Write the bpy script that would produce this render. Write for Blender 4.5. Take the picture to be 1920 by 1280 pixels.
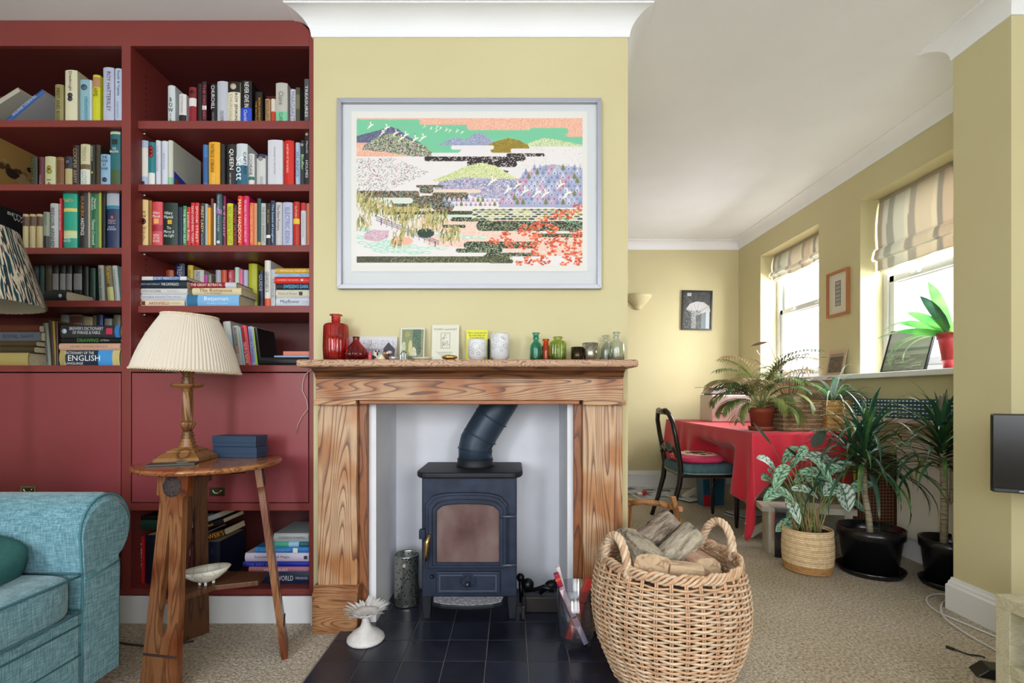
import bpy, math, random
import numpy as np
from math import sin, cos, pi, radians, sqrt, atan2, tan
from mathutils import Vector, Matrix, Euler
R = random.Random(7)
sc = bpy.context.scene
COL = sc.collection
for o in list(bpy.data.objects): bpy.data.objects.remove(o)

# ------------------------------------------------------------- camera, world, lights, exposure
EYE = 0.995; FPX = 900.0
cd = bpy.data.cameras.new('camera'); cam = bpy.data.objects.new('camera', cd); COL.objects.link(cam)
cam.location = (0, 0, EYE); cam.rotation_euler = (radians(90), 0, 0)
cd.sensor_width = 36; cd.lens = 36*FPX/1920; cd.shift_y = 100/1920; cd.clip_start = 0.05
sc.camera = cam
vs = sc.view_settings
vs.view_transform = 'Standard'; vs.look = 'None'; vs.gamma = 1; vs.use_curve_mapping = False
vs.exposure = 0.0
world = bpy.data.worlds.new('world'); sc.world = world; world.use_nodes = True
bg = world.node_tree.nodes['Background']; bg.inputs[0].default_value = (0.93, 0.97, 1, 1); bg.inputs[1].default_value = 4.2

def area(name, loc, target, sx, sy, energy, color=(1, 1, 1)):
    l = bpy.data.lights.new(name, 'AREA'); l.shape = 'RECTANGLE'; l.size = sx; l.size_y = sy
    l.energy = energy; l.color = color
    o = bpy.data.objects.new(name, l); COL.objects.link(o); o.location = loc
    o.rotation_euler = (Vector(target)-Vector(loc)).to_track_quat('-Z', 'Y').to_euler()
    return o
# daylight through the bay window behind the camera (left, middle and right lights of the bay)
area('daylight_bay_left', (-1.9, -2.15, 1.62), (-0.6, 2.1, 1.40), 0.5, 1.3, 42, (0.93, 0.96, 1))
area('daylight_bay_middle', (-0.2, -2.35, 1.65), (0, 2.1, 1.6), 1.1, 1.5, 8, (0.95, 0.97, 1))
area('daylight_bay_right', (1.5, -2.15, 1.62), (0.2, 2.1, 1.4), 0.6, 1.3, 30, (0.97, 0.98, 1))
# daylight through the two dining windows
area('daylight_window_near', (3.0, 2.90, 1.95), (0.9, 3.3, 0.6), 0.85, 1.1, 150, (1, 0.99, 0.97))
area('daylight_window_far', (3.0, 4.25, 1.95), (0.9, 4.3, 0.7), 0.85, 1.1, 125, (1, 0.99, 0.97))

# ------------------------------------------------------------- helpers
def P(px, py, d):
    return Vector(((px-960)/FPX*d, d, EYE+(740-py)/FPX*d))
def PX(px, d): return (px-960)/FPX*d
def PZ(py, d): return EYE+(740-py)/FPX*d
def lin(c):
    if isinstance(c, str):
        c = tuple(int(c[i:i+2], 16) for i in (0, 2, 4))
    return tuple(((x/255)/12.92 if x/255 <= 0.04045 else ((x/255+0.055)/1.055)**2.4) for x in c[:3])+(1,)
_m = {}
def newmat(name):
    m = bpy.data.materials.new(name); m.use_nodes = True
    nt = m.node_tree; b = nt.nodes['Principled BSDF']
    return m, nt, b
def N(nt, typ, **kw):
    n = nt.nodes.new(typ)
    for k, v in kw.items():
        if k in n.inputs: n.inputs[k].default_value = v
        else: setattr(n, k, v)
    return n
def coords(nt, scale=(1, 1, 1), rot=(0, 0, 0)):
    t = nt.nodes.new('ShaderNodeTexCoord'); mp = nt.nodes.new('ShaderNodeMapping')
    mp.inputs['Scale'].default_value = scale; mp.inputs['Rotation'].default_value = rot
    nt.links.new(t.outputs['Object'], mp.inputs['Vector']); return mp.outputs['Vector']
def ramp(nt, fac, stops, interp='LINEAR'):
    r = nt.nodes.new('ShaderNodeValToRGB'); r.color_ramp.interpolation = interp
    e = r.color_ramp.elements
    while len(e) < len(stops): e.new(0.5)
    for i, (p, c) in enumerate(stops): e[i].position = p; e[i].color = lin(c)
    nt.links.new(fac, r.inputs['Fac']); return r.outputs['Color']
def bump(nt, b, height, strength=0.3, dist=0.01):
    n = nt.nodes.new('ShaderNodeBump'); n.inputs['Strength'].default_value = strength; n.inputs['Distance'].default_value = dist
    nt.links.new(height, n.inputs['Height']); nt.links.new(n.outputs['Normal'], b.inputs['Normal'])
def M(color, rough=0.6, metal=0.0, spec=0.5, vary=0.0, scale=8, bmp=0.0):
    key = (str(color), rough, metal, spec, vary, scale, bmp)
    if key in _m: return _m[key]
    m, nt, b = newmat('paint_'+str(len(_m)))
    b.inputs['Base Color'].default_value = lin(color); b.inputs['Roughness'].default_value = rough
    b.inputs['Metallic'].default_value = metal; b.inputs['Specular IOR Level'].default_value = spec
    if vary or bmp:
        n = N(nt, 'ShaderNodeTexNoise', Scale=scale, Detail=4.0); nt.links.new(coords(nt), n.inputs['Vector'])
        if vary:
            c = lin(color)[:3]
            mx = nt.nodes.new('ShaderNodeValToRGB'); e = mx.color_ramp.elements
            e[0].position = .3; e[1].position = .7
            e[0].color = tuple(max(0, x*(1-vary)) for x in c)+(1,); e[1].color = tuple(min(1, x*(1+vary)) for x in c)+(1,)
            nt.links.new(n.outputs['Fac'], mx.inputs['Fac']); nt.links.new(mx.outputs['Color'], b.inputs['Base Color'])
        if bmp: bump(nt, b, n.outputs['Fac'], bmp, 0.01)
    _m[key] = m; return m
def wood(name, light, dark, stretch, lines=12, rough=0.45, warp=0.0, patch=None, low=0.55, bscale=1.0):
    """contours of a stretched noise give cathedral grain; stretch = object-space frequencies"""
    if name in _m: return _m[name]
    m, nt, b = newmat(name); b.inputs['Roughness'].default_value = rough
    v = coords(nt, stretch)
    n = N(nt, 'ShaderNodeTexNoise', Scale=bscale, Detail=1.0); nt.links.new(v, n.inputs['Vector'])
    mu = N(nt, 'ShaderNodeMath', operation='MULTIPLY'); mu.inputs[1].default_value = lines; nt.links.new(n.outputs['Fac'], mu.inputs[0])
    fr = N(nt, 'ShaderNodeMath', operation='FRACT'); nt.links.new(mu.outputs[0], fr.inputs[0])
    grain = ramp(nt, fr.outputs[0], [(0, light), (low, light), (0.93, dark), (1, light)])
    fine = N(nt, 'ShaderNodeTexNoise', Scale=14.0, Detail=5.0); nt.links.new(v, fine.inputs['Vector'])
    fc = ramp(nt, fine.outputs['Fac'], [(0.3, (215, 215, 215)), (0.7, (255, 255, 255))])
    mix = N(nt, 'ShaderNodeMix', data_type='RGBA', blend_type='MULTIPLY'); mix.inputs[0].default_value = 0.8
    nt.links.new(grain, mix.inputs[6]); nt.links.new(fc, mix.inputs[7]); out = mix.outputs[2]
    if patch:
        pn = N(nt, 'ShaderNodeTexNoise', Scale=5.0, Detail=2.0); nt.links.new(coords(nt), pn.inputs['Vector'])
        pf = ramp(nt, pn.outputs['Fac'], [(0.45, (0, 0, 0)), (0.62, (255, 255, 255))])
        m2 = N(nt, 'ShaderNodeMix', data_type='RGBA'); m2.blend_type = 'MULTIPLY'
        nt.links.new(pf, m2.inputs[0]); nt.links.new(out, m2.inputs[6]); m2.inputs[7].default_value = lin(patch); out = m2.outputs[2]
    nt.links.new(out, b.inputs['Base Color']); bump(nt, b, fr.outputs[0], 0.12, 0.002)
    _m[name] = m; return m
def glass(name, color, rough=0.02, ior=1.45):
    if name in _m: return _m[name]
    m, nt, b = newmat(name)
    b.inputs['Base Color'].default_value = lin(color); b.inputs['Roughness'].default_value = rough
    b.inputs['Transmission Weight'].default_value = 1.0; b.inputs['IOR'].default_value = ior
    _m[name] = m; return m
def thin_glass(name, tint=(255, 255, 255), refl=0.08, rough=0.03, edge=0.45):
    if name in _m: return _m[name]
    m, nt, b = newmat(name); nt.nodes.remove(b)
    out = nt.nodes['Material Output']; t = N(nt, 'ShaderNodeBsdfTransparent'); t.inputs[0].default_value = lin(tint)
    g = N(nt, 'ShaderNodeBsdfGlossy'); g.inputs['Roughness'].default_value = rough
    lw = N(nt, 'ShaderNodeLayerWeight', Blend=0.25); ad = N(nt, 'ShaderNodeMath', operation='MULTIPLY_ADD')
    pw = N(nt, 'ShaderNodeMath', operation='POWER'); pw.inputs[1].default_value = 3.0; nt.links.new(lw.outputs['Facing'], pw.inputs[0]); nt.links.new(pw.outputs[0], ad.inputs[0]); ad.inputs[1].default_value = edge; ad.inputs[2].default_value = refl*0.5
    mx = N(nt, 'ShaderNodeMixShader'); nt.links.new(ad.outputs[0], mx.inputs[0])
    nt.links.new(t.outputs[0], mx.inputs[1]); nt.links.new(g.outputs[0], mx.inputs[2]); nt.links.new(mx.outputs[0], out.inputs[0])
    _m[name] = m; return m
def vcol(rough=0.7, trans=0.0):
    key = ('vcol', rough, trans)
    if key in _m: return _m[key]
    m, nt, b = newmat('print_%d' % len(_m)); a = nt.nodes.new('ShaderNodeAttribute'); a.attribute_name = 'col'
    nt.links.new(a.outputs['Color'], b.inputs['Base Color']); b.inputs['Roughness'].default_value = rough
    if trans:
        tr = N(nt, 'ShaderNodeBsdfTranslucent'); nt.links.new(a.outputs['Color'], tr.inputs[0])
        mx = N(nt, 'ShaderNodeMixShader'); mx.inputs[0].default_value = trans
        nt.links.new(b.outputs[0], mx.inputs[1]); nt.links.new(tr.outputs[0], mx.inputs[2])
        nt.links.new(mx.outputs[0], nt.nodes['Material Output'].inputs[0])
    _m[key] = m; return m
def leafmat(c, c2=None, trans=0.25, rough=0.4):
    key = ('leaf', str(c), str(c2), trans)
    if key in _m: return _m[key]
    m, nt, b = newmat('leaf_%d' % len(_m)); b.inputs['Roughness'].default_value = rough
    n = N(nt, 'ShaderNodeTexNoise', Scale=9.0, Detail=2.0); nt.links.new(coords(nt), n.inputs['Vector'])
    col = ramp(nt, n.outputs['Fac'], [(0.35, c), (0.65, c2 or c)]); nt.links.new(col, b.inputs['Base Color'])
    tr = N(nt, 'ShaderNodeBsdfTranslucent'); nt.links.new(col, tr.inputs[0])
    mx = N(nt, 'ShaderNodeMixShader'); mx.inputs[0].default_value = trans
    nt.links.new(b.outputs[0], mx.inputs[1]); nt.links.new(tr.outputs[0], mx.inputs[2])
    nt.links.new(mx.outputs[0], nt.nodes['Material Output'].inputs[0])
    _m[key] = m; return m

def barkmat(name, c1, c2, c3, sc_):
    m, nt, b = newmat(name); b.inputs['Roughness'].default_value = .95
    n = N(nt, 'ShaderNodeTexNoise', Scale=1.0, Detail=6.0, Roughness=.65, Distortion=.4); nt.links.new(coords(nt, sc_), n.inputs['Vector'])
    nt.links.new(ramp(nt, n.outputs['Fac'], [(.34, c3), (.46, c1), (.6, c2), (.7, c1)]), b.inputs['Base Color']); bump(nt, b, n.outputs['Fac'], 1.0, .012); return m
def clampp(pts, x1=9, y0=-9):
    return [Vector((min(p[0], x1), max(p[1], y0), p[2])) for p in pts]
def link(name, me, mat, parent=None):
    o = bpy.data.objects.new(name, me); COL.objects.link(o)
    if mat is not None: me.materials.append(mat)
    if parent is not None: o.parent = parent
    return o
class MB:
    def __init__(s): s.v = []; s.f = []; s.sm = []
    def add(s, vs, fs, smooth=False, mtx=None):
        k = len(s.v)
        s.v += [tuple(mtx @ Vector(v)) if mtx is not None else tuple(v) for v in vs]
        s.f += [tuple(i+k for i in f) for f in fs]; s.sm += [smooth]*len(fs); return s
    def box(s, x0, x1, y0, y1, z0, z1, mtx=None):
        v = [(x, y, z) for x in (x0, x1) for y in (y0, y1) for z in (z0, z1)]
        f = [(0, 1, 3, 2), (4, 6, 7, 5), (0, 4, 5, 1), (2, 3, 7, 6), (0, 2, 6, 4), (1, 5, 7, 3)]
        return s.add(v, f, False, mtx)
    def tube(s, pts, rad, n=8, caps=True, closed=False, mtx=None):
        pts = [Vector(p) for p in pts]; m = len(pts)
        if not hasattr(rad, '__len__'): rad = [rad]*m
        vs = []; prev = None
        for i, p in enumerate(pts):
            a = pts[(i-1) % m] if (closed or i > 0) else p
            b = pts[(i+1) % m] if (closed or i < m-1) else p
            t = (b-a).normalized() if (b-a).length > 1e-9 else Vector((0, 0, 1))
            if prev is None:
                u = t.cross(Vector((0, 0, 1)))
                if u.length < 1e-3: u = t.cross(Vector((1, 0, 0)))
            else:
                u = prev - t*prev.dot(t)
                if u.length < 1e-6: u = t.cross(Vector((0, 0, 1)))
            u.normalize(); w = t.cross(u); prev = u
            for k in range(n):
                an = 2*pi*k/n; vs.append(p+(u*cos(an)+w*sin(an))*rad[i])
        fs = []
        for i in range(m if closed else m-1):
            j = (i+1) % m
            for k in range(n):
                l = (k+1) % n; fs.append((i*n+k, i*n+l, j*n+l, j*n+k))
        if caps and not closed:
            fs.append(tuple(range(n-1, -1, -1))); fs.append(tuple((m-1)*n+k for k in range(n)))
        return s.add(vs, fs, True, mtx)
    def lathe(s, prof, n=32, c=(0, 0, 0), mtx=None, flute=0.0, nf=16, twist=0, z0=0, z1=9, smooth=True, sx=1, sy=1):
        vs = []
        for r, z in prof:
            for k in range(n):
                a = 2*pi*k/n; rr = r
                if flute and z0 <= z <= z1: rr = r*(1+flute*cos(nf*(a+twist*z)))
                vs.append((c[0]+rr*cos(a)*sx, c[1]+rr*sin(a)*sy, c[2]+z))
        fs = []
        for i in range(len(prof)-1):
            for k in range(n):
                l = (k+1) % n; fs.append((i*n+k, i*n+l, (i+1)*n+l, (i+1)*n+k))
        if prof[0][0] > 1e-5: fs.append(tuple(range(n-1, -1, -1)))
        if prof[-1][0] > 1e-5: fs.append(tuple((len(prof)-1)*n+k for k in range(n)))
        return s.add(vs, fs, smooth, mtx)
    def prism(s, poly, a0, a1, axis='y', mtx=None, smooth=False):
        """poly in the plane normal to axis: y->(x,z), x->(y,z), z->(x,y)"""
        def mk(p, a): return {'y': (p[0], a, p[1]), 'x': (a, p[0], p[1]), 'z': (p[0], p[1], a)}[axis]
        n = len(poly); vs = [mk(p, a0) for p in poly]+[mk(p, a1) for p in poly]
        fs = [tuple(range(n)), tuple(range(2*n-1, n-1, -1))]
        fs += [(i, n+i, n+(i+1) % n, (i+1) % n) for i in range(n)]
        k = len(s.f); s.add(vs, fs, False, mtx)
        if smooth: s.sm[k+2:] = [True]*n
        return s
    def ring(s, outer, inner, a0, a1, axis='y', mtx=None, closed=True):
        def mk(p, a): return {'y': (p[0], a, p[1]), 'x': (a, p[0], p[1]), 'z': (p[0], p[1], a)}[axis]
        n = len(outer)
        vs = [mk(p, a0) for p in outer]+[mk(p, a0) for p in inner]+[mk(p, a1) for p in outer]+[mk(p, a1) for p in inner]
        fs = []
        for i in range(n if closed else n-1):
            j = (i+1) % n
            fs += [(i, j, n+j, n+i), (2*n+i, 3*n+i, 3*n+j, 2*n+j), (i, 2*n+i, 2*n+j, j), (n+i, n+j, 3*n+j, 3*n+i)]
        return s.add(vs, fs, False, mtx)
    def ball(s, c, r, n=14, m=8, sc=(1, 1, 1), pw=1.0, mtx=None):
        def sp(x): return math.copysign(abs(x)**pw, x)
        vs = []; fs = []
        for i in range(m+1):
            t = -pi/2+pi*i/m
            for k in range(n):
                a = 2*pi*k/n
                vs.append((c[0]+r*sc[0]*sp(cos(t))*sp(cos(a)), c[1]+r*sc[1]*sp(cos(t))*sp(sin(a)), c[2]+r*sc[2]*sp(sin(t))))
        for i in range(m):
            for k in range(n):
                l = (k+1) % n; fs.append((i*n+k, i*n+l, (i+1)*n+l, (i+1)*n+k))
        return s.add(vs, fs, True, mtx)
    def blade(s, pts, wid, side=None, fold=0.0, mtx=None):
        pts = [Vector(p) for p in pts]; vs = []; n = len(pts)
        for i, p in enumerate(pts):
            t = (pts[min(i+1, n-1)]-pts[max(i-1, 0)]).normalized()
            sd = Vector(side) if side is not None else t.cross(Vector((0, 0, 1)))
            sd = sd-t*sd.dot(t)
            if sd.length < 1e-5: sd = Vector((1, 0, 0))
            sd.normalize(); up = sd.cross(t); w = wid[i] if hasattr(wid, '__len__') else wid
            vs += [p-sd*w/2+up*fold*w, p, p+sd*w/2+up*fold*w]
        fs = []
        for i in range(n-1):
            a = 3*i; fs += [(a, a+1, a+4, a+3), (a+1, a+2, a+5, a+4)]
        return s.add(vs, fs, True, mtx)
    def build(s, name, mat, parent=None, bevel=0.0, seg=2, sub=0):
        me = bpy.data.meshes.new(name); me.from_pydata(s.v, [], s.f); me.update()
        me.polygons.foreach_set('use_smooth', s.sm)
        o = link(name, me, mat, parent)
        if bevel:
            b = o.modifiers.new('bevel', 'BEVEL'); b.width = bevel; b.segments = seg; b.limit_method = 'ANGLE'; b.angle_limit = radians(40)
        if sub:
            b = o.modifiers.new('sub', 'SUBSURF'); b.levels = sub; b.render_levels = sub
        return o
def T4(loc=(0, 0, 0), rot=(0, 0, 0)):
    return Matrix.Translation(loc) @ Euler(rot).to_matrix().to_4x4()
def thing(name, label, cat, loc=(0, 0, 0), rot=(0, 0, 0), group=None):
    o = bpy.data.objects.new(name, None); COL.objects.link(o); o.empty_display_size = 0.05
    o.location = loc; o.rotation_euler = rot; o['label'] = label; o['category'] = cat
    if group: o['group'] = group
    return o
def tag(o, label, cat, group=None):
    o['label'] = label; o['category'] = cat
    if group: o['group'] = group
    return o
def struct(o): o['kind'] = 'structure'; return o

# flat prints: a small painter whose pixels become vertex colours of a fine grid
class Cv:
    def __init__(s, x0, y0, x1, y1, k, bgc):
        s.x0, s.y0, s.k = x0, y0, k; s.W = int((x1-x0)*k); s.H = int((y1-y0)*k)
        s.a = np.zeros((s.H, s.W, 3)); s.a[:] = bgc
        yy, xx = np.mgrid[0:s.H, 0:s.W]; s.X = xx/k+x0; s.Y = yy/k+y0; s.rng = np.random.RandomState(3)
    def m_poly(s, pts):
        m = np.zeros((s.H, s.W), bool); n = len(pts)
        for i in range(n):
            xa, ya = pts[i]; xb, yb = pts[(i+1) % n]
            if ya == yb: continue
            c = ((s.Y >= min(ya, yb)) & (s.Y < max(ya, yb))); xi = xa+(s.Y-ya)*(xb-xa)/(yb-ya); m ^= c & (s.X < xi)
        return m
    def m_band(s, x0, x1, y0, y1):
        r = (y1-y0)/2; cy = (y0+y1)/2
        dx = np.maximum(np.maximum(x0+r-s.X, s.X-(x1-r)), 0)
        return (dx**2+(s.Y-cy)**2) <= r*r
    def m_rect(s, x0, x1, y0, y1): return (s.X >= x0) & (s.X < x1) & (s.Y >= y0) & (s.Y < y1)
    def m_ell(s, cx, cy, rx, ry): return ((s.X-cx)/rx)**2+((s.Y-cy)/ry)**2 <= 1
    def fill(s, m, c): s.a[m] = c
    def speck(s, m, cols, dens, size=1):
        for c in cols:
            q = s.rng.rand(s.H, s.W) < dens
            if size > 1:
                for _ in range(size-1): q = q | np.roll(q, 1, 0) if _ % 2 else q | np.roll(q, 1, 1)
            s.a[m & q] = c
    def line(s, x0, y0, x1, y1, w, c):
        L = max(((x1-x0)**2+(y1-y0)**2), 1e-6); t = np.clip(((s.X-x0)*(x1-x0)+(s.Y-y0)*(y1-y0))/L, 0, 1)
        s.a[((s.X-x0-t*(x1-x0))**2+(s.Y-y0-t*(y1-y0))**2) <= (w/2)**2] = c
def print_mesh(name, cv, w, h, mtx, parent=None, rough=0.6):
    """grid in the local xz plane facing -y, centred on x, bottom at z=0"""
    H, W = cv.H, cv.W
    xs = np.linspace(-w/2, w/2, W); zs = np.linspace(h, 0, H); X, Z = np.meshgrid(xs, zs)
    co = np.stack([X.ravel(), np.zeros(W*H), Z.ravel()], 1)
    Mx = np.array(mtx); co = co @ Mx[:3, :3].T + Mx[:3, 3]
    idx = np.arange(W*H).reshape(H, W)
    q = np.stack([idx[1:, :-1], idx[1:, 1:], idx[:-1, 1:], idx[:-1, :-1]], -1).reshape(-1, 4)
    me = bpy.data.meshes.new(name); me.vertices.add(W*H); me.vertices.foreach_set('co', co.ravel())
    me.loops.add(q.size); me.loops.foreach_set('vertex_index', q.ravel().astype(np.int32))
    me.polygons.add(len(q)); me.polygons.foreach_set('loop_start', np.arange(0, q.size, 4, dtype=np.int32))
    me.update(); me.validate()
    c = np.clip(cv.a.reshape(-1, 3)/255, 0, 1); c = np.where(c <= .04045, c/12.92, ((c+.055)/1.055)**2.4)
    at = me.color_attributes.new('col', 'FLOAT_COLOR', 'POINT')
    at.data.foreach_set('color', np.concatenate([c, np.ones((len(c), 1))], 1).ravel())
    return link(name, me, vcol(rough), parent)

# lettering is queued and turned into meshes once, at the end
TXT = []
FRONT = Matrix(((1, 0, 0, 0), (0, 0, -1, 0), (0, 1, 0, 0), (0, 0, 0, 1)))       # text plane -> faces -y
DOWN = FRONT @ Matrix.Rotation(-pi/2, 4, 'Z')                                     # reads downwards
def text(body, parent, loc, w, h, color, frame=FRONT, name='lettering', bold=0.0, stretch=1.6, al='c'):
    TXT.append((body, parent, Matrix.Translation(loc) @ frame, w, h, color, name, bold, stretch))
def flush_text():
    objs = []
    for body, *_ in TXT:
        c = bpy.data.curves.new('t', 'FONT'); c.body = body; c.resolution_u = 2; c.space_line = 0.9
        c.align_x = 'CENTER'; o = bpy.data.objects.new('t', c); COL.objects.link(o); objs.append(o)
    dg = bpy.context.evaluated_depsgraph_get(); dg.update()
    for o, (body, parent, mx, w, h, color, name, bold, stretch) in zip(objs, TXT):
        me = bpy.data.meshes.new_from_object(o.evaluated_get(dg))
        n = len(me.vertices)
        if n:
            co = np.empty(n*3); me.vertices.foreach_get('co', co); co = co.reshape(-1, 3)
            lo, hi = co.min(0), co.max(0); sz = np.maximum(hi-lo, 1e-6)
            sx, sy = w/sz[0], h/sz[1]; s = min(sx, sy); sx = min(sx, s*stretch); sy = min(sy, s*stretch)
            co = (co-(lo+hi)/2)*np.array([sx, sy, 0])
            A = np.array(mx); co = co @ A[:3, :3].T + A[:3, 3]
            me.vertices.foreach_set('co', co.ravel()); me.update(); me.materials.clear()
            link(name, me, M(color, 0.5), parent)
        cu = o.data; bpy.data.objects.remove(o); bpy.data.curves.remove(cu)
# ------------------------------------------------------------- structure
CEIL = 2.635
def wallmat():
    m, nt, b = newmat('yellow_plaster'); b.inputs['Roughness'].default_value = 0.75
    n = N(nt, 'ShaderNodeTexNoise', Scale=1.6, Detail=3.0); nt.links.new(coords(nt), n.inputs['Vector'])
    nt.links.new(ramp(nt, n.outputs['Fac'], [(0.3, (201, 191, 149)), (0.7, (206, 198, 158))]), b.inputs['Base Color'])
    n2 = N(nt, 'ShaderNodeTexNoise', Scale=60.0, Detail=3.0); nt.links.new(coords(nt), n2.inputs['Vector'])
    bump(nt, b, n2.outputs['Fac'], 0.08, 0.003); return m
YEL = wallmat()
WHT = M((238, 240, 246), 0.6, vary=0.02, scale=3)
GLOSSW = M((226, 228, 232), 0.3)
PLAS = M((226, 228, 236), 0.7, vary=0.05, scale=5, bmp=0.15)
def carpet():
    m, nt, b = newmat('berber_carpet'); b.inputs['Roughness'].default_value = 0.95; b.inputs['Specular IOR Level'].default_value = 0.1
    v = N(nt, 'ShaderNodeTexVoronoi', Scale=170.0); nt.links.new(coords(nt), v.inputs['Vector'])
    n = N(nt, 'ShaderNodeTexNoise', Scale=90.0, Detail=4.0); nt.links.new(coords(nt), n.inputs['Vector'])
    big = N(nt, 'ShaderNodeTexNoise', Scale=2.0, Detail=2.0); nt.links.new(coords(nt), big.inputs['Vector'])
    c1 = ramp(nt, n.outputs['Fac'], [(0.3, (166, 154, 138)), (0.48, (212, 202, 186)), (0.7, (244, 238, 226))])
    c2 = ramp(nt, v.outputs['Distance'], [(0.0, (255, 255, 255)), (0.7, (214, 211, 208))])
    c3 = ramp(nt, big.outputs['Fac'], [(0.3, (232, 226, 216)), (0.7, (255, 255, 255))])
    a = N(nt, 'ShaderNodeMix', data_type='RGBA', blend_type='MULTIPLY'); a.inputs[0].default_value = 1
    nt.links.new(c1, a.inputs[6]); nt.links.new(c2, a.inputs[7])
    a2 = N(nt, 'ShaderNodeMix', data_type='RGBA', blend_type='MULTIPLY'); a2.inputs[0].default_value = 1
    nt.links.new(a.outputs[2], a2.inputs[6]); nt.links.new(c3, a2.inputs[7])
    nt.links.new(a2.outputs[2], b.inputs['Base Color']); bump(nt, b, v.outputs['Distance'], 0.9, 0.004); return m
YB = 5.145; XR = 2.43; XL = -2.75; YF = -2.2
BX0, BX1, BY = -0.864, 0.504, 2.09          # chimney breast
RX0, RX1, RY = -0.59, 0.24, 2.447           # fireplace recess
mb = MB(); mb.box(XL-.2, XR+.3, YF-1.2, YB+.2, -0.1, 0.0); struct(mb.build('floor', carpet()))
mb = MB(); mb.box(XL-.2, XR+.3, YF-1.2, YB+.2, CEIL, CEIL+.1); struct(mb.build('ceiling', WHT))
mb = MB(); mb.box(XL-.2, XR+.3, YB, YB+.2, 0, CEIL); struct(mb.build('wall_back', YEL))
mb = MB(); mb.box(XL-.2, XL, YF-1.2, YB, 0, CEIL); struct(mb.build('wall_left', YEL))
# wall with the two dining windows
W1, W2 = (2.46, 3.349), (3.803, 4.693); WZ0, WZ1 = 1.105, 2.352; XO = 2.70
mb = MB(); mb.box(XR, XO, YF, YB, 0, WZ0); mb.box(XR, XO, YF, YB, WZ1, CEIL)
mb.box(XR, XO, YF, W1[0], WZ0, WZ1); mb.box(XR, XO, W1[1], W2[0], WZ0, WZ1); mb.box(XR, XO, W2[1], YB, WZ0, WZ1)
struct(mb.build('wall_right', YEL))
mb = MB(); mb.box(2.045, XR, 1.966, 2.224, 0, CEIL); struct(mb.build('wall_pier', YEL))
# chimney breast and the wall between the rooms
mb = MB(); mb.box(BX0, RX0-.012, BY, 2.72, 0, CEIL); mb.box(RX1+.012, BX1, BY, 2.72, 0, CEIL)
mb.box(RX0-.012, RX1+.012, BY, 2.72, 1.10, CEIL); mb.box(RX0-.012, RX1+.012, RY+.012, 2.72, 0, 1.10)
mb.box(XL, BX0, 2.47, 2.72, 0, CEIL); struct(mb.build('wall_chimney', YEL))
mb = MB(); mb.box(RX0-.012, RX0, BY, RY, 0, 1.10); mb.box(RX1, RX1+.012, BY, RY, 0, 1.10); mb.box(RX0-.012, RX1+.012, RY, RY+.012, 0, 1.10)
mb.box(RX0-.012, RX1+.012, BY, RY+.012, 1.09, 1.10)
mb.box(-0.70, RX0, BY-.006, BY+.001, 0, 1.0); mb.box(RX1, .34, BY-.006, BY+.001, 0, 1.0)
struct(mb.build('wall_recess', PLAS))
# wall behind the camera with the bay window openings
mb = MB(); mb.box(XL, XR, YF-.2, YF, 0, .55); mb.box(XL, XR, YF-.2, YF, 2.42, CEIL)
mb.box(XL, -2.4, YF-.2, YF, .55, 2.42); mb.box(2.1, XR, YF-.2, YF, .55, 2.42)
struct(mb.build('wall_front', YEL))
# coving
def sweep(path, prof, side=1):
    """path of (x,y); profile of (offset from wall, z); side = +1 offsets to the left of travel"""
    n = len(path); offs = []
    nr = []
    for i in range(n-1):
        dx, dy = path[i+1][0]-path[i][0], path[i+1][1]-path[i][1]; L = sqrt(dx*dx+dy*dy); nr.append((-dy/L*side, dx/L*side))
    for i in range(n):
        if i == 0: offs.append(nr[0])
        elif i == n-1: offs.append(nr[-1])
        else:
            a, b = nr[i-1], nr[i]; k = 1+a[0]*b[0]+a[1]*b[1]; offs.append(((a[0]+b[0])/k, (a[1]+b[1])/k))
    m = len(prof); vs = []
    for (x, y), (ox, oy) in zip(path, offs):
        for p, z in prof: vs.append((x+ox*p, y+oy*p, z))
    fs = [(i*m+j, i*m+j+1, (i+1)*m+j+1, (i+1)*m+j) for i in range(n-1) for j in range(m-1)]
    return MB().add(vs, fs)
cp = [(0, CEIL-.087), (.006, CEIL-.087)]
for i in range(13):
    t = radians(90*i/12); cp.append((.088-.08*cos(t), CEIL-.083+.077*sin(t)))
cp += [(.09, CEIL-.005), (.09, CEIL)]
struct(sweep([(BX0, 2.11), (BX0, BY), (BX1, BY), (BX1, 2.72), (XL, 2.72)], cp, -1).build('trim_1', WHT))
struct(sweep([(XL, YB), (XR, YB), (XR, 2.224), (2.045, 2.224), (2.045, 1.966), (XR, 1.966), (XR, YF)], cp, -1).build('trim_2', WHT))
# skirting boards
def skp(h): return [(0, h), (.006, h), (.008, h-.012), (.013, h-.02), (.014, h-.03), (.02, h-.038), (.02, 0)]
struct(sweep([(XL, YB), (XR, YB), (XR, 4.5)], skp(.185), -1).build('baseboard_back', GLOSSW))
struct(sweep([(XR, 4.5), (XR, 2.224), (2.045, 2.224), (2.045, 1.966), (XR, 1.966), (XR, YF)], skp(.15), -1).build('baseboard_right', GLOSSW))
struct(MB().box(XL, BX0-.005, 2.088, 2.1, 0, .118).build('baseboard_bookcase', GLOSSW, bevel=.002))
struct(MB().box(BX0-.004, -.812, 2.066, 2.089, 0, .121).build('baseboard_chimney', GLOSSW, bevel=.002))
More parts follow.
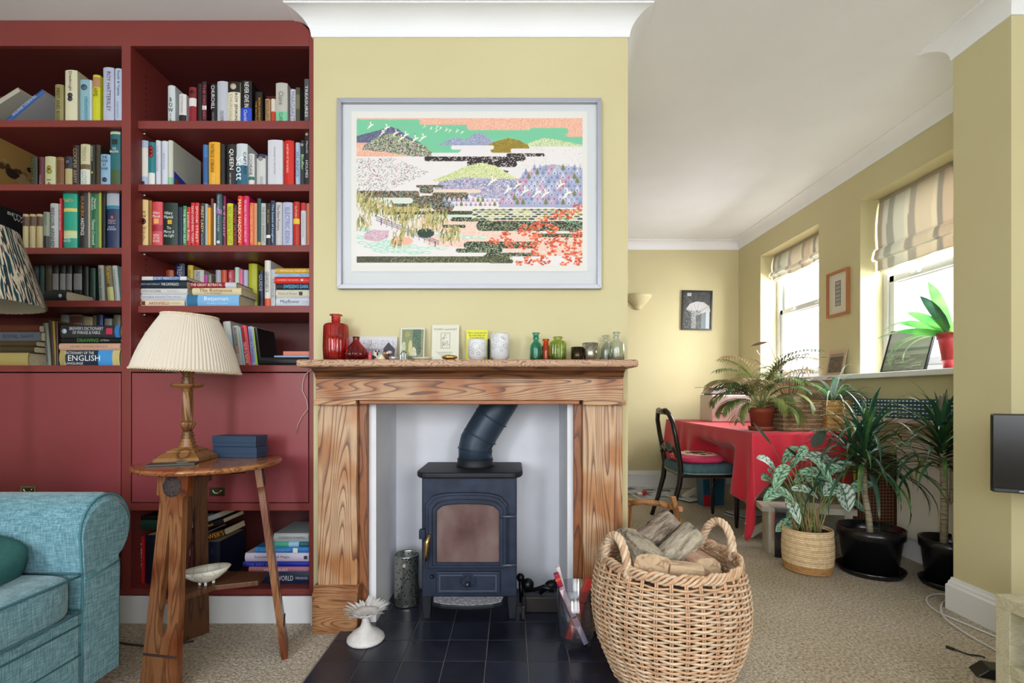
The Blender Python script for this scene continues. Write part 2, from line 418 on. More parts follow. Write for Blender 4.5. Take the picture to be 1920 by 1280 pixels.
# window sill shelf, running the whole way along the wall
struct(MB().box(2.355, 2.60, 2.25, 4.9, WZ0, 1.14).build('trim_3', GLOSSW, bevel=.006))
FR = M((196, 199, 200), 0.35)
PANE = thin_glass('window_glass')
def window(name, y0, y1):
    f = MB(); x0, x1 = 2.586, 2.655; z0, z1 = 1.14, WZ1
    f.box(x0, x1, y0, y0+.045, z0, z1); f.box(x0, x1, y1-.045, y1, z0, z1); f.box(x0, x1, y0, y1, z0, z0+.04); f.box(x0, x1, y0, y1, z1-.045, z1)
    root = struct(f.build(name, FR, bevel=.004))
    zm = 1.775
    for nm, xa, za, zb in (('upper_sash', 2.625, zm-.02, z1-.045), ('lower_sash', 2.598, z0+.04, zm+.035)):
        s = MB(); xb = xa+.026; ya, yb = y0+.045, y1-.045
        s.box(xa, xb, ya, ya+.04, za, zb); s.box(xa, xb, yb-.04, yb, za, zb); s.box(xa, xb, ya, yb, za, za+.05); s.box(xa, xb, ya, yb, zb-.045, zb)
        so = s.build(nm, FR, root, bevel=.003)
        MB().box(xa+.01, xa+.014, ya+.03, yb-.03, za+.04, zb-.04).build('pane', PANE, so)
    for yy in ((y0*.7+y1*.3), (y0*.3+y1*.7)):
        MB().box(2.585, 2.6, yy-.035, yy+.035, zm+.004, zm+.014).box(2.578, 2.59, yy-.03, yy-.015, zm+.0, zm+.02).build('catch', GLOSSW, root, bevel=.002)
window('window_1', *W1); window('window_2', *W2)
# bay window behind the camera
fb = MB()
for x in (-2.4, -1.0, .55, 2.06): fb.box(x, x+.05, YF-.2, YF-.14, .55, 2.42)
fb.box(-2.4, 2.1, YF-.2, YF-.14, .55, .62); fb.box(-2.4, 2.1, YF-.2, YF-.14, 2.36, 2.42); struct(fb.build('window_3', FR))
# plaster lip where the near window recess is cut, and houses across the street
house = thing('neighbouring_house', 'pale rendered house faintly visible through the dining windows', 'house', (9.0, 5.0, 0))
HM = M((235, 236, 238), 0.8)
MB().box(0, 5, -6, 7, -.5, 2.6).build('wall', HM, house)
for yy in (-4.5, -2.0, .5, 3.0):
    w = MB().ring([(yy, .9), (yy+1.1, .9), (yy+1.1, 2.2), (yy, 2.2)], [(yy+.08, .98), (yy+1.02, .98), (yy+1.02, 2.12), (yy+.08, 2.12)], -.06, .02, 'x').build('window_frame', M((200, 203, 208), .5), house)
    MB().box(-.01, 0, yy+.08, yy+1.02, .98, 2.12).build('pane', M((206, 210, 216), .3), w)
struct(MB().box(2.75, 30, -15, 25, -.6, -.5).build('floor_outside', M((190, 190, 186), .9)))

# roman blinds
def blind(y0, y1, ztop, zbot, label, sag=False):
    t = thing('roman_blind', label, 'blind', (2.56, (y0+y1)/2, zbot)); w = (y1-y0)-.02; h = ztop-zbot
    nu, nv = 90, 34; stripes = [(.0, (190, 180, 168)), (.05, (212, 210, 200)), (.10, (176, 176, 168)), (.16, (204, 204, 194)), (.26, (214, 210, 198)), (.30, (182, 178, 170)), (.36, (208, 201, 186)), (.50, (214, 208, 192)), (.54, (174, 170, 162)), (.58, (206, 195, 180)), (.68, (216, 211, 198)), (.72, (170, 166, 158)), (.76, (212, 207, 194)), (.90, (186, 181, 172)), (.95, (230, 227, 218))]
    vs = []; cols = []
    for j in range(nv+1):
        v = j/nv; z = h*v
        for i in range(nu+1):
            u = i/nu
            x = -.018*sin(pi*min(1, max(0, (v-.18)/.82))*1.0) * (1 if v > .18 else 0)
            if v <= .30: x = -.028-.012*sin(v/.30*pi)
            if v <= .15: x = -.012
            x += .004*sin(u*23+v*5)*(1-v)
            zz = z
            if sag: zz += -.10*max(0, u-.0)*0 + (.02*sin(u*9)*(.3 if v < .5 else 0))
            sh = .012*sin(v*7.0) if sag else .003*sin(v*5)
            uu = min(.999, max(0, (1-u)+sh*(1-v)))
            c = [s for p, s in stripes if p <= uu][-1]
            vs.append((x, -w/2+w*u, zz)); cols.append(lin(c))
    fs = [(j*(nu+1)+i, j*(nu+1)+i+1, (j+1)*(nu+1)+i+1, (j+1)*(nu+1)+i) for j in range(nv) for i in range(nu)]
    m = MB().add(vs, fs, True); o = m.build('fabric', vcol(.85, .17), t)
    at = o.data.color_attributes.new('col', 'FLOAT_COLOR', 'POINT'); at.data.foreach_set('color', [x for c in cols for x in c])
    so = o.modifiers.new('s', 'SOLIDIFY'); so.thickness = .003
    MB().box(-.004, .012, -w/2, w/2, h-.004, h+.018).build('head_rail', M((170, 160, 150), .4), t)
    MB().tube([(-.022, -w/2, h*.16), (-.022, w/2, h*.16)], .006, 6).build('fold_rod', M((228, 226, 220), .5), t)
    MB().box(-.004, .008, -w/2, w/2, -.008, .003).build('hem', M((200, 196, 182), .8), t)
blind(W1[0], W1[1], 2.33, 1.853, 'striped cream roman blind on the nearer dining window, pulled halfway down')
blind(W2[0], W2[1], 2.33, 2.11, 'striped roman blind bunched short at the top of the farther dining window', True)

# ------------------------------------------------------------- bookcase
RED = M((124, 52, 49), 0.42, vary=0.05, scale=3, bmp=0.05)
RED_SHADED = M((88, 34, 32), 0.5, vary=0.05, scale=3)  # same red for the inside, darkened to put the bays' shade into the colour
FY, SY, BKY = 2.10, 2.139, 2.455
bc = thing('built_in_bookcase', 'dark red painted built-in bookcase filling the alcove left of the chimney breast', 'bookcase', (0, 0, 0))
XLB, XS0, XS1, XI1, XE = -2.74, PX(228, FY), PX(245, FY), PX(579.5, FY), BX0-.003
f = MB(); zt = PZ(86, FY)
f.box(XLB, XI1, FY, FY+.02, zt, CEIL-.002)
# right stile follows the plaster cove at its top
f.prism([(XI1, .12), (XE, .12), (XE, 2.545), (XE-.005, 2.575), (XE-.02, 2.605), (XE-.05, 2.625), (XE-.06, CEIL-.002), (XI1, CEIL-.002)], FY, FY+.02, 'y')
f.box(XS0, XS1, FY-.0005, FY+.02, .121, zt+.001)
f.box(XLB, XI1, FY, FY+.02, PZ(697, FY), PZ(684.5, FY))
f.box(XS1, XI1, FY, FY+.02, PZ(957, FY), PZ(943, FY)); f.box(XLB, XS0, FY, FY+.02, PZ(957, FY), PZ(943, FY))
f.box(XLB, XI1, FY, FY+.02, .12, PZ(1104, FY))
f.build('face_frame', RED, bc, bevel=.0015)
s = MB(); s.box(XS0, XS1, FY+.02, BKY, .12, CEIL-.01); s.build('upright_panel', RED, bc)
MB().box(XI1, XE, FY+.02, BKY, .12, 2.5).build('side_panel', RED, bc)
MB().box(XLB, XLB+.02, FY+.02, BKY, .12, CEIL-.01).build('side_panel', RED, bc)
MB().box(XLB, XE, BKY, BKY+.01, .12, CEIL-.01).build('back_panel', RED_SHADED, bc)
MB().box(XLB, XI1, FY+.02, BKY, zt+.001, zt+.02).build('top_panel', RED_SHADED, bc)
def shelf(bay, y0, y1, d=SY, gap=None):
    xa, xb = (XLB+.02, XS0) if bay == 'L' else (XS1, XI1)
    MB().box(xa, xb, d, BKY, PZ(y1, d), PZ(y0, d)).build('shelf', RED, bc, bevel=.002)
    return PZ(y0, d)
ZR = [shelf('R', 226, 241), shelf('R', 345, 358), shelf('R', 459, 472), shelf('R', 573, 586), shelf('R', 684, 697, FY+.02)]
ZL = [shelf('L', 225, 238), shelf('L', 345, 357), shelf('L', 464, 476), shelf('L', 563, 575), shelf('L', 685, 697, FY+.02)]
ZB = .12
MB().box(XLB+.02, XE, FY+.02, BKY, .12, PZ(1104, FY)).build('bottom_shelf', RED, bc); ZB = PZ(1104, FY)
MB().box(XLB+.02, XE, FY+.02, BKY, PZ(950, FY), PZ(943, FY)).build('cupboard_floor', RED_SHADED, bc)
BR = M((200, 190, 150), .25, 1.0)
def pull(x, z, par):
    h = MB().ring([(x-.034, z-.019), (x+.034, z-.019), (x+.034, z+.019), (x-.034, z+.019)], [(x-.026, z-.012), (x+.026, z-.012), (x+.026, z+.012), (x-.026, z+.012)], FY-.004, FY-.001).build('handle', BR, par)
    h['label'] = 'brass recessed pull handle'
    MB().box(x-.027, x+.027, FY-.0015, FY-.0005, z-.013, z+.013).build('recess', M((70, 72, 66), .4, .6), h)
    MB().tube([(x+.018*cos(a), FY-.004, z+.008-.016*sin(a)) for a in [pi*i/10 for i in range(11)]], .0045, 6).build('ring_pull', BR, h)
pr = MB().box(XS1+.006, XI1-.004, FY-.001, FY+.017, PZ(941.5, FY), PZ(699, FY)).build('cupboard_door', M((136, 60, 66), .38, vary=.04, scale=3, bmp=.05), bc, bevel=.0015); pull(PX(408, FY), PZ(921, FY), pr)  # same red turned pinker: the cool daylight on the doors painted in
pl = MB().box(XLB+.03, XS0-.004, FY-.001, FY+.017, PZ(941.5, FY), PZ(699, FY)).build('cupboard_door', M((136, 60, 66), .38, vary=.04, scale=3, bmp=.05), bc, bevel=.0015); pull(PX(54, FY), PZ(919, FY), pl)  # daylight-tinted red again, as on the other door
# shelf-pin holes in the upright
ph = MB()
for z in np.arange(.75, 2.45, .026):
    ph.box(XS1-.0005, XS1+.0006, 2.185, 2.191, z, z+.006)
po = ph.build('peg_holes', M((40, 12, 10), .9), bc); po['kind'] = 'stuff'
for y in (251, 366, 477, 590): MB().tube([(XS1, 2.17, PZ(y, 2.17)), (XS1+.012, 2.17, PZ(y, 2.17))], .004, 6).build('shelf_pin', M((210, 205, 190), .3, .8), bc)

# ------------------------------------------------------------- books
ORD = ['first', 'second', 'third', 'fourth', 'fifth', 'sixth', 'seventh', 'eighth', 'ninth', 'tenth', 'eleventh', 'twelfth', 'thirteenth', 'fourteenth', 'fifteenth', 'sixteenth', 'seventeenth', 'eighteenth', 'nineteenth', 'twentieth', '21st', '22nd', '23rd', '24th', '25th', '26th', '27th', '28th', '29th', '30th', '31st', '32nd']
PAGE = M((214, 200, 168), .9, vary=.1, scale=150)
BOOKMESH = {}
def cname(c):
    c = tuple(int(c[i:i+2], 16) for i in (0, 2, 4)); r, g, b = c; mx, mn = max(c), min(c); v = mx/255; s = (mx-mn)/max(mx, 1)
    if v < .22: return 'black'
    if s < .13: return 'white' if v > .85 else ('light grey' if v > .66 else ('grey' if v > .4 else 'dark grey'))
    import colorsys
    h = colorsys.rgb_to_hsv(r/255, g/255, b/255)[0]*360
    if s < .28 and v > .75: return 'cream' if 20 < h < 75 else ('pale blue' if 150 < h < 260 else ('pale green' if 75 <= h <= 150 else 'pale pink'))
    pre = 'dark ' if v < .45 else ''
    if h < 14 or h > 345: return pre+('red' if v > .45 else 'red')
    if h < 40: return 'orange' if (s > .6 and v > .75) else ('tan' if v > .65 else pre+'brown')
    if h < 66: return pre+'yellow' if v > .5 else 'dark olive'
    if h < 165: return pre+'green'
    if h < 195: return pre+'teal'
    if h < 250: return pre+'blue'
    if h < 290: return pre+'purple'
    return pre+'pink'
def book(x, y, z, w, h, dp, col, label, group, ry=0, rz=0, txt=None, tc='ffffff', bands=(), hard=None, marks=(), up=False, seed=0):
    """x = spine centre, z = foot; ry leans it (-90 lays it flat, spine reading left to right)"""
    t = thing('book', label, 'book', (x, y, z), (0, ry, rz), group)
    b = min(.35*w, .006) if (hard or (hard is None and w > .02)) else .0012
    n = 6 if w > .02 else 4; prof = []
    for i in range(n+1):
        u = -1+2*i/n; prof.append((u*w/2, b*(u*u)-b*0.0))
    th = .0022 if w > .012 else .0012
    outer = [(-w/2, dp)]+prof+[(w/2, dp)]; inner = [(-w/2+th, dp)]+[(p[0]*(1-2*th/w), p[1]+th) for p in prof]+[(w/2-th, dp)]
    MB().ring(outer, inner, 0, h, 'z', closed=False).add([], []).build('cover', M(col, .42), t)
    ov = .003 if b > .002 else 0
    MB().box(-w/2+th, w/2-th, b+th+.001, dp-.004 if ov else dp, ov, h-ov).build('pages', PAGE, t)
    for (a0, a1, c) in bands:
        MB().ring([(p[0]*1.001, p[1]-.0006) for p in prof], [(p[0], p[1]+.0002) for p in prof], h*a0, h*a1, 'z', closed=False).build('spine_panel', M(c, .45), t)
    if txt:
        items = txt if isinstance(txt, list) else [(txt, .08, .92, 0, .62, tc)]
        for (body, a0, a1, off, fw, c) in items:
            L = (a1-a0)*h; zc = (a0+a1)/2*h
            if up: text(body, t, (off*w, -.0012, zc), fw*w, L, c)
            else: text(body, t, (off*w, -.0012, zc), L, fw*w, c, DOWN)
    for (kind, a, fw, c) in marks:
        if kind == 'dot': MB().lathe([(fw*w/2, 0), (fw*w/2, .001)], 14, mtx=T4((0, -.0004, a*h), (pi/2, 0, 0))).build('emblem', M(c, .5), t)
        if kind == 'sq': MB().box(-fw*w/2, fw*w/2, -.0012, -.0002, a*h-fw*w/2, a*h+fw*w/2).build('emblem', M(c, .5), t)
    return t
def row(shelfname, z, items, d=2.158, dp=.15, ybot=None, grp=None, jit=.012):
    for i, it in enumerate(items):
        x0, x1, yt, c = it[:4]; opt = it[4] if len(it) > 4 else {}
        opt = dict(opt); rart = opt.pop('rart', None); dd = d+opt.pop('dy', R.uniform(0, jit)); lean = opt.pop('lean', 0); bot = opt.pop('bx', 0); dpp = opt.pop('dp', dp+R.uniform(-.015, .015))
        w = max(.0045, (x1-x0)/FPX*dd-.0006); h = PZ(yt, dd)-z; xc = PX((x0+x1)/2+bot, dd)
        adj = 'slim ' if w < .016 else ('thick ' if w > .042 else '')
        what = opt.pop('what', '')
        cn = opt.pop('cn', cname(c))
        tail = f", {ORD[i]} from the left {shelfname}"
        label = f"{adj}{cn} book{' '+what if what else ''}"+tail
        if len(label.split()) > 16: label = f"{cn} book{' '+what if what else ''}"+tail
        if len(label.split()) > 16: label = f"{cn} book"+tail
        if len(label.split()) > 16: label = label.replace(' down,', ',').replace(' from the left', ' from left').replace('at the right end of', 'right end of')
        if lean: h = h/cos(radians(lean))
        bk_t = book(xc, dd, z+(.5*w*sin(radians(abs(lean))) if lean else .0005), w, h, dpp, c, label, grp or 'books '+shelfname, ry=radians(lean), **opt)
        if rart: MB().prism([(.012, .0), (dpp-.004, .0), (dpp-.004, h*.10), (.012, h*.36)], w/2+.0002, w/2+.0008, 'x').build('cover_picture', M(rart, .45), bk_t); MB().prism([(.012, 0), (.06, 0), (.035, h*.2), (.02, h*.22)], w/2+.0009, w/2+.0012, 'x').build('cover_picture', M('a05028', .45), bk_t)
def stack(name, items, d=2.156, dp=.14, grp=None, z0=None):
    """items top to bottom: (x0,x1,y0,y1,colour,opts)"""
    n = len(items); z = z0
    for i, it in enumerate(reversed(items)):
        x0, x1, y0, y1, c = it[:5]; opt = dict(it[5]) if len(it) > 5 else {}
        dd = d+opt.pop('dy', 0); th = (y1-y0)/FPX*dd; L = (x1-x0)/FPX*dd; what = opt.pop('what', ''); cn = opt.pop('cn', cname(c))
        k = n-1-i; pos = 'topmost' if k == 0 else ('lowest' if k == n-1 else ORD[k]+' down')
        label = f"{cn} book {what+', ' if what else 'lying flat, '}{pos} in {name}"
        if len(label.split()) > 16: label = f"{cn} book, {pos} in {name}"
        if len(label.split()) > 16: label = label.replace(' down in', ' in').replace('on the fourth', 'on fourth').replace('on the fifth', 'on fifth').replace('in the bottom', 'in bottom').replace('lying across the', 'across')
        if len(label.split()) > 16: print('LONG', label)
        book(PX(x1, dd), dd, z+th/2+.0004, th-.0006, L, opt.pop('dp', dp), c, label, grp or 'books in '+name, ry=-pi/2, rz=opt.pop('rz', 0), **opt)
        z += th
row('on the top right shelf', ZR[0], [
 (313,327,160,'c4ced2',dict(txt=[('B\nO\nW\nI\nE',.02,.68,0,.62,'1a1a1a')],up=True,what='lettered in black')),
 (334,348,176,'d8d6da',dict(bands=[(0,.3,'1c1814')],txt=[('SAMPLE',.35,.9,0,.4,'a8a0a8')] if False else [('MATTHEW PARRIS',.36,.94,0,.3,'b09a9a')])),
 (353,367,163,'8c1426',dict(bands=[(.48,.7,'dcdcdc'),(.7,.97,'7a1c1c')],marks=[('dot',.85,.55,'301010')],what='with a white band')),
 (371,378,157,'241a20',{}),
 (379,387,153,'351420',dict(bands=[(.32,.42,'e6e6e6')],txt='THE DREAMERS',tc='c05060')),
 (394,405,157,'14161a',dict(txt=[('CHURCHILL',.35,.95,0,.6,'e4e4e4'),('WRITER',.03,.28,0,.3,'909090')],what='with white lettering')),
 (406,426,152,'b8bcc8',dict(txt=[('OLIVER',.05,.3,0,.4,'5a606c')])),
 (426,449,153,'d8d4c2',dict(bands=[(.75,1,'10100e')],txt=[('ROY JENKINS',.02,.72,.2,.3,'4c4840'),('CHURCHILL',.05,.7,-.2,.28,'c0b080')],marks=[('dot',.88,.5,'c8b8a0')],what='with a black top')),
 (450,471,151,'121216',dict(bands=[(0,.37,'1c46c0')],txt=[('NEVER GIVE IN',.38,.96,.1,.42,'f0f0f0'),("Churchill",.05,.32,0,.3,'d0d8f0')],what='with a blue foot')),
 (477,491,172,'14120e',dict(txt=[('BORIS JOHNSON',.05,.8,.15,.36,'e0a020'),('THE FACTOR',.05,.7,-.25,.24,'c09020')],what='with yellow lettering')),
 (496,506,185,'b08a62',dict(txt='BIOGRAPHY',tc='6a4a2c')),
 (507,516,185,'d4ccc0',dict(bands=[(0,.5,'b83c24')])),
 (516,538,155,'b8b6b0',dict(bands=[(0,.29,'78c49c')],txt=[('CLARE',.03,.26,0,.4,'205038'),('Claire',.45,.78,0,.4,'6c6458')],what='with a mint foot')),
 (543,554,167,'c2c4d2',dict(txt='MARGARET',tc='8088a0')),
 (554,562,164,'48483a',dict(bands=[(.4,.8,'6c6a50')])),
 (570.5,579,148,'50535a',dict(txt='TREASURES',tc='e6e6e6'))])
row('on the second shelf down, right bay', ZR[1], [
 (260,276,263,'a8b8d2',dict(bands=[(.22,.84,'d8d6cc')],marks=[('sq',.08,.35,'20304c')])),
 (276.5,289,266,'187880',dict(bands=[(.03,.3,'d8dcd8')],marks=[('dot',.86,.7,'9c1c28'),('dot',.78,.7,'9c1c28'),('dot',.7,.7,'9c1c28')],what='with a red oval')),
 (290,300,263,'ced0dc',dict(txt=[('THE CRICKETER',.3,.9,0,.3,'9098b0')])),
 (301.5,313,264,'c8cede',dict(txt=[('EDITION',.3,.8,0,.3,'9098b0')])),
 (313.5,323,263,'c6c8bc',dict(bands=[(0,.2,'7ec09c')],dp=.2,rart='3048b4',what='whose landscape cover shows')),
 (379,389,271,'3c74b4',dict(bands=[(.1,.7,'2c5c98')])),
 (390,411,266,'e0a422',dict(txt=[("PATRICK O'BRIAN",.32,.94,-.1,.34,'50340c'),('PICASSO',.05,.28,0,.3,'f0d890')])),
 (412,421,270,'1c1c20',{}),
 (423,441,270,'16161a',dict(txt=[('QUEEN',.4,.88,.1,.5,'f4f4f4'),('ROBERT HARDMAN',.02,.32,0,.22,'c8c8c8')],what='with large white lettering')),
 (442,463,269,'c8d0d6',dict(bands=[(0,.5,'1c5c78')],txt=[('Scott',.15,.7,-.15,.6,'f0f4f8'),('CAPTAIN',.3,.8,.32,.25,'184868')],what='with a blue foot')),
 (465,476,288,'d4d6d8',dict(bands=[(.2,.3,'187068')],txt=[('COCHRANE',.34,.95,0,.55,'3c3c40')],what='with a teal band')),
 (480,497,289,'c6c8c8',dict(bands=[(.88,1,'1c3058')],marks=[('dot',.86,.5,'a08878')],txt=[('WALES',.04,.3,.1,.4,'8a98a4')])),
 (501,529,262,'ccced8',dict(txt=[('THE ROAD TO THE LETTERS',.25,.85,0,.12,'8088a0')],dp=.19)),
 (532,550,263,'cc1c14',dict(txt=[('A HISTORY OF THE WORLD',.3,.92,-.1,.2,'f8d0c0')])),
 (553,562,267,'a8bcd4',dict(txt='ISLANDS',tc='5878a0')),
 (562,571,263,'28343a',dict(txt=[('Bluffer',.35,.7,.1,.55,'b8d890')],marks=[('dot',.9,.6,'b0a090')])),
 (571,579.5,241,'141416',dict(txt=[('HOLMES',.15,.45,0,.55,'d8d8d8'),('Mycroft',.5,.85,0,.5,'d8d8d8')],marks=[('dot',.9,.7,'c0a080')]))])
row('on the third shelf down, right bay', ZR[2], [
 (257,276,374,'d8bc7c',dict(txt=[('Hilary\nMantel',.62,.78,0,.72,'40301c'),('WOLF\nHALL',.28,.44,0,.76,'7a3a28'),('WINNER\nOF THE MAN\nBOOKER\nPRIZE',.1,.27,0,.7,'50402c')],up=True,marks=[('dot',.54,.72,'40201c'),('dot',.541,.4,'e8d0b0')],what='with a rosette')),
 (278,284,376,'b4742c',dict(dy=.03)),
 (284,303,378,'cc4450',dict(txt=[('Hilary\nMantel',.64,.78,0,.72,'f4e4e0'),('BRING\nUP THE\nBODIES',.08,.28,0,.66,'f0e4e0')],up=True,bands=[(.34,.48,'9c2038')],marks=[('sq',.56,.5,'e8a468')],what='with white blocks')),
 (305,332,380,'0e2824',dict(txt=[('Hilary\nMantel',.64,.8,-.08,.6,'e8f0ec'),('The\nMirror &\nthe Light',.2,.46,-.05,.72,'dce8e4')],up=True,marks=[('sq',.56,.3,'c8a030')],what='with a gold emblem')),
 (334,342,388,'162440',{}),(343,349.5,386,'1c8c4c',dict(txt='THE BRITISH ISLES',tc='d0f0d8')),
 (350,357,388,'c8202c',dict(txt='London Rules',tc='f0e0e0')),(358,364.5,380,'c81c28',dict(txt='DEAD LIONS REAL TIGERS',tc='f0d8d8')),
 (365.5,373,380,'cc2028',dict(txt='SPOOK STREET',tc='f0d8d8')),
 (374,384,381,'28383e',dict(txt=[('FIRST LADY',.32,.92,.05,.5,'d8c880'),('Sonia Purnell',.04,.3,0,.3,'9cc0d0')],what='with pale lettering')),
 (384.5,389,382,'a8a8a4',{}),(389,394.5,389,'dc9c30',{}),(395,400,372,'743028',dict(dy=.02,txt='THE GLASS BEAD',tc='e0b0a0')),(400.5,404,381,'d8dcdc',{}),
 (404,415,363,'36505a',dict(bands=[(.62,.7,'9c68b0')],txt=[('Patrick Leigh',.68,.96,0,.4,'c8d8dc'),('Patrick Leigh',.28,.58,0,.35,'c8d8dc')],marks=[('dot',.08,.6,'d8dcdc')])),
 (415.5,423,367,'801c4c',dict(dy=.02,txt='ELIF SHAFAK',tc='f0c8d8')),
 (424,436,381,'c4cc1c',dict(txt='MICK HERRON THE LIST',tc='8c8c20')),
 (436.5,444,384,'241c20',dict(txt=[('SLOW HORSES',.04,.92,0,.8,'c83424')],what='with red lettering')),
 (444.5,454,367,'d4381c',dict(txt='MARK HADDON',tc='f8e0d0')),
 (454.5,466,367,'cc1464',dict(txt='THE UNLIKELY PILGRIMAGE OF HAROLD FRY',tc='f8c8dc')),
 (467,476,380,'e0682c',dict(txt='STEPHEN KING ON WRITING',tc='f4b088')),(476.5,481.5,381,'c09070',{}),(482,489,372,'244848',dict(bands=[(0,.1,'d0a030')])),
 (489.5,498,381,'b4b8b8',dict(txt='THE GOOD IMMIGRANT',tc='606464')),
 (499,507,381,'181c20',dict(bands=[(.2,.27,'dcdcdc')],txt=[('Ali Smith',.5,.9,0,.4,'b09850')],what='with a white tab')),
 (507.5,515,376,'1c3050',dict(txt='The Sound of Laughter',tc='b8d4f0')),
 (515.5,528,379,'c0bcc0',dict(txt=[('The New Puritans',.36,.94,.05,.4,'4c4448')])),
 (528.5,547.5,379,'b0b4d0',dict(txt=[('ELECTRIC EDEN',.08,.88,.05,.42,'6c7cac')],what='with blue lettering')),
 (549,561,378,'b4241c',dict(bands=[(.5,.62,'e0c030')],txt=[('AUTUMN',.64,.9,0,.3,'f0c0a0')],what='with a yellow patch')),
 (563,573,380,'c8ccd4',dict(bands=[(.82,1,'c02c34')],txt=[('LIVINGSTONE',.2,.75,0,.35,'a0a8b4')],what='with a red top')),
 (575,580,381,'cc7048',{})], dp=.14)
# fourth shelf: stacks in front, paperbacks behind
row('in the back row of the fourth shelf down, right bay', ZR[3], [
 (309,324,506,'9c4420',{}),(328,345,494,'141c3c',dict(txt=[('TREMAIN',.55,.95,0,.5,'b0b8d0')])),(350,361,497,'c8ac38',dict(txt=[('WARREN',.5,.9,0,.5,'70601c')])),
 (362,381,506,'b8b8b4',dict(txt=[('NOON',.6,.95,0,.4,'707070')])),(382,389,515,'b43c9c',{}),(390,396,515,'8a8a78',{}),(403,413,506,'a8aab4',{}),(414,424,506,'c4502c',{}),(426,438,506,'ac1c3c',dict(txt=[('ROBERT HARRIS',.6,.95,0,.5,'e8c0c8')])),
 (439,447.5,501,'b8d4c4',{}),(448,454.5,505,'d86c90',{}),(455,464,506,'b0b4d4',{}),(465,481,494,'b0b41c',dict(marks=[('dot',.35,.5,'b0b4dc')])),(484,494,507,'1c2444',dict(txt=[('GUIDE',.5,.9,0,.6,'a0b0d0')]))], d=2.30, dp=.125, jit=.004)
stack('the left stack on the fourth shelf, right bay', [
 (266,350,515,522,'2c64a4',dict(bands=[(.0,.15,'d4d8dc'),(.75,1,'d0d0cc')],txt=[('SECRET MEXICO CITY',.17,.73,0,.7,'e8f0f8')])),
 (256,349,522.5,537.5,'1a2634',dict(txt=[('ROY HATTERSLEY',.52,.9,0,.2,'b0bcc8'),('THE CATHOLICS',.15,.5,0,.34,'f0f0f0')])),
 (254,351,538,549,'d0d0d0',dict(txt=[('RUTH SCURR',.5,.92,0,.4,'7c7c7c'),('Napoleon',.1,.45,0,.3,'b0a0a0')])),
 (260,349,549.5,560.5,'c8ccd8',dict(txt=[('Georgina Howell The West',.1,.95,0,.36,'80889c')])),
 (258,346,561,573,'d8ccb0',dict(txt=[('AKENFIELD',.32,.76,0,.42,'b05c4c'),('Ronald Blythe',.08,.28,0,.25,'988878')],marks=[('sq',.88,.6,'6c2c24')]))], dp=.125, z0=ZR[3])
stack('the middle stack on the fourth shelf, right bay', [
 (356,443,526,536.5,'8c2030',dict(txt=[('THE GREAT BETRAYAL',.3,.98,0,.5,'f0dcd0')],bands=[(0,.24,'c4c8d4')],dp=.135)),
 (360,452,537.5,550.5,'d8caa4',dict(txt=[('The Romanovs',.18,.85,.12,.5,'8c5048'),('E. M. Almedingen',.3,.85,-.33,.2,'54483c')],dp=.135)),
 (348,448,551,573,'78b0e0',dict(txt=[('Betjeman',.2,.65,.12,.42,'ecf4fc'),('The Bonus of Laughter',.2,.6,-.28,.16,'d8e8f8')],bands=[(.78,.98,'286890')],dp=.135,what='and thickest'))], z0=ZR[3])
row('beside the right-hand stack, fourth shelf, right bay', ZR[3], [
 (495,506.5,488,'ccccC8'.lower(),dict(bands=[(0,.18,'c84c20')],txt=[('GEHRENBECK',.3,.75,0,.55,'484850')],what='with an orange foot')),
 (508,516,505,'b0b4b8',dict(txt='VENICE',tc='788088'))])
stack('the right-hand stack on the fourth shelf, right bay', [
 (516,579.6,497,507.5,'c89c34',dict(txt=[('MENOCAL CASTLES',.1,.85,0,.45,'f0dc9c')])),
 (515,579.6,508,514,'90b4dc',dict(txt=[('Iceland Bakelite for a Beginner',.02,.9,0,.5,'28447c')])),
 (514,579.6,514.5,527,'cc2820',dict(txt=[('ROBERT HUGHES',.3,.9,0,.3,'f09080')],marks=[('sq',.2,.35,'b8b8b8')])),
 (519,579.6,528,539.5,'142434',dict(txt=[("SWEDEN'S DARK",.02,.78,0,.66,'5cb8e8')])),
 (517,579.6,540,555,'c8c4b4',dict(txt=[('Wind of Winter',.35,.93,0,.32,'8c887c')],marks=[('sq',.25,.45,'1c1c1c')])),
 (517,579.6,556,572.5,'c0c8d8',dict(txt=[('Mayflower',.28,.86,0,.5,'283858'),('COOK',.02,.22,0,.4,'98a4b8')]))], z0=ZR[3], dp=.16)
# fifth shelf, behind the lamp
stack('the little pile left of the cream lampshade', [(270,300,618,632,'98846c'),(264,300,632.5,646,'a8a4a0'),(263,300,646.5,654,'c83420'),(259,300,655,684,'2c2040')], z0=ZR[4], dp=.16)
row('on the fifth shelf down, right bay', ZR[4], [
 (418,432,603,'b4b4b4',dict(lean=-6,bx=7,bands=[(.3,.7,'98b8d0')])),
 (433,445,611,'a8a8a4',dict(lean=-7,bx=10,txt=[('BEN MACINTYRE',.48,.95,0,.5,'2c2c2c'),('SAS',.3,.46,0,.6,'b04850')])),
 (446,449.5,613,'88c0cc',dict(lean=-7.5,bx=10)),
 (450,462,611,'c82c3c',dict(lean=-7,bx=8,txt=[('BEN MACINTYRE',.6,.95,0,.4,'5c1018'),('THE SPY & TRAITOR',.05,.58,0,.5,'f4e0e0')],what='with white lettering')),
 (464,472,612,'9ca4dc',dict(lean=-6,bx=8,txt='COLONEL A THOUSAND',tc='3c4484')),(473,476,613,'a8d040',dict(lean=-6,bx=7)),(477,483,615,'101416',dict(lean=-7,bx=7))], jit=.003)
stack('the right end of the fifth shelf, right bay', [(531,579.6,656,664,'c87860',{}),(514,579.6,664.5,668,'90a4c8',{}),(486,579.6,668.5,683.5,'0c1418',dict(cn='wide black'))], z0=ZR[4], dp=.2)
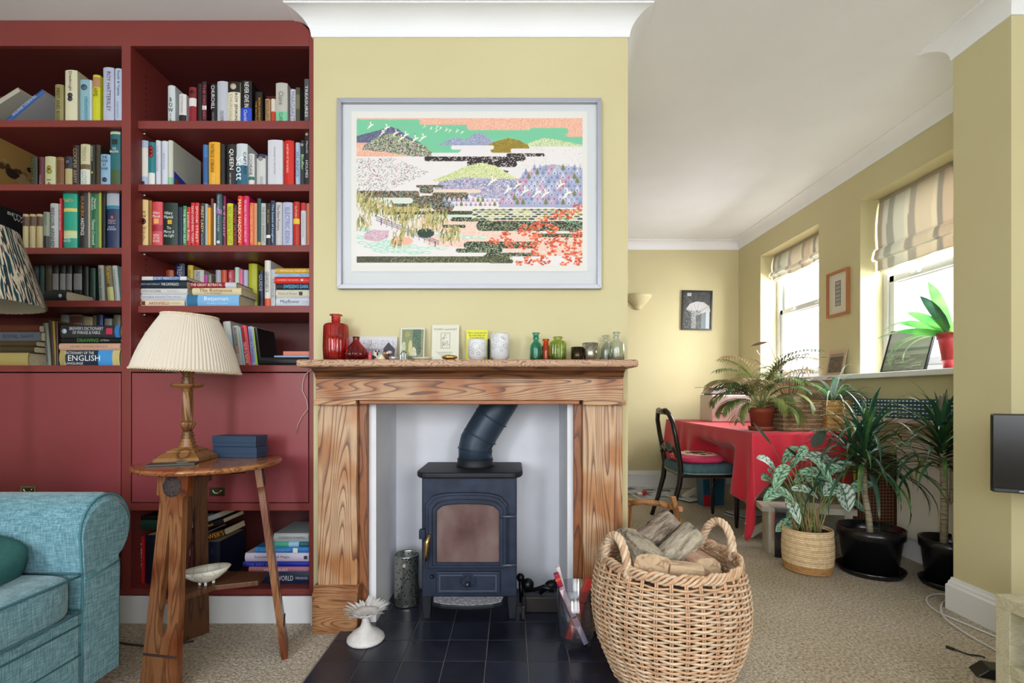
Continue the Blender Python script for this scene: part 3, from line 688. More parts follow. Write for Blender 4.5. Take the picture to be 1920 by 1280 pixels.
# left bay
def cover_art(px0, px1, y0, y1, z, cols, label, txt=None, d=2.158, dpx=.27):
    h = PZ(y0, d)-z; w = .03; x = PX(px1, d)-w/2
    t = book(x, d, z, w, h, dpx, cols[0], label, 'books standing at the far left of the bookcase', bands=[])
    cv = Cv(0, 0, 100, 130, .8, cols[1]); rs = cv.rng
    for k in range(26):
        cx, cy = rs.rand()*100, 45+rs.rand()*50; cv.fill(cv.m_ell(cx, cy, 3+rs.rand()*9, 4+rs.rand()*10), cols[2+k % (len(cols)-2)])
    mx = T4((w/2+.0006, dpx/2, 0), (0, 0, pi/2)); print_mesh('cover_print', cv, dpx-.002, h, mx, t)
    if txt: text(txt, t, (w/2+.0012, dpx*.4, h*.84), dpx*.7, h*.16, 'e8e8e8', Matrix.Rotation(pi/2, 4, 'Z') @ FRONT)
cover_art(-2, -1, 258, 345, ZL[1], ('5c4020', (150, 118, 64), (70, 44, 24), (40, 26, 18), (120, 96, 60), (160, 130, 90)), 'large brown picture book whose battle painting cover shows, second shelf down, left bay')
cover_art(-4, -3, 383, 464, ZL[2], ('14181c', (22, 24, 28), (26, 28, 34), (34, 36, 40)), 'large black book with white lettering behind the patterned lampshade', 'BETWEEN\nWARS')
row('on the top left shelf', ZL[0], [
 (101,117,158,'8c8454',dict(txt=[('FIRST AND ROSS',.06,.9,0,.4,'40381c')])),
 (120,143,131,'d0ccb0',dict(txt=[('Dreadnought',.6,.97,0,.3,'3c3830'),],bands=[],marks=[('dot',.52,.4,'403848'),('dot',.45,.4,'403848')],dp=.2)),
 (148,167,149,'88b0c0',dict(txt=[('DREADNOUGHT',.02,.6,.2,.3,'2890a8')],marks=[('dot',.82,.6,'48606c')])),
 (168,171.5,150,'c8d0d8',{}),
 (172,186,140,'c4c41c',dict(bands=[(.75,.95,'b08060')],txt=[('HMS',.55,.72,0,.6,'605c18')])),
 (191.5,212,126,'b8bcd4',dict(txt=[('ROY HATTERSLEY',.22,.92,.1,.34,'485068')])),
 (213.5,227.5,128,'b8c8e0',dict(txt=[('South & Vestey',.5,.96,.1,.4,'384868'),('DAN SNOW',.1,.4,0,.3,'8094b4')]))], grp=None)
book(PX(0, 2.2), 2.20, ZL[0]+.008, .022, .255, .16, 'b4b6ba', 'blue-spined book leaning steeply on the top left shelf', 'leaning books on the top left shelf', ry=radians(50), bands=[(0, 1, '1c4c94')], txt=[('THE PLIMSOLL SENSATION',.3,.85,0,.6,'c8dcf0')])
book(PX(-60, 2.16), 2.16, ZL[0]+.008, .02, .27, .17, 'b0aca0', 'pale book with red flowers leaning at the far left of the top shelf', 'leaning books on the top left shelf', ry=radians(58))
row('on the second shelf down, left bay', ZL[1], [
 (55,68,294,'26261a',dict(txt='HISTORY',tc='50502c')),(71,81,294,'541424',dict(txt=[('WAR',.05,.4,0,.5,'a07080')])),
 (82,102,293,'b4b48c',dict(marks=[('dot',.5,.5,'7c8c2c'),('dot',.62,.4,'a87838')],txt=[('14',.02,.22,0,.4,'383828')])),(104,118,294,'6c4424',dict(bands=[(.05,.1,'8c6434'),(.9,.94,'8c6434')])),
 (120,134,293,'1c2430',dict(bands=[(0,.6,'a89c70')],marks=[('dot',.82,.5,'5c5c70')])),(135,147,272,'281c1c',dict(txt='COOPER ARMY',tc='a08c70')),
 (149,167,270,'c0bc9c',dict(bands=[(0,.4,'ccd0c8'),(.4,.52,'645438')],txt=[('LLOYD',.05,.35,0,.5,'74a090'),('TRENCH',.6,.95,0,.4,'9c9468')])),
 (168,177,271,'14140f',dict(marks=[('dot',.34,.5,'b8a840')],txt=[('BISMARCK',.6,.95,0,.4,'b0b0a0')])),(177.5,187,271,'302818',{}),
 (187,205,289,'84a8c8',dict(txt=[('THE\nWAR\nAT\nWAR',.5,.95,0,.7,'243860')],up=True,marks=[('dot',.2,.5,'34384c')])),
 (205,224,245,'1c646c',dict(bands=[(.0,.3,'3c5430'),(.94,.98,'c8c8a0')],txt=[('THE\nBALKANS',.58,.72,0,.86,'e8ecec')],up=True,marks=[('sq',.8,.5,'182428')]))])
row('on the third shelf down, left bay', ZL[2], [
 (40,51,401,'a49468',dict(bands=[(.66,.93,'44241c')])),(53,64,401,'a49468',dict(bands=[(.66,.93,'44241c')])),(66,78,401,'a49468',dict(bands=[(.66,.93,'44241c')])),
 (79,91,397,'788070',dict(bands=[(0,.35,'18181c')],txt=[('FIVE DAYS',.65,.95,0,.4,'50584c')])),
 (92,107.5,381,'a4a8a8',dict(txt=[('BEEVOR ARNHEM',.02,.9,-.05,.42,'34383c')])),
 (111,115,372,'b01c28',dict(txt=[('How to be a Patriot',.3,.95,0,.7,'f0d8d8')])),
 (116,143,360,'18947c',dict(bands=[(.2,.3,'b8c8a0'),(.66,.72,'c8b868'),(.3,.33,'c8b868')],txt=[('EARTH',.8,.9,0,.6,'c8b868'),('WORLD\nHISTORY',.12,.22,-.1,.5,'dcece4')],up=True,what='with pale bands')),
 (146,164,360,'14161c',dict(txt=[('DUNKIRK',.56,.92,0,.34,'b07830'),('HASTINGS',.24,.54,0,.36,'e0e0e0')],what='with orange lettering')),
 (165,168,361,'a8a490',{}),(168.5,184,359,'146440',dict(txt=[('Diarmaid\nMacCulloch',.68,.9,0,.55,'d8e8dc'),('Thomas Cromwell',.08,.52,-.05,.32,'d8e8dc')])),
 (184.5,189.5,359,'98a030',{}),(190.5,197,362,'101410',{}),
 (198,222,359,'1c2c54',dict(bands=[(.76,.98,'a0a8b4'),(.7,.76,'287890')],txt=[('N.A.M.\nRODGER',.33,.4,0,.7,'c8d0e0'),('The\nSafeguard\nof the Sea',.44,.56,0,.6,'d0b0b0')],up=True,marks=[('dot',.56,.2,'c06040')],what='with a pale picture band'))])
row('in the fourth shelf down, left bay', ZL[3], [
 (60,71,498,'1c3438',{}),(72,81,498,'1c4444',{}),(83,95,497,'4c4430',{}),
 (96,108,497,'14181a',dict(bands=[(.42,.8,'9c9ca0')])),(110,121,497,'14181a',dict(bands=[(.42,.8,'9c9ca0')])),(122,133,497,'14181a',dict(bands=[(.42,.8,'9c9ca0')])),(136,152,497,'14181a',dict(bands=[(.42,.8,'9c9ca0')])),
 (154,164,499,'10140f',{}),(166,177,502,'123c30',{})], d=2.32, dp=.1, jit=.004)
row('at the right end of the fourth shelf, left bay', ZL[3], [
 (182,193,497,'888c84',dict(lean=-2,bx=2,txt=[('PATERNAL BOOK',.1,.9,0,.4,'404440')])),(195,207,498,'5c4c24',dict(lean=-5,bx=6,bands=[(0,.42,'a8a868')],txt=[('MURPHY',.5,.95,0,.5,'c0a040')])),(209,219,498,'a0a8a4',dict(lean=-5,bx=5,txt=[('THE SHIPPING NEWS',.1,.9,0,.35,'687070')]))], d=2.19)
stack('the middle of the fourth shelf, left bay', [(82,123,543,563,'1c2630',dict(marks=[('dot',.25,.35,'c8ccd0')],cn='dark navy'))], z0=ZL[3], dp=.15)
stack('the far left end of the fifth shelf, left bay', [(-40,72,604,617,'5c2418',{}),(-40,75,618,635,'5c6474',dict(txt=[('ROYAL NAVY',.1,.6,0,.4,'2c3440')])),(-30,66,636,646,'4c3820',{}),(-30,62,647,659,'3c3424',{}),(-40,52,660,684.5,'a8985c',dict(cn='khaki card'))], z0=ZL[4], dp=.2, d=2.14)
row('left of the reference stack, fifth shelf, left bay', ZL[4], [(80,90,606,'686c60',dict(lean=-5,bx=5,txt=[('HISTORY OF THE WAR',.1,.9,0,.4,'383c34')])),(92,98,600,'281c18',dict(lean=-4,bx=4)),(99,104,602,'907028',dict(lean=-3,bx=2)),(104.5,109,604,'38201c',dict(lean=-1))])
row('in the back row of the fifth shelf, left bay', ZL[4], [(112,127,590,'787c80',{}),(130,152,590,'8c8478',dict(bands=[(.84,.98,'542820')])),(154,172,594,'9c8c68',{}),(173,180,591,'5c5c44',{}),(181,191,590,'1c2c64',{}),(194,208,597,'848478',{}),(211,224,590,'6c6c58',{})], d=2.31, dp=.12, jit=.004)
stack('the reference stack on the fifth shelf, left bay', [
 (113,224,606,629,'2c2c34',dict(txt=[("BREWER'S DICTIONARY\nOF PHRASE & FABLE",.27,.84,.06,.6,'e0e0e8')],bands=[(0,.08,'2c74b4')],marks=[('sq',.17,.5,'c02c4c'),('dot',.93,.4,'b8d0d8')],what='with a red flower')),
 (114,225,630,641,'0c1012',dict(txt=[('DRAWING',.36,.72,0,.62,'4c9c3c'),('LETTERING',.18,.33,0,.3,'b0b0b0')])),
 (110,225,641.5,654.5,'d0a48c',dict(txt=[('THE TIMES, THE PEOPLE, THE PLACES',.2,.82,0,.26,'90685c')],cn='peach')),
 (111,224,655,684.5,'1a2c44',dict(txt=[('DICTIONARY OF THE',.42,.9,.33,.17,'ecece4'),('ENGLISH',.32,.85,.0,.36,'f4f4f0'),('LANGUAGE',.6,.9,-.34,.15,'ecece4')],bands=[(.12,.36,'4094d8'),(0,.12,'c8b878'),(.9,1,'a89860')],what='with white capitals'))], z0=ZL[4], dp=.19)
# bottom compartment
row('in the open bottom compartment', ZB, [
 (247,269,1006,'b41418',dict(txt=[('PAPERBACK',.32,.86,.18,.36,'f0e8e8'),('THESAURUS',.3,.8,-.28,.36,'f0e8e8')],bands=[],marks=[],what='with white capitals')),
 (271,293,1003,'14182c',{}),(345,361,996,'58182c',dict(txt=[('SCOTT',.5,.9,0,.5,'d8c8b0')],dy=.05)),(380,384,1000,'bcbcbc',dict(dy=.04)),
 (385,411,1016,'141c34',dict(dp=.22,txt=[('WORLD',.7,.85,0,.5,'4c5870')],what='with a plain cover'))], jit=.004)
zg = ZB+.215
stack('the pair lying across the tops of the bottom compartment books', [(252,330,966,974,'14161a',dict(cn='black')),(250,360,975,994,'143c34',dict(cn='dark green'))], z0=PZ(994,2.156), dp=.16)
book(PX(421,2.15), 2.15, PZ(998,2.15), .03, .16, .17, '44181c', 'brown book with gold capitals tilted on top of the navy book', 'tilted books in the bottom compartment', ry=radians(-90-17), txt=[("BREWER'S",.02,.75,0,.7,'d8a430')])
book(PX(419,2.15), 2.15, PZ(976,2.15), .02, .16, .16, '241c1c', 'black book with gold letters, tilted, second from the top', 'tilted books in the bottom compartment', ry=radians(-90-17), txt=[("Vixen",.3,.7,0,.6,'d8b860')])
book(PX(412,2.15), 2.15, PZ(965,2.15), .022, .15, .16, 'b8bcc4', 'white book tilted at the top of the slanting pile', 'tilted books in the bottom compartment', ry=radians(-90-20))
stack('the right-hand pile in the bottom compartment', [
 (513,579,1004,1020,'a8acb0',dict(txt=[('MASTERPIECES OF PAINTING',.1,.85,0,.3,'60646c')])),
 (503,579,1021,1031,'1c5c6c',dict(bands=[(.25,.5,'90c0dc'),(.5,.85,'48a890')],cn='teal and white')),
 (478,579,1032,1043,'2c78bc',dict(txt=[('THE MUSEUM OF MODERN ART',.35,.9,0,.3,'70b8e8')],marks=[('sq',.25,.8,'d8dce0')])),
 (459,579,1044,1060,'c8c0d8',dict(txt=[('Surrealism and Magic',.3,.85,.05,.36,'302c40')],marks=[('sq',.05,.4,'302c40')])),
 (455,579,1060.5,1070.5,'1c28a0',dict(txt=[('THE ART OF T',.5,.95,0,.5,'6878e0')])),
 (466,579,1071,1080.5,'b87890',dict(txt=[('WILLIAM BLAKE',.35,.75,0,.55,'f0dce4')])),
 (482,579,1081,1103,'182848',dict(txt=[('WORLD',.3,.62,0,.45,'dce0ec'),('TIMES BOOKS',.02,.26,0,.24,'c8d0e4')]))], z0=ZB, dp=.21)
# ------------------------------------------------------------- fire surround
PINE_V = wood('pine_upright', (204, 168, 134), (120, 78, 54), (9, 9, .55), 26, patch=(226, 190, 152))
PINE_H = wood('pine_across', (194, 152, 112), (104, 62, 40), (.75, 6, 11), 26, patch=(222, 178, 134))
PINE_S = wood('pine_shelf', (196, 158, 128), (118, 78, 58), (9, 6, 30), 14)
PINE_P = wood('pine_plinth', (178, 130, 88), (110, 68, 40), (2.5, 6, 18), 14, patch=(200, 160, 130))
LY = 2.03                                                  # face of the uprights
fs = thing('fire_surround', 'stripped pine fire surround with a mantel shelf around the stove recess', 'fireplace', (0, 0, 0))
MB().box(-.866, .508, 1.92, BY-.001, 1.107, 1.137).build('mantel_shelf', PINE_S, fs, bevel=.009, seg=3)
pf = [(BY-.001, 1.107), (1.945, 1.107), (1.95, 1.095), (1.975, 1.085), (1.985, 1.068), (1.985, 1.064), (BY-.001, 1.064)]
MB().prism(pf, -.815, .462, 'x').build('bed_moulding', wood('pine_dark', (110, 66, 36), (60, 30, 14), (1.6, 9, 10), 9), fs, bevel=.002)
MB().box(-.818, .464, LY-.03, BY-.001, .972, 1.066).build('frieze', PINE_H, fs, bevel=.003)
MB().box(-.64, .283, LY-.022, BY-.001, .955, .972).build('lintel_bead', wood('pine_bead', (170, 104, 60), (110, 56, 28), (2, 9, 10), 5), fs, bevel=.004)
for xa, xb, s in ((-.822, -.655, 1), (.30, .468, -1)):
    MB().box(xa, xb, LY, BY-.001, .19, .955).build('pilaster', PINE_V, fs, bevel=.004)
    MB().box(xa-.004, xb+.006, LY-.034, BY-.001, .952, .974).build('capital', PINE_H, fs, bevel=.003)
    xi0, xi1 = (xb, xb+.035) if s == 1 else (xa-.035, xa)
    MB().box(xi0, xi1, LY+.022, BY-.001, .0, .957).build('inner_slip', wood('pine_slip', (150, 92, 54), (92, 48, 26), (12, 12, 2), 8), fs, bevel=.003)
    p = [(LY-.03, 0), (LY-.03, .165), (LY-.018, .172), (LY-.018, .182), (LY, .192), (BY-.001, .192), (BY-.001, 0)]
    MB().prism(p, xa-.012, xb+.010, 'x').build('plinth', PINE_P, fs, bevel=.002)
# thin wire hanging from the shelf end
wp = [P(588, 690, 2.09), P(572, 702, 2.09), P(568, 718, 2.09), P(567, 732, 2.09), P(575, 748, 2.09), P(577, 766, 2.09), P(566, 780, 2.09), P(558, 795, 2.09), P(555, 812, 2.09)]
wp = [p+Vector((R.uniform(-.002, .002), 0, 0)) for p in wp]
tag(MB().tube(wp, .0013, 5).build('fairy_wire', M((214, 190, 180), .4, .5)), 'thin pale wire dangling from the left end of the mantel shelf', 'wire')

# ------------------------------------------------------------- hearth
TB = M((32, 35, 48), .26, vary=.35, scale=7, bmp=.1)
TBs = [TB, M((28, 31, 43), .3, vary=.3, scale=9, bmp=.1), M((36, 40, 54), .24, vary=.35, scale=6, bmp=.1)]
he = struct(MB().box(-.722, .378, 1.40, 2.092, -.02, .0065).box(RX0, RX1, 2.09, RY, -.02, .0065).build('hearth', M((128, 126, 122), .8)))
xs = [-.717+.155*i for i in range(8)]; ys = [1.463+.155*i for i in range(5)]+[2.243, 2.398, 2.446]
for j in range(len(ys)-1):
    for i in range(7):
        xa, xb, ya, yb = xs[i]+.0016, xs[i+1]-.0016, ys[j]+.0016, ys[j+1]-.0016
        if ya > 2.0 and j >= 4: xa, xb = max(xa, RX0+.001), min(xb, RX1-.001)
        if xb-xa < .01: continue
        dz = R.uniform(-.0008, .0008)
        MB().box(xa, xb, ya, yb, .0, .010+dz).build('tile', R.choice(TBs), he, bevel=.001, seg=1)

# ------------------------------------------------------------- stove
IRON = M((36, 46, 68), .5, .35, vary=.35, scale=14, bmp=.15); IROND = M((26, 29, 38), .55, .3, vary=.3, scale=12, bmp=.1)
SX, SF = -.187, 2.10
st = thing('wood_burning_stove', 'blue-black cast iron wood burning stove standing in the fireplace recess', 'stove', (SX, SF, .01))
Z = lambda py, d=SF: PZ(py, d)-.01
w2 = .208
MB().box(-w2, w2, 0, .27, .10, Z(893)).build('body', IRON, st, bevel=.006)
tp_ = [(-.235, .30), (-.235, .05)]+[(-.235+.05*(1-cos(a)), .05-.085*sin(a)) for a in [pi/2*i/6 for i in range(1, 7)]]+[(.235-.05*(1-cos(a)), .05-.085*sin(a)) for a in [pi/2*i/6 for i in range(6, 0, -1)]]+[(.235, .05), (.235, .30)]
MB().prism(tp_, Z(893)-.004, Z(893)+.022, 'z').build('top_plate', IROND, st, bevel=.008, seg=3)
def arch(x0, x1, z0, z1, rise, n=12):
    r = [(x0, z0)]+[(x0+(x1-x0)*i/n, z1-rise+rise*sqrt(max(0, 1-abs(2*i/n-1)**3.2))) for i in range(n+1)]+[(x1, z0)]; return r
sx = lambda px, d=SF-.02: PX(px, d)-SX
o = arch(sx(797), sx(952), Z(1062), Z(922), .05)
i1 = arch(sx(818), sx(936), Z(1052), Z(943), .03)
door = MB().ring(o, i1, -.022, .0, 'y').build('door', IRON, st, bevel=.004)
MB().ring(arch(sx(803), sx(949), Z(1060), Z(926), .05), arch(sx(811), sx(943), Z(1056), Z(934), .04), -.030, -.02, 'y').build('moulding', IRON, door, bevel=.003)
gm, gnt, gb = newmat('sooty_glass'); gb.inputs['Roughness'].default_value = .2
n_ = N(gnt, 'ShaderNodeTexNoise', Scale=6.0, Detail=5.0); gnt.links.new(coords(gnt, (1, 1, .6)), n_.inputs['Vector'])
gnt.links.new(ramp(gnt, n_.outputs['Fac'], [(.3, (78, 52, 52)), (.5, (112, 88, 88)), (.65, (128, 112, 110)), (.8, (150, 138, 134))]), gb.inputs['Base Color'])
MB().prism(arch(sx(817), sx(937), Z(1053), Z(942), .03), -.008, -.004, 'y').build('stove_glass', gm, door)
BRS = M((196, 168, 110), .25, 1.0)
hd = MB().tube([(sx(806), -.03, Z(1000)), (sx(806), -.05, Z(1000))], .008, 10).build('door_handle', BRS, st, bevel=.0)
MB().tube([(sx(807), -.052, Z(998)), (sx(803), -.056, Z(1010)), (sx(802), -.056, Z(1030)), (sx(801), -.054, Z(1043))], [.007, .011, .010, .006], 10).build('grip', BRS, hd)
MB().box(sx(786), sx(798), -.03, 0, Z(1007), Z(990)).build('latch', IRON, st, bevel=.003)
for y in (965, 1055): MB().tube([(sx(938), -.03, Z(y)), (sx(968), -.03, Z(y))], .006, 8).box(sx(940), sx(962), -.032, -.02, Z(y)-.004, Z(y)+.004).build('hinge', M((90, 98, 112), .4, .6), st)
dr = MB().box(sx(817), sx(938), -.012, 0, Z(1111), Z(1070)).build('ash_drawer', IRON, st, bevel=.004)
MB().ring([(sx(823), Z(1106)), (sx(931), Z(1106)), (sx(931), Z(1075)), (sx(823), Z(1075))], [(sx(825), Z(1104)), (sx(929), Z(1104)), (sx(929), Z(1077)), (sx(825), Z(1077))], -.015, -.011, 'y').build('bead', M((84, 92, 108), .5, .4), dr)
kx, kz = sx(877), Z(1088)
MB().ring([(kx+.036*cos(a), kz+.036*sin(a)) for a in [2*pi*i/24 for i in range(24)]], [(kx+.027*cos(a), kz+.027*sin(a)) for a in [2*pi*i/24 for i in range(24)]], -.02, -.008, 'y').box(kx-.011, kx+.011, -.02, -.008, kz-.034, kz+.034).build('air_vent', IRON, st, bevel=.003)
MB().ball((kx, -.035, kz-.004), .012).tube([(kx, -.01, kz-.004), (kx, -.03, kz-.004)], .006).build('knob', M((70, 76, 92), .3, .8), st)
MB().ball((sx(809), -.012, Z(1079)), .009).build('knob', IROND, st)
lp = [(sx(808), 0), (sx(812), -.05), (sx(830), -.075), (sx(877), -.09), (sx(925), -.075), (sx(943), -.05), (sx(947), 0)]
MB().prism(lp, Z(1127), Z(1119), 'z').build('ash_lip', IROND, st, bevel=.005, seg=2)
ash = MB().prism([(x*.95, y*.93-.002) for x, y in lp], Z(1119), Z(1119)+.003, 'z').build('ash_dusting', M((150, 152, 162), .95, vary=.5, scale=90, bmp=.8), st)
for x in (-w2+.02, w2-.02):
    for y in (.03, .24): MB().prism([(x-.022, .10), (x+.022, .10), (x+.014, 0), (x-.014, 0)], y-.018, y+.018, 'y').build('leg', IROND, st, bevel=.003)
MB().tube([(kx, -.02, .07), (kx, -.03, .07)], .007).build('riddling_knob', M((60, 64, 74), .4, .7), st)
PIPE = M((44, 60, 78), .42, .25, vary=.12, scale=5)
fx, fy = PX(891, 2.27)-SX, 2.27-SF; r_ = .079
cz = Z(878, 2.27)
def w_(px, py): return Vector((PX(px, 2.27)-SX, fy, PZ(py, 2.27)-.01))
p0 = Vector((fx, fy, Z(893)+.02)); p1 = w_(891, 845); p2 = w_(903, 812); p3 = w_(922, 780); p4 = w_(963, 716); p5 = w_(1000, 655)
MB().lathe([(.088, Z(893)+.018), (.09, Z(893)+.03), (.084, Z(893)+.042), (.084, Z(893)+.058), (.079, Z(893)+.06)], 32, (fx, fy, 0)).build('flue_collar', IROND, st)
MB().tube([p0, w_(891, 838), w_(893, 828), w_(906, 806), w_(911, 798), w_(926, 774), w_(960, 718)], r_, 36).build('flue_pipe', PIPE, st)
for a, b in ((w_(891, 842), Vector((.12, 0, 1))), (w_(900, 818), Vector((.5, 0, 1))), (w_(921, 783), Vector((.62, 0, 1)))):
    q = b.normalized().to_track_quat('Z', 'Y').to_matrix().to_4x4(); q.translation = a
    MB().lathe([(r_, -.004), (r_+.004, -.002), (r_+.004, .002), (r_, .004)], 36, mtx=q).build('flue_seam', PIPE, st)

# ------------------------------------------------------------- big framed print
ART = Cv(165, 175, 1592, 1110, .30, (226, 222, 224)); A = ART; F_, B_ = A.fill, A.m_band
grn = (118, 196, 158); pnk = (232, 178, 156); blk = (44, 36, 44); olv = (150, 128, 44)
F_(A.m_rect(0, 2000, 182, 352), grn); F_(B_(100, 828, 330, 393), grn)
for (x0, x1, y0, y1) in ((100, 2000, 100, 184), (560, 2000, 175, 216), (858, 2000, 205, 250), (1480, 2000, 240, 294)): F_(B_(x0, x1, y0, y1), pnk)
F_(B_(1250, 1500, 238, 275), grn)
A.speck(A.m_rect(0, 2000, 170, 300) & (np.abs(A.a-np.array(pnk)).sum(2) < 4), [(214, 146, 130), (242, 206, 186)], .16)
m = A.m_poly([(165, 288), (260, 262), (330, 245), (380, 228), (430, 245), (480, 285), (600, 352), (600, 365), (165, 330)]); F_(m, (92, 98, 130)); A.speck(m, [(70, 76, 104), (150, 150, 176)], .12)
m = A.m_poly([(680, 345), (760, 305), (800, 296), (850, 312), (900, 280), (935, 264), (980, 285), (1040, 330), (1060, 348)]); F_(m, (150, 158, 190)); A.speck(m, [(196, 200, 214), (120, 126, 160)], .2)
m = A.m_poly([(980, 350), (1040, 322), (1120, 300), (1190, 315), (1262, 354)]) | B_(1005, 1255, 345, 394); F_(m, olv); A.speck(m, [(96, 84, 36), (190, 168, 80)], .1)
m = A.m_poly([(1240, 335), (1340, 300), (1420, 310), (1592, 345), (1592, 354), (1250, 354)]); F_(m, (196, 212, 164)); A.speck(m, [(150, 170, 120), (226, 232, 200)], .3)
F_(B_(760, 1030, 346, 373), (226, 222, 226)); F_(B_(630, 1112, 394, 418), (226, 222, 226)); F_(B_(1135, 1700, 366, 396), (226, 222, 226)); F_(B_(820, 1010, 372, 396), (226, 222, 226))
F_(B_(60, 520, 330, 416), pnk); A.speck(B_(60, 520, 330, 416), [(240, 214, 196), (214, 150, 134)], .12)
m = A.m_poly([(240, 330), (300, 290), (400, 270), (470, 300), (600, 350), (635, 385), (640, 415), (520, 418), (360, 390), (200, 375), (210, 345)]); F_(m, (96, 112, 90)); A.speck(m, [(176, 160, 196), (214, 160, 176), (150, 176, 120), (200, 214, 170), (60, 70, 66)], .14, 2)
for b in ((1110, 1352, 397, 417), (590, 1232, 417, 445), (860, 1176, 440, 484), (1068, 1122, 502, 522)): F_(B_(*b), blk); A.speck(B_(*b), [(232, 220, 214)], .07, 2)
m = A.m_rect(165, 640, 425, 632); A.speck(m & (A.X < 200+430*(1-abs(A.Y-520)/180)), [(150, 60, 74), (120, 160, 150), (196, 140, 150), (60, 40, 50), (190, 214, 200)], .028, 2)
m = A.m_poly([(650, 562), (740, 530), (850, 480), (950, 455), (1040, 475), (1110, 520), (1200, 568), (1190, 585), (660, 575)]); F_(m, (214, 220, 168)); A.speck(m, [(176, 190, 116), (232, 236, 200), (150, 166, 100)], .18)
m = A.m_poly([(690, 575), (850, 550), (1190, 560), (1190, 680), (930, 680), (820, 640), (640, 640)]); F_(m, (172, 176, 208)); A.speck(m, [(210, 160, 190), (130, 150, 184), (226, 214, 226), (120, 130, 160)], .17, 2)
F_(B_(600, 950, 625, 645), (228, 208, 190))
for b in ((540, 712, 597, 612), (560, 650, 606, 650), (60, 560, 632, 678), (640, 870, 645, 672), (380, 720, 668, 742), (560, 870, 665, 700), (640, 780, 700, 760)): F_(B_(*b), (38, 40, 46)); A.speck(B_(*b), [(90, 110, 84), (196, 110, 84), (150, 170, 150), (60, 76, 66)], .16, 2)
for b in ((340, 900, 760, 784), (60, 300, 700, 706)): F_(B_(*b), (48, 52, 38)); A.speck(B_(*b), [(130, 136, 70)], .2)
F_(B_(330, 560, 735, 765), (196, 176, 120)); F_(B_(60, 520, 678, 712), (214, 222, 214)); F_(B_(640, 900, 782, 800), (206, 218, 210))
F_(A.m_poly([(560, 812), (1180, 812), (1250, 900), (1592, 900), (1592, 1045), (1250, 1045), (1000, 1000), (620, 980), (560, 900)]), (232, 204, 190)); A.speck(A.m_rect(560, 1592, 812, 1045) & (np.abs(A.a-np.array((232, 204, 190))).sum(2) < 4), [(240, 222, 212), (220, 176, 162)], .2)
for b in ((758, 1000, 800, 826), (920, 1600, 822, 888), (705, 852, 846, 868), (1300, 1592, 905, 925), (790, 1085, 996, 1022), (840, 1300, 955, 996), (980, 1320, 1022, 1048), (960, 1060, 1036, 1070)): F_(B_(*b), (44, 52, 44)); A.speck(B_(*b), [(84, 104, 74), (176, 190, 150), (24, 30, 28)], .15, 2)
m = A.m_poly([(1060, 735), (1080, 650), (1160, 590), (1230, 520), (1330, 480), (1400, 466), (1592, 490), (1592, 740)]); F_(m, (164, 170, 200))
def tears(x0, x1, y0, y1, dx, dy, w, h, mask=None):
    k = 0
    y = y0
    while y <= y1:
        x = x0+(k % 2)*dx/2
        while x <= x1:
            ix, iy = int((x-A.x0)*A.k), int((y-A.y0)*A.k)
            if mask is None or (0 <= ix < A.W and 0 <= iy < A.H and mask[iy, ix]):
                c = R.choice([(206, 154, 178), (160, 172, 206), (206, 208, 226), (140, 152, 190), (222, 176, 200), (186, 192, 218), (124, 128, 60)])
                F_(A.m_poly([(x-w, y), (x-w*.7, y-h*.4), (x, y-h), (x+w*.7, y-h*.4), (x+w, y), (x, y+h*.15)]), c)
                F_(A.m_ell(x, y-h*.12, w*.35, h*.16), (104, 112, 150))
            x += dx
        y += dy; k += 1
tears(1070, 1592, 500, 735, 36, 27, 14, 38, m); tears(720, 1060, 700, 735, 30, 26, 12, 30)
k = 0
for y in range(752, 822, 14):
    x = 915+(k % 2)*22
    while x < 1592:
        c = R.choice([(120, 130, 52), (60, 72, 66), (196, 196, 150), (84, 96, 70)]); F_(A.m_ell(x, y, 26, 10), (228, 224, 214)); F_(A.m_ell(x, y+3, 22, 7), c); x += 44
    k += 1
for (x0, y0, x1, y1) in [(180, 870, 330, 905), (200, 960, 700, 1000), (300, 1010, 600, 1025), (240, 985, 520, 990), (560, 900, 960, 930), (165, 920, 420, 960)]:
    for t in range(9): F_(A.m_ell(x0+(x1-x0)*t/8, y0+(y1-y0)*t/8+6*sin(t*2.3), 34, 9), (172, 214, 198)); F_(A.m_ell(x0+(x1-x0)*t/8+6, y0+(y1-y0)*t/8+6*sin(t*2.3), 20, 4), (226, 230, 226))
F_(A.m_ell(450, 950, 70, 28), (238, 176, 156)); F_(A.m_poly([(215, 905), (260, 880), (370, 885), (360, 930), (290, 955), (215, 940)]), (206, 170, 188)); A.speck(A.m_ell(290, 915, 75, 38), [(140, 110, 130), (230, 214, 222)], .16)
for k in range(3): A.line(290, 795+k*12, 680, 950+k*10, 5, (124, 100, 124))
for x in range(320, 670, 34): A.line(x, 800+(x-290)*.41, x, 835+(x-290)*.41, 4, (96, 78, 100))
F_(A.m_ell(600, 900, 55, 30), (34, 60, 52))
for (ax, ay, n, sp) in [(210, 660, 14, 60), (260, 700, 16, 70), (330, 720, 14, 70), (420, 760, 16, 80), (560, 740, 16, 80), (640, 800, 14, 60), (760, 880, 16, 60), (500, 840, 12, 60), (200, 800, 14, 50), (430, 910, 8, 40), (700, 780, 10, 60)]:
    for q in range(n*4):
        x = ax+R.uniform(-sp, sp); y = ay+R.uniform(-30, 50); L = R.uniform(18, 50); dx = R.uniform(-18, 12)
        A.line(x, y, x+dx, y+L, 6, R.choice([(176, 168, 104), (150, 150, 84), (196, 184, 128), (104, 108, 60), (202, 180, 130)]))
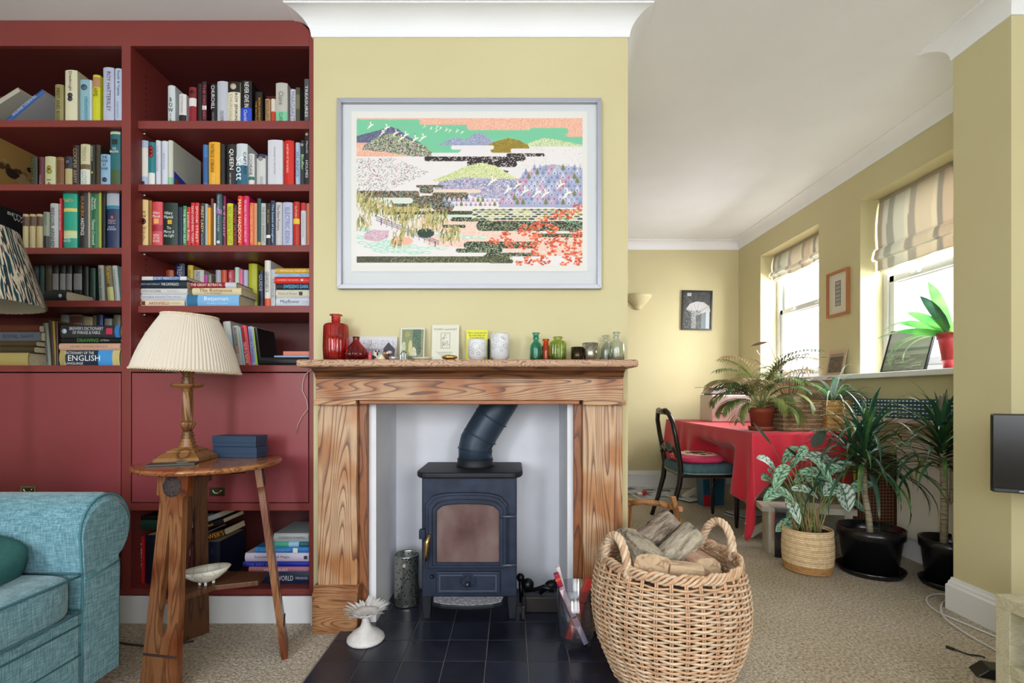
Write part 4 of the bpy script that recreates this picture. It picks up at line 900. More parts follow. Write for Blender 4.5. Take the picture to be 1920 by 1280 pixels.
for (cx, cy, rr) in [(1560, 745, 32), (1430, 785, 40), (1500, 780, 36), (1350, 830, 46), (1220, 880, 42), (1290, 860, 40), (1105, 915, 32), (1030, 955, 30), (1300, 925, 46), (1400, 880, 40), (1450, 950, 46), (1550, 905, 46), (1560, 970, 40), (1400, 1010, 40), (1250, 1075, 36), (1340, 1070, 42), (1480, 1075, 40), (1560, 1040, 36), (1130, 965, 34), (1215, 980, 30), (1190, 1090, 20), (1380, 950, 34), (1290, 970, 30), (1500, 1010, 40), (1560, 1090, 24), (1300, 1020, 30)]:
    for q in range(int(rr*.55)):
        a = R.uniform(0, 2*pi); d = rr*sqrt(R.random()); F_(A.m_ell(cx+d*cos(a), cy+d*sin(a)*.8, 9, 6), R.choice([(222, 104, 66), (206, 86, 56), (232, 128, 90), (190, 70, 48)]))
    for q in range(3):
        a = R.uniform(0, 2*pi); F_(A.m_ell(cx+rr*.7*cos(a), cy+rr*.6*sin(a), 3, 3), (246, 214, 196))
A.line(1440, 800, 1590, 860, 6, (110, 170, 140)); A.line(1480, 960, 1540, 880, 5, (110, 170, 140))
F_(A.m_rect(165, 1130, 1047, 1088) | B_(1000, 1152, 1066, 1090), (52, 56, 38)); A.speck(A.m_rect(165, 380, 1047, 1088), [(110, 112, 70)], .2); A.speck(A.m_rect(380, 1150, 1047, 1088), [(150, 156, 108), (90, 96, 60)], .22)
F_(A.m_rect(165, 780, 1010, 1047) & (np.abs(A.a-np.array((226, 222, 224))).sum(2) < 2), (226, 222, 224))
def bird(x, y, s):
    A.line(x, y, x+s*.9, y-s*.35, s*.28, (240, 236, 224)); A.line(x+s*.4, y-s*.2, x+s*.2, y-s*1.1, s*.22, (240, 236, 224)); A.line(x+s*.4, y-s*.1, x-s*.4, y+s*.6, s*.22, (240, 236, 224)); A.line(x+s*.2, y-s*1.1, x+s*.1, y-s*1.3, s*.1, (60, 60, 60))
for b in [(245, 225, 26), (345, 240, 28), (320, 272, 24), (405, 272, 26), (465, 285, 28), (440, 305, 26), (525, 310, 30), (575, 300, 28), (590, 228, 12), (632, 240, 12), (668, 232, 14), (690, 240, 14), (665, 256, 14), (728, 250, 14), (750, 256, 14), (796, 256, 14), (826, 265, 14), (1010, 575, 36), (1110, 630, 34), (1170, 600, 32), (1215, 640, 34), (1290, 650, 36), (1345, 655, 34), (1440, 600, 34), (1480, 655, 40)]: bird(*b)
for q in range(60):
    x = R.uniform(1190, 1590); y = R.uniform(360, 500); A.line(x, y, x+R.uniform(-16, 16), y+R.uniform(-8, 8), 3, (206, 198, 172))
FD = 2.068
fx0, fx1, fz0, fz1 = PX(632, FD), PX(1128, FD), PZ(541, FD), PZ(184, FD)
pic = thing('framed_print', 'large silver-framed print of a patterned landscape with cranes above the mantel', 'picture', ((fx0+fx1)/2, BY, (fz0+fz1)/2))
hw, hh = (fx1-fx0)/2, (fz1-fz0)/2
SIL = M((168, 170, 180), .4, .35)
def frame_bar(pts, name='frame_rail', mat=SIL, par=pic, y0=-.026, y1=-.002):
    return MB().prism(pts, y0, y1, 'y').build(name, mat, par, bevel=.0012)
t_ = .019
frame_bar([(-hw, hh), (hw, hh), (hw-t_, hh-t_), (-hw+t_, hh-t_)]); frame_bar([(-hw, -hh), (hw, -hh), (hw-t_, -hh+t_), (-hw+t_, -hh+t_)])
frame_bar([(-hw, -hh), (-hw, hh), (-hw+t_, hh-t_), (-hw+t_, -hh+t_)]); frame_bar([(hw, -hh), (hw, hh), (hw-t_, hh-t_), (hw-t_, -hh+t_)])
MB().box(-hw+.005, hw-.005, -.008, -.003, -hh+.005, hh-.005).build('mount', M((206, 210, 216), .8), pic)
D2 = BY-.009; cx_, cz_ = pic.location.x, pic.location.z
def loc_(px, py, d=D2): return PX(px, d)-cx_, PZ(py, d)-cz_
a0, b1 = loc_(659, 209); a1, b0 = loc_(1101, 509)
MB().box(a0, a1, -.0105, -.0085, b0, b1).build('paper', M((222, 222, 220), .85), pic)
a0, b1 = loc_(669, 222); a1, b0 = loc_(1092, 498)
print_mesh('print', ART, a1-a0, b1-b0, T4(((a0+a1)/2, -.0112, b0)), pic, .8)
MB().box(-hw+.012, hw-.012, -.0225, -.021, -hh+.012, hh-.012).build('glazing', thin_glass('picture_glass', refl=.02), pic)

# ------------------------------------------------------------- things on the mantel shelf
MZ = 1.1372
def mantel_xy(px, d): return PX(px, d), d
def lathe_thing(name, label, cat, px, d, prof, mat, z=MZ, part='glass_body', group=None, n=32, **k):
    t = thing(name, label, cat, (PX(px, d), d, z), group=group); MB().lathe(prof, n, **k).build(part, mat, t); return t
REDG = glass('red_glass', (232, 96, 98)); CRIM = glass('crimson_glass', (222, 60, 84)); TEAL = glass('teal_glass', (120, 206, 198)); ORG = glass('orange_glass', (250, 140, 84)); LIME = glass('lime_glass', (206, 226, 140)); CLR = glass('clear_glass', (232, 240, 240))
def bottle(r, h, neck, nh, lip, th=.003, sh=.015, base=1.0):
    o = [(0, 0), (r*base*.96, 0), (r*base, .004), (r, h*.3), (r, h-nh-sh), (r*.93, h-nh-sh*.45), (r*.6, h-nh-sh*.1), (neck, h-nh), (neck, h-.006), (lip, h-.005), (lip, h)]
    i = [(max(x-th, .002), max(z, th)) for x, z in reversed(o[1:-2])]
    return o+[(neck-th, h)]+i+[(0, th)]
MD = 2.01
t = lathe_thing('glass_bottle', 'tall ribbed red glass bottle at the left end of the mantel', 'bottle', 630, MD, bottle(.05, .193, .018, .034, .026), REDG, n=144, flute=.05, nf=24, z0=.01, z1=.14)
t = lathe_thing('glass_bottle', 'squat onion-shaped crimson glass bottle beside the tall red one', 'bottle', 668, 1.985, [(0, 0), (.03, 0), (.045, .012), (.046, .028), (.036, .05), (.018, .072), (.013, .08), (.013, .092), (.015, .097), (.011, .097), (.010, .082), (.016, .07), (.033, .048), (.043, .028), (.042, .014), (.028, .004), (0, .004)], CRIM, n=96, flute=.06, nf=16, z0=.01, z1=.07)
lathe_thing('glass_bottle', 'teal glass bottle with a cut lattice body on the mantel', 'bottle', 1005, MD, bottle(.0255, .117, .0125, .036, .0165, sh=.03), TEAL, n=60, flute=.03, nf=10, twist=40, z0=.01, z1=.06)
lathe_thing('glass_bottle', 'small square orange glass bottle between teal and green ones', 'bottle', 1023.5, 1.99, bottle(.0165, .088, .0115, .024, .0145, sh=.006), ORG, n=32, flute=.05, nf=8, twist=60, z0=.01, z1=.05)
lathe_thing('glass_bottle', 'ribbed lime green glass jar on the mantel', 'bottle', 1046, MD, bottle(.0335, .10, .017, .012, .02, sh=.018), LIME, n=108, flute=.06, nf=18, z0=.008, z1=.075)
lathe_thing('glass_bottle', 'clear glass bottle at the far right, nearer the shelf front', 'bottle', 1155.5, 1.985, bottle(.0335, .116, .0125, .034, .0165, sh=.03), CLR, n=60, flute=.03, nf=9, twist=40, z0=.008, z1=.04)
lathe_thing('glass_bottle', 'smaller clear glass bottle tucked behind the far right one', 'bottle', 1136, 2.045, bottle(.027, .11, .0125, .034, .0155, sh=.03), CLR, n=60, flute=.03, nf=9, twist=40, z0=.008, z1=.04)
MERC = M((168, 164, 150), .22, .95, vary=.5, scale=60); DMERC = M((60, 48, 34), .3, .8, vary=.7, scale=70)
lathe_thing('tealight_holder', 'mottled silver mercury glass tealight tumbler on the mantel', 'candle holder', 1106.5, 2.0, [(0, 0), (.024, 0), (.027, .003), (.033, .073), (.031, .073), (.025, .006), (0, .006)], MERC, part='holder')
lathe_thing('tealight_holder', 'short dark mottled glass tealight holder left of the silver one', 'candle holder', 1082, 2.0, [(0, 0), (.022, 0), (.025, .003), (.025, .056), (.023, .056), (.022, .006), (0, .006)], DMERC, part='holder')
# white pierced lanterns
PORC = M((214, 216, 222), .35)
def porcelain(px, d, r, h, label, pts):
    t = thing('porcelain_lantern', label, 'candle holder', (PX(px, d), d, MZ), group='white pierced porcelain lanterns')
    MB().lathe([(0, 0), (r*.78, 0), (r*.78, .009), (r, .011), (r, h-.003), (r-.003, h), (r-.004, h-.003), (r-.004, .014), (0, .014)], 40).build('shell', PORC, t)
    hm = MB()
    for (a, z, n, rr) in pts:
        for k in range(n):
            th = 2*pi*k/n; aa = a+rr*cos(th)/r; zz = z+rr*sin(th)
            p = Vector(((r+.0002)*sin(aa), -(r+.0002)*cos(aa), zz)); q = T4(p, (pi/2, 0, aa))
            hm.lathe([(.0016, -.0002), (.0016, .0004), (0, .0004)], 6, mtx=q)
            if n > 8:
                p2 = Vector(((r+.0002)*sin(a+rr*.5*cos(th)/r), -(r+.0002)*cos(a+rr*.5*cos(th)/r), z+rr*.5*sin(th))); hm.lathe([(.001, -.0002), (.001, .0004), (0, .0004)], 5, mtx=T4(p2, (pi/2, 0, a)))
    o = hm.build('pierced_holes', M((120, 116, 112), .9), t); o['kind'] = 'stuff'
porcelain(895, 1.97, .0385, .085, 'white pierced porcelain lantern in front of the yellow note', [(-.15, .052, 12, .016), (.75, .05, 11, .016), (-.7, .045, 7, .008), (.2, .025, 7, .006), (-.45, .028, 5, .005)])
porcelain(937.5, 1.98, .0385, .109, 'taller white pierced porcelain lantern standing clear on the right', [(-.5, .088, 12, .015), (0, .062, 12, .014), (-.75, .055, 9, .011), (.7, .055, 9, .011), (.25, .09, 6, .005), (.5, .085, 4, .004), (.2, .038, 5, .005)])
# cards
def card(name, label, px0, px1, py, d, cv, lean=8, z=MZ, cat='card', wh=None, rz=0, thick=.0012, rough=.5, edge=(220, 220, 214)):
    w = PX(px1, d)-PX(px0, d); h = PZ(py, d)-z
    t = thing(name, label, cat, ((PX(px0, d)+PX(px1, d))/2, d, z), (radians(-lean), 0, rz))
    MB().box(-w/2, w/2, 0, thick, 0, h).build('card_stock', M(edge, .7), t)
    if cv is not None: print_mesh('print', cv, w*.999, h*.998, T4((0, -.0004, .0002)), t, rough)
    return t, w, h
cv = Cv(0, 0, 100, 55, 1.3, (176, 176, 186)); cv.fill(cv.m_rect(0, 100, 0, 14), (200, 202, 210)); cv.speck(cv.m_rect(0, 100, 8, 30), [(140, 138, 150), (206, 206, 214)], .2, 2)
for k in range(10): cv.line(0, 28+k*1.2, 100, 24+k*1.8, 1.4, (110, 106, 118) if k % 2 else (168, 166, 176))
cv.fill(cv.m_poly([(72, 26), (82, 12), (96, 28), (94, 52), (74, 50)]), (48, 46, 54)); cv.fill(cv.m_rect(0, 100, 44, 55), (90, 86, 84))
cv.speck(cv.m_rect(10, 90, 36, 55), [(150, 110, 80), (60, 56, 60), (180, 174, 160)], .12, 2)
card('postcard', 'grey landscape photograph postcard behind the crimson bottle', 651, 743, 629, 2.06, cv, 10)
cv = Cv(0, 0, 48, 60, 2.2, (204, 204, 194)); cv.fill(cv.m_rect(3, 45, 3, 60), (122, 132, 96)); cv.fill(cv.m_rect(24, 40, 3, 46), (56, 92, 78)); cv.fill(cv.m_ell(14, 12, 5, 5), (150, 150, 90)); cv.fill(cv.m_ell(20, 36, 4, 14), (206, 190, 130)); cv.fill(cv.m_ell(27, 46, 5, 12), (202, 204, 180)); cv.fill(cv.m_ell(7, 34, 4, 9), (190, 196, 160)); cv.fill(cv.m_ell(37, 36, 4, 12), (60, 80, 70)); cv.fill(cv.m_rect(3, 45, 50, 60), (70, 90, 66)); cv.speck(cv.m_rect(3, 45, 3, 60), [(90, 104, 76), (160, 164, 120)], .05, 2)
card('postcard', 'white-bordered postcard of a painted interior with figures on the mantel', 749, 795, 612, 2.045, cv, 9)
tc_, w, h = card('greetings_card', 'cream card with a square line drawing under a printed title', 809, 860, 607, 2.05, None, 7, edge=(214, 214, 200))
text('ROMEO and JVLIET', tc_, (0, -.0008, h*.87), w*.84, h*.06, '5c5c54')
lm = MB().ring([(-.020, h*.36), (.020, h*.36), (.020, h*.78), (-.020, h*.78)], [(-.0188, h*.36+.0012), (.0188, h*.36+.0012), (.0188, h*.78-.0012), (-.0188, h*.78-.0012)], -.0006, 0, 'y')
for k in range(12):
    a, b = R.uniform(-.013, .013), h*R.uniform(.42, .72); lm.tube([(a+.005*cos(q), -.0005, b+.006*sin(q*1.3)) for q in [i*.9 for i in range(5)]], .0005, 4)
lm.build('line_drawing', M((70, 74, 66), .7), tc_)
text('Three hundred years\nof the company\nin Verona', tc_, (-.004, -.0008, h*.2), w*.6, h*.14, '84847c')
tn, w, h = card('paper_note', 'bright yellow handwritten note standing behind the white lantern', 874, 914, 617, 2.04, None, 6, edge=(222, 220, 70))
text('Made in a good cause and\nthe proper thing to do\nTo be, singing at five', tn, (0, -.0008, h*.82), w*.86, h*.24, '4c5020')
tg, w, h = card('dark_card', 'dark green card edge showing between the two white lanterns', 890, 918, 634, 2.058, None, 8, edge=(26, 60, 58), cat='card')
# small bits
t = thing('patterned_ornament', 'small black and white spotted ornament beside the crimson bottle', 'ornament', (PX(706, 1.99), 1.99, MZ))
MB().ball((0, 0, .022), .019, sc=(1, .7, 1.15)).build('body', M((200, 196, 186), .5), t)
for k in range(9): MB().ball((R.uniform(-.013, .013), -.0125, .008+R.random()*.03), .004, sc=(1, .5, 1)).build('spot', M((28, 28, 26), .5), t)
t = thing('flower_ornament', 'posy-like ornament of tan and dark petals by the spotted one', 'ornament', (PX(727, 1.99), 1.99, MZ))
for k in range(14):
    a = k*2.4; MB().ball((.012*cos(a), .008*sin(a), .024+.016*((k*37 % 10)/10)), .0065, 8, 5).build('petal', M([(190, 132, 92), (60, 50, 60), (206, 196, 186)][k % 3], .6), t)
MB().tube([(0, 0, 0), (0, 0, .03)], .007, 8).build('stem', M((110, 60, 50), .6), t)
t = thing('pink_ornament', 'tiny pink figure standing in front of the postcards', 'ornament', (PX(694, 1.96), 1.96, MZ)); MB().lathe([(0, 0), (.01, 0), (.007, .012), (.009, .02), (.004, .024), (.006, .034), (0, .038)], 12).build('body', M((206, 80, 96), .4), t)
t = thing('tealight_tin', 'small silver tealight in its tin on the mantel', 'candle', (PX(738, 1.955), 1.955, MZ)); MB().lathe([(0, 0), (.019, 0), (.019, .014), (.0175, .014), (.0175, .011), (0, .011)], 28).build('tin', M((190, 192, 200), .3, .8), t); MB().tube([(0, 0, .011), (0, 0, .018)], .001, 5).build('wick', M('303030'), t)
t = thing('shell', 'cream seashell lying left of the tealight tin', 'shell', (PX(715, 1.95), 1.95, MZ)); MB().lathe([(0, .024), (.006, .018), (.012, .01), (.016, .003), (.014, 0), (0, 0)], 20, flute=.08, nf=10).build('shell_body', M((222, 212, 176), .5), t)
t = thing('crystal_ornament', 'little cut crystal castle in front of the painted postcard', 'ornament', (PX(757, 1.98), 1.98, MZ))
for x, h_ in ((-.009, .034), (0, .044), (.009, .036)): MB().lathe([(0, 0), (.0055, 0), (.0055, h_*.7), (.007, h_*.72), (0, h_)], 6, (x, 0, 0), smooth=False).build('spire', CLR, t)
t = thing('trinket_dish', 'shallow pale oval trinket dish in front of the cards', 'dish', (PX(792, 1.955), 1.955, MZ)); MB().lathe([(0, 0), (.028, 0), (.042, .009), (.041, .011), (.026, .003), (0, .002)], 32, sy=.6).build('dish_body', M((196, 190, 170), .35), t)
t = thing('gold_pebble', 'polished brass pebble lying in front of the line drawing card', 'ornament', (PX(843, 1.955), 1.955, MZ+.0105)); MB().ball((0, 0, 0), .0325, 24, 12, (1, .6, .33)).build('pebble', M((190, 158, 88), .22, 1.0), t)

# ------------------------------------------------------------- things on the hearth
HZ = .0105
cp_ = M((214, 212, 212), .6, vary=.12, scale=40, bmp=.3)
t = thing('pedestal_candle_dish', 'distressed white metal candle dish with a ragged leaf rim on the hearth', 'candle holder', (PX(686, 1.93), 1.93, HZ))
MB().lathe([(0, 0), (.070, 0), (.074, .006), (.072, .014), (.064, .02), (.056, .03), (.036, .044), (.022, .056), (.016, .072), (.014, .088), (.018, .098), (.03, .103), (0, .103)], 40).build('pedestal', cp_, t)
MB().lathe([(.018, .10), (.045, .106), (.055, .114), (.052, .117), (.03, .112), (0, .111)], 32).build('dish', cp_, t)
for k in range(44):
    a = 2*pi*k/44+R.uniform(-.05, .05); r0 = R.uniform(.04, .05); L = R.uniform(.038, .055); up = R.uniform(.004, .024)
    p = [(r0*cos(a), r0*sin(a), .112), ((r0+L*.5)*cos(a), (r0+L*.5)*sin(a), .114+up*.6), ((r0+L)*cos(a), (r0+L)*sin(a), .116+up)]
    MB().blade(p, [.006, .014, .002], fold=.15).build('leaf', cp_, t)
t = thing('mercury_lantern', 'speckled silver cylinder lantern standing left of the stove', 'lantern', (PX(763, 2.27), 2.27, HZ))
mm, nt, b = newmat('speckled_silver'); b.inputs['Metallic'].default_value = .9; b.inputs['Roughness'].default_value = .25
v = N(nt, 'ShaderNodeTexVoronoi', Scale=75.0); nt.links.new(coords(nt), v.inputs['Vector']); nt.links.new(ramp(nt, v.outputs['Distance'], [(.2, (40, 42, 40)), (.34, (180, 184, 180))]), b.inputs['Base Color'])
MB().lathe([(0, 0), (.055, 0), (.059, .004), (.056, .01), (.0585, .014), (.0585, .228), (.06, .232), (.0575, .236), (.056, .228), (.056, .014), (0, .014)], 44).build('cylinder', mm, t)
MB().box(-.006, .006, -.0605, -.0585, .19, .204).build('tag', M((200, 180, 160), .4, .5), t)
t = thing('fire_dogs', 'black iron fire tools with ball finials lying right of the stove', 'fire tools', (0, 0, HZ))
BI = M((22, 23, 27), .28, .6)
d = 2.22; L_ = lambda px, py, dd=d: (PX(px, dd), dd, PZ(py, dd)-HZ)
MB().tube([L_(978, 1128), L_(976, 1085)], .011, 10).ball(L_(976, 1082), .019).ball(L_(990, 1095, 2.2), .028, 16, 10).build('post', BI, t)
MB().tube([L_(985, 1106, 2.2), L_(1005, 1104, 2.18), L_(1020, 1100, 2.16), L_(1040, 1106, 2.14)], [.012, .008, .012, .009], 10).build('poker', BI, t)
MB().ball(L_(1035, 1098, 2.2), .035, 14, 8, (1, .7, .8)).tube([L_(1012, 1112, 2.2), L_(1040, 1090, 2.2), L_(1048, 1083, 2.2)], .010, 8).build('tongs', BI, t)
MB().box(PX(985, 2.2), PX(1046, 2.2), 2.17, 2.2, .0, PZ(1118, 2.18)-HZ).box(PX(978, 2.14), PX(984, 2.14), 2.10, 2.2, 0, .06).build('rail', M((40, 34, 34), .5, .2), t, bevel=.004)
# glass vase with candle bundles
VX, VY = PX(1079, 1.89), 1.89
t = thing('glass_cylinder_vase', 'clear glass cylinder vase of wrapped candles beside the log basket', 'vase', (VX, VY, HZ))
MB().lathe([(0, 0), (.045, 0), (.062, .008), (.0715, .03), (.0715, .235), (.0695, .236), (.0685, .235), (.0685, .034), (.058, .018), (0, .014)], 48).build('vessel', thin_glass('vase_glass', (240, 244, 250), .34, .1, .9), t)
def stick(label, name, cat, pa, pb, w, th, col, tie=None, cap=None):
    a, b = Vector(pa), Vector(pb); q = (b-a).to_track_quat('Z', 'Y').to_matrix().to_4x4(); L = (b-a).length; q.translation = a
    o = thing(name, label, cat, a, q.to_euler()); MB().box(-w/2, w/2, -th/2, th/2, 0, L).build('body', M(col, .45, vary=.15, scale=40), o, bevel=.003)
    if tie: MB().tube([(w*.6*cos(k), th*.62*sin(k), tie*L) for k in [2*pi*i/12 for i in range(12)]], .003, 6, closed=True).build('tie', M('281c20', .7), o)
    if cap: MB().box(-w/2-.0005, w/2+.0005, -th/2-.0005, th/2+.0005, cap[0]*L, cap[1]*L).build('printed_band', M(cap[2], .5), o)
    return o
stick('maroon wrapped candle box leaning left at the back of the vase', 'candle_box', 'candles', (VX+.012, VY+.02, .045), (VX-.075, VY+.02, .285), .032, .02, '9c1c3c', cap=(.90, .94, 'd84c30'))
stick('white wrapped candle box behind the maroon one in the vase', 'candle_box', 'candles', (VX+.0, VY+.045, .04), (VX-.066, VY+.045, .305), .03, .016, 'd4ccd4')
stick('pink and white wrapped candle bundle leaning left at the vase front', 'candle_bundle', 'candles', (VX+.036, VY-.028, .035), (VX-.058, VY-.03, .245), .032, .02, 'd8bcc8', tie=.5, cap=(.3, .7, 'c89cac'))
stick('red wrapped candle bundle with dark tie leaning right in the vase', 'candle_bundle', 'candles', (VX-.03, VY-.002, .04), (VX+.056, VY-.002, .275), .028, .028, 'b8342c', tie=.62, cap=(.2, .3, 'd87060'))

# ------------------------------------------------------------- log basket
BKX, BKY_ = .56, 1.72
bk = thing('log_basket', 'large round wicker log basket with two rope-twist handles on the carpet', 'basket', (BKX, BKY_, .001))
WK = wood('willow', (222, 196, 168), (190, 150, 118), (6, 6, 6), 5, rough=.5); WK2 = M((220, 194, 166), .5, vary=.12, scale=20); WK3 = M((206, 168, 134), .5, vary=.15, scale=20)
rim_z = .432
def brad(z):
    t = z/rim_z; pts = [(0, .19), (.12, .213), (.3, .245), (.5, .262), (.65, .264), (.8, .255), (.92, .242), (1, .233)]
    for (a, ra), (b, rb) in zip(pts, pts[1:]):
        if a <= t <= b: return ra+(rb-ra)*(t-a)/(b-a)
    return pts[-1][1]
NS = 34
for k in range(NS):
    a = 2*pi*k/NS
    for da in (-.014, .014): pass
    m_ = MB()
    for da in (-.013, .013): m_.tube([((brad(z)-.001)*cos(a+da), (brad(z)-.001)*sin(a+da), z) for z in [rim_z*i/12 for i in range(13)]], .0032, 5)
    m_.build('stake', WK3, bk)
zr = .012; k = 0
while zr < rim_z-.035:
    pts = []
    for i in range(NS*5):
        a = 2*pi*i/(NS*5); ph = a*NS/2+(pi if k % 2 else 0)
        pts.append(((brad(zr)+.0068*cos(ph))*cos(a), (brad(zr)+.0068*cos(ph))*sin(a), zr+.0014*sin(a*3+k)))
    MB().tube(pts, .0042 if k % 3 else .0047, 5, closed=True).build('weaver', [WK2, WK, WK2, WK3][k % 4 if k % 7 else 3], bk); zr += .0088; k += 1
for k in range(5):
    MB().tube([((.236+.006*cos(a*17+k*1.26))*cos(a), (.236+.006*cos(a*17+k*1.26))*sin(a), rim_z-.018+k*.002+.013*sin(a*17+k*1.26)) for a in [2*pi*i/180 for i in range(180)]], .0056, 5, closed=True).build('rim_rod', WK if k % 2 else WK3, bk)
MB().lathe([(0, .004), (.17, .004), (.19, .012), (.225, .08), (.222, .09), (.185, .02), (0, .012)], 32).build('base', M((120, 88, 60), .8), bk)
def rope(a0, w, hgt, tiltx):
    """twisted handle over two rim points either side of angle a0"""
    A0 = Vector((brad(rim_z)*cos(a0-w), brad(rim_z)*sin(a0-w), rim_z-.04)); A1 = Vector((brad(rim_z)*cos(a0+w), brad(rim_z)*sin(a0+w), rim_z-.04))
    mid = (A0+A1)/2; out = Vector((cos(a0), sin(a0), 0)); c = []
    for i in range(41):
        t = i/40; an = pi*t; c.append(mid+(A0-mid)*cos(an)+Vector((0, 0, 1))*(hgt+.04)*sin(an)+out*tiltx*sin(an))
    h = None
    for s in range(4):
        pts = []
        for i, p in enumerate(c):
            tg = (c[min(i+1, 40)]-c[max(i-1, 0)]).normalized(); u = tg.cross(out).normalized(); w_2 = tg.cross(u)
            ph = i*.62+s*pi/2; pts.append(p+(u*cos(ph)+w_2*sin(ph))*.0085)
        o = MB().tube(pts, .0078, 6).build('handle_strand' if h else 'handle', WK if s % 2 else WK2, h or bk)
        if h is None: h = o
rope(radians(-158), .30, .082, .0); rope(radians(22), .34, .085, .02)
BARK = barkmat('bark', (128, 112, 98), (168, 156, 142), (56, 46, 40), (40, 40, 16)); SPLIT = wood('split_wood', (212, 184, 152), (176, 142, 110), (30, 30, 3), 3, rough=.85)
GBARK = barkmat('grey_bark', (150, 140, 124), (190, 180, 162), (70, 62, 54), (34, 34, 12)); RBARK = barkmat('red_bark', (168, 132, 110), (196, 164, 140), (110, 76, 62), (26, 26, 5))
def log(label, pa, pb, w, h, bark, roll=0, kind='wedge'):
    a, b = Vector(pa), Vector(pb); q = (b-a).to_track_quat('Z', 'Y').to_matrix().to_4x4() @ Matrix.Rotation(roll, 4, 'Z'); L = (b-a).length; q.translation = a
    t = thing('log', label, 'log', a, q.to_euler(), 'split logs in the wicker basket'); ns = 14; prof = []
    if kind == 'wedge':      # two split faces and a barked outside
        for x, y in ((-.5, .34), (-.36, .46), (-.1, .5), (.16, .49), (.38, .42), (.5, .3), (.5, 0), (.48, -.3), (.4, -.5), (.1, -.47), (-.2, -.5), (-.42, -.44), (-.5, -.2), (-.48, .05)): prof.append((x*w, y*h))
    else:
        for i in range(16): an = 2*pi*i/16; prof.append((w*.5*cos(an), h*.5*math.copysign(abs(sin(an))**.8, sin(an))))
    n = len(prof); vs = []; rr = [R.uniform(-.03, .03) for _ in range(n)]
    for j in range(ns):
        for k, (x, y) in enumerate(prof): g = 1+rr[k]+R.uniform(-.018, .018); vs.append((x*g, y*g, L*j/(ns-1)+(R.uniform(-.004, .004) if j in (0, ns-1) else 0)))
    fs = [(j*n+i, j*n+(i+1) % n, (j+1)*n+(i+1) % n, (j+1)*n+i) for j in range(ns-1) for i in range(n)]
    MB().add(vs, fs, False).build('bark', bark, t)
    for z, nm in ((0, 0), (ns-1, 1)):
        vv = vs[z*n:(z+1)*n]+[(0, 0, L if nm else 0)]
        MB().add(vv, [(i, (i+1) % n, n) for i in range(n)]).build('cut_end', SPLIT, t)
def bp(px, py, d): p = P(px, py, d); return (p.x, p.y, p.z)
log('grey-barked split log at the left front of the basket, pointing inwards', bp(1222, 1062, 1.58), bp(1180, 1010, 1.86), .115, .085, GBARK, .2)
log('rough-barked log on top of the heap, left of its twin', bp(1196, 1030, 1.82), bp(1262, 975, 1.86), .095, .095, BARK, .5)
log('rough-barked log on top of the heap, nearest the right handle', bp(1245, 1050, 1.72), bp(1303, 996, 1.74), .095, .085, GBARK, -.2)
log('smooth reddish log at the right front of the basket', bp(1325, 1066, 1.62), bp(1280, 1035, 1.80), .10, .075, RBARK, 0, 'round')
log('short split piece at the front centre of the basket', bp(1312, 1072, 1.60), bp(1252, 1066, 1.60), .06, .05, SPLIT, 0)
log('log deep in the basket under the others on the left', (BKX-.16, BKY_-.03, .33), (BKX+.06, BKY_+.16, .34), .10, .09, BARK)
log('log deep in the basket under the others on the right', (BKX+.17, BKY_-.08, .31), (BKX+.06, BKY_+.17, .33), .10, .09, BARK)
log('log at the bottom of the visible heap, lying crosswise', (BKX-.14, BKY_-.1, .27), (BKX+.16, BKY_-.02, .27), .11, .11, GBARK)

# ------------------------------------------------------------- side table
OAK = wood('table_oak', (146, 98, 62), (98, 60, 36), (22, 22, 1.4), 9, rough=.32, patch=(200, 150, 110)); OAKT = wood('table_top_oak', (176, 124, 78), (116, 70, 40), (20, 2, 20), 8, rough=.16, patch=(200, 140, 100)); OAKD = wood('table_oak_dark', (98, 62, 40), (62, 36, 22), (22, 22, 1.6), 7, rough=.4)
TX, TY, TZ = -1.148, 1.83, .742
tb = thing('side_table', 'round three-legged arts and crafts oak side table carrying the lamp', 'table', (TX, TY, 0))
MB().lathe([(0, TZ-.02), (.232, TZ-.02), (.243, TZ-.016), (.2455, TZ-.008), (.243, TZ-.001), (.237, TZ), (.18, TZ)], 64).build('table_top', OAKT, tb)
MB().lathe([(.181, TZ-.001), (0, TZ-.001)], 64).build('inlaid_centre', wood('burr_centre', (140, 78, 42), (84, 40, 22), (7, 7, 7), 8, rough=.18), tb)
MB().lathe([(0, TZ-.046), (.13, TZ-.046), (.135, TZ-.02), (0, TZ-.02)], 3, (0, 0, 0)).build('frame_block', OAKD, tb)
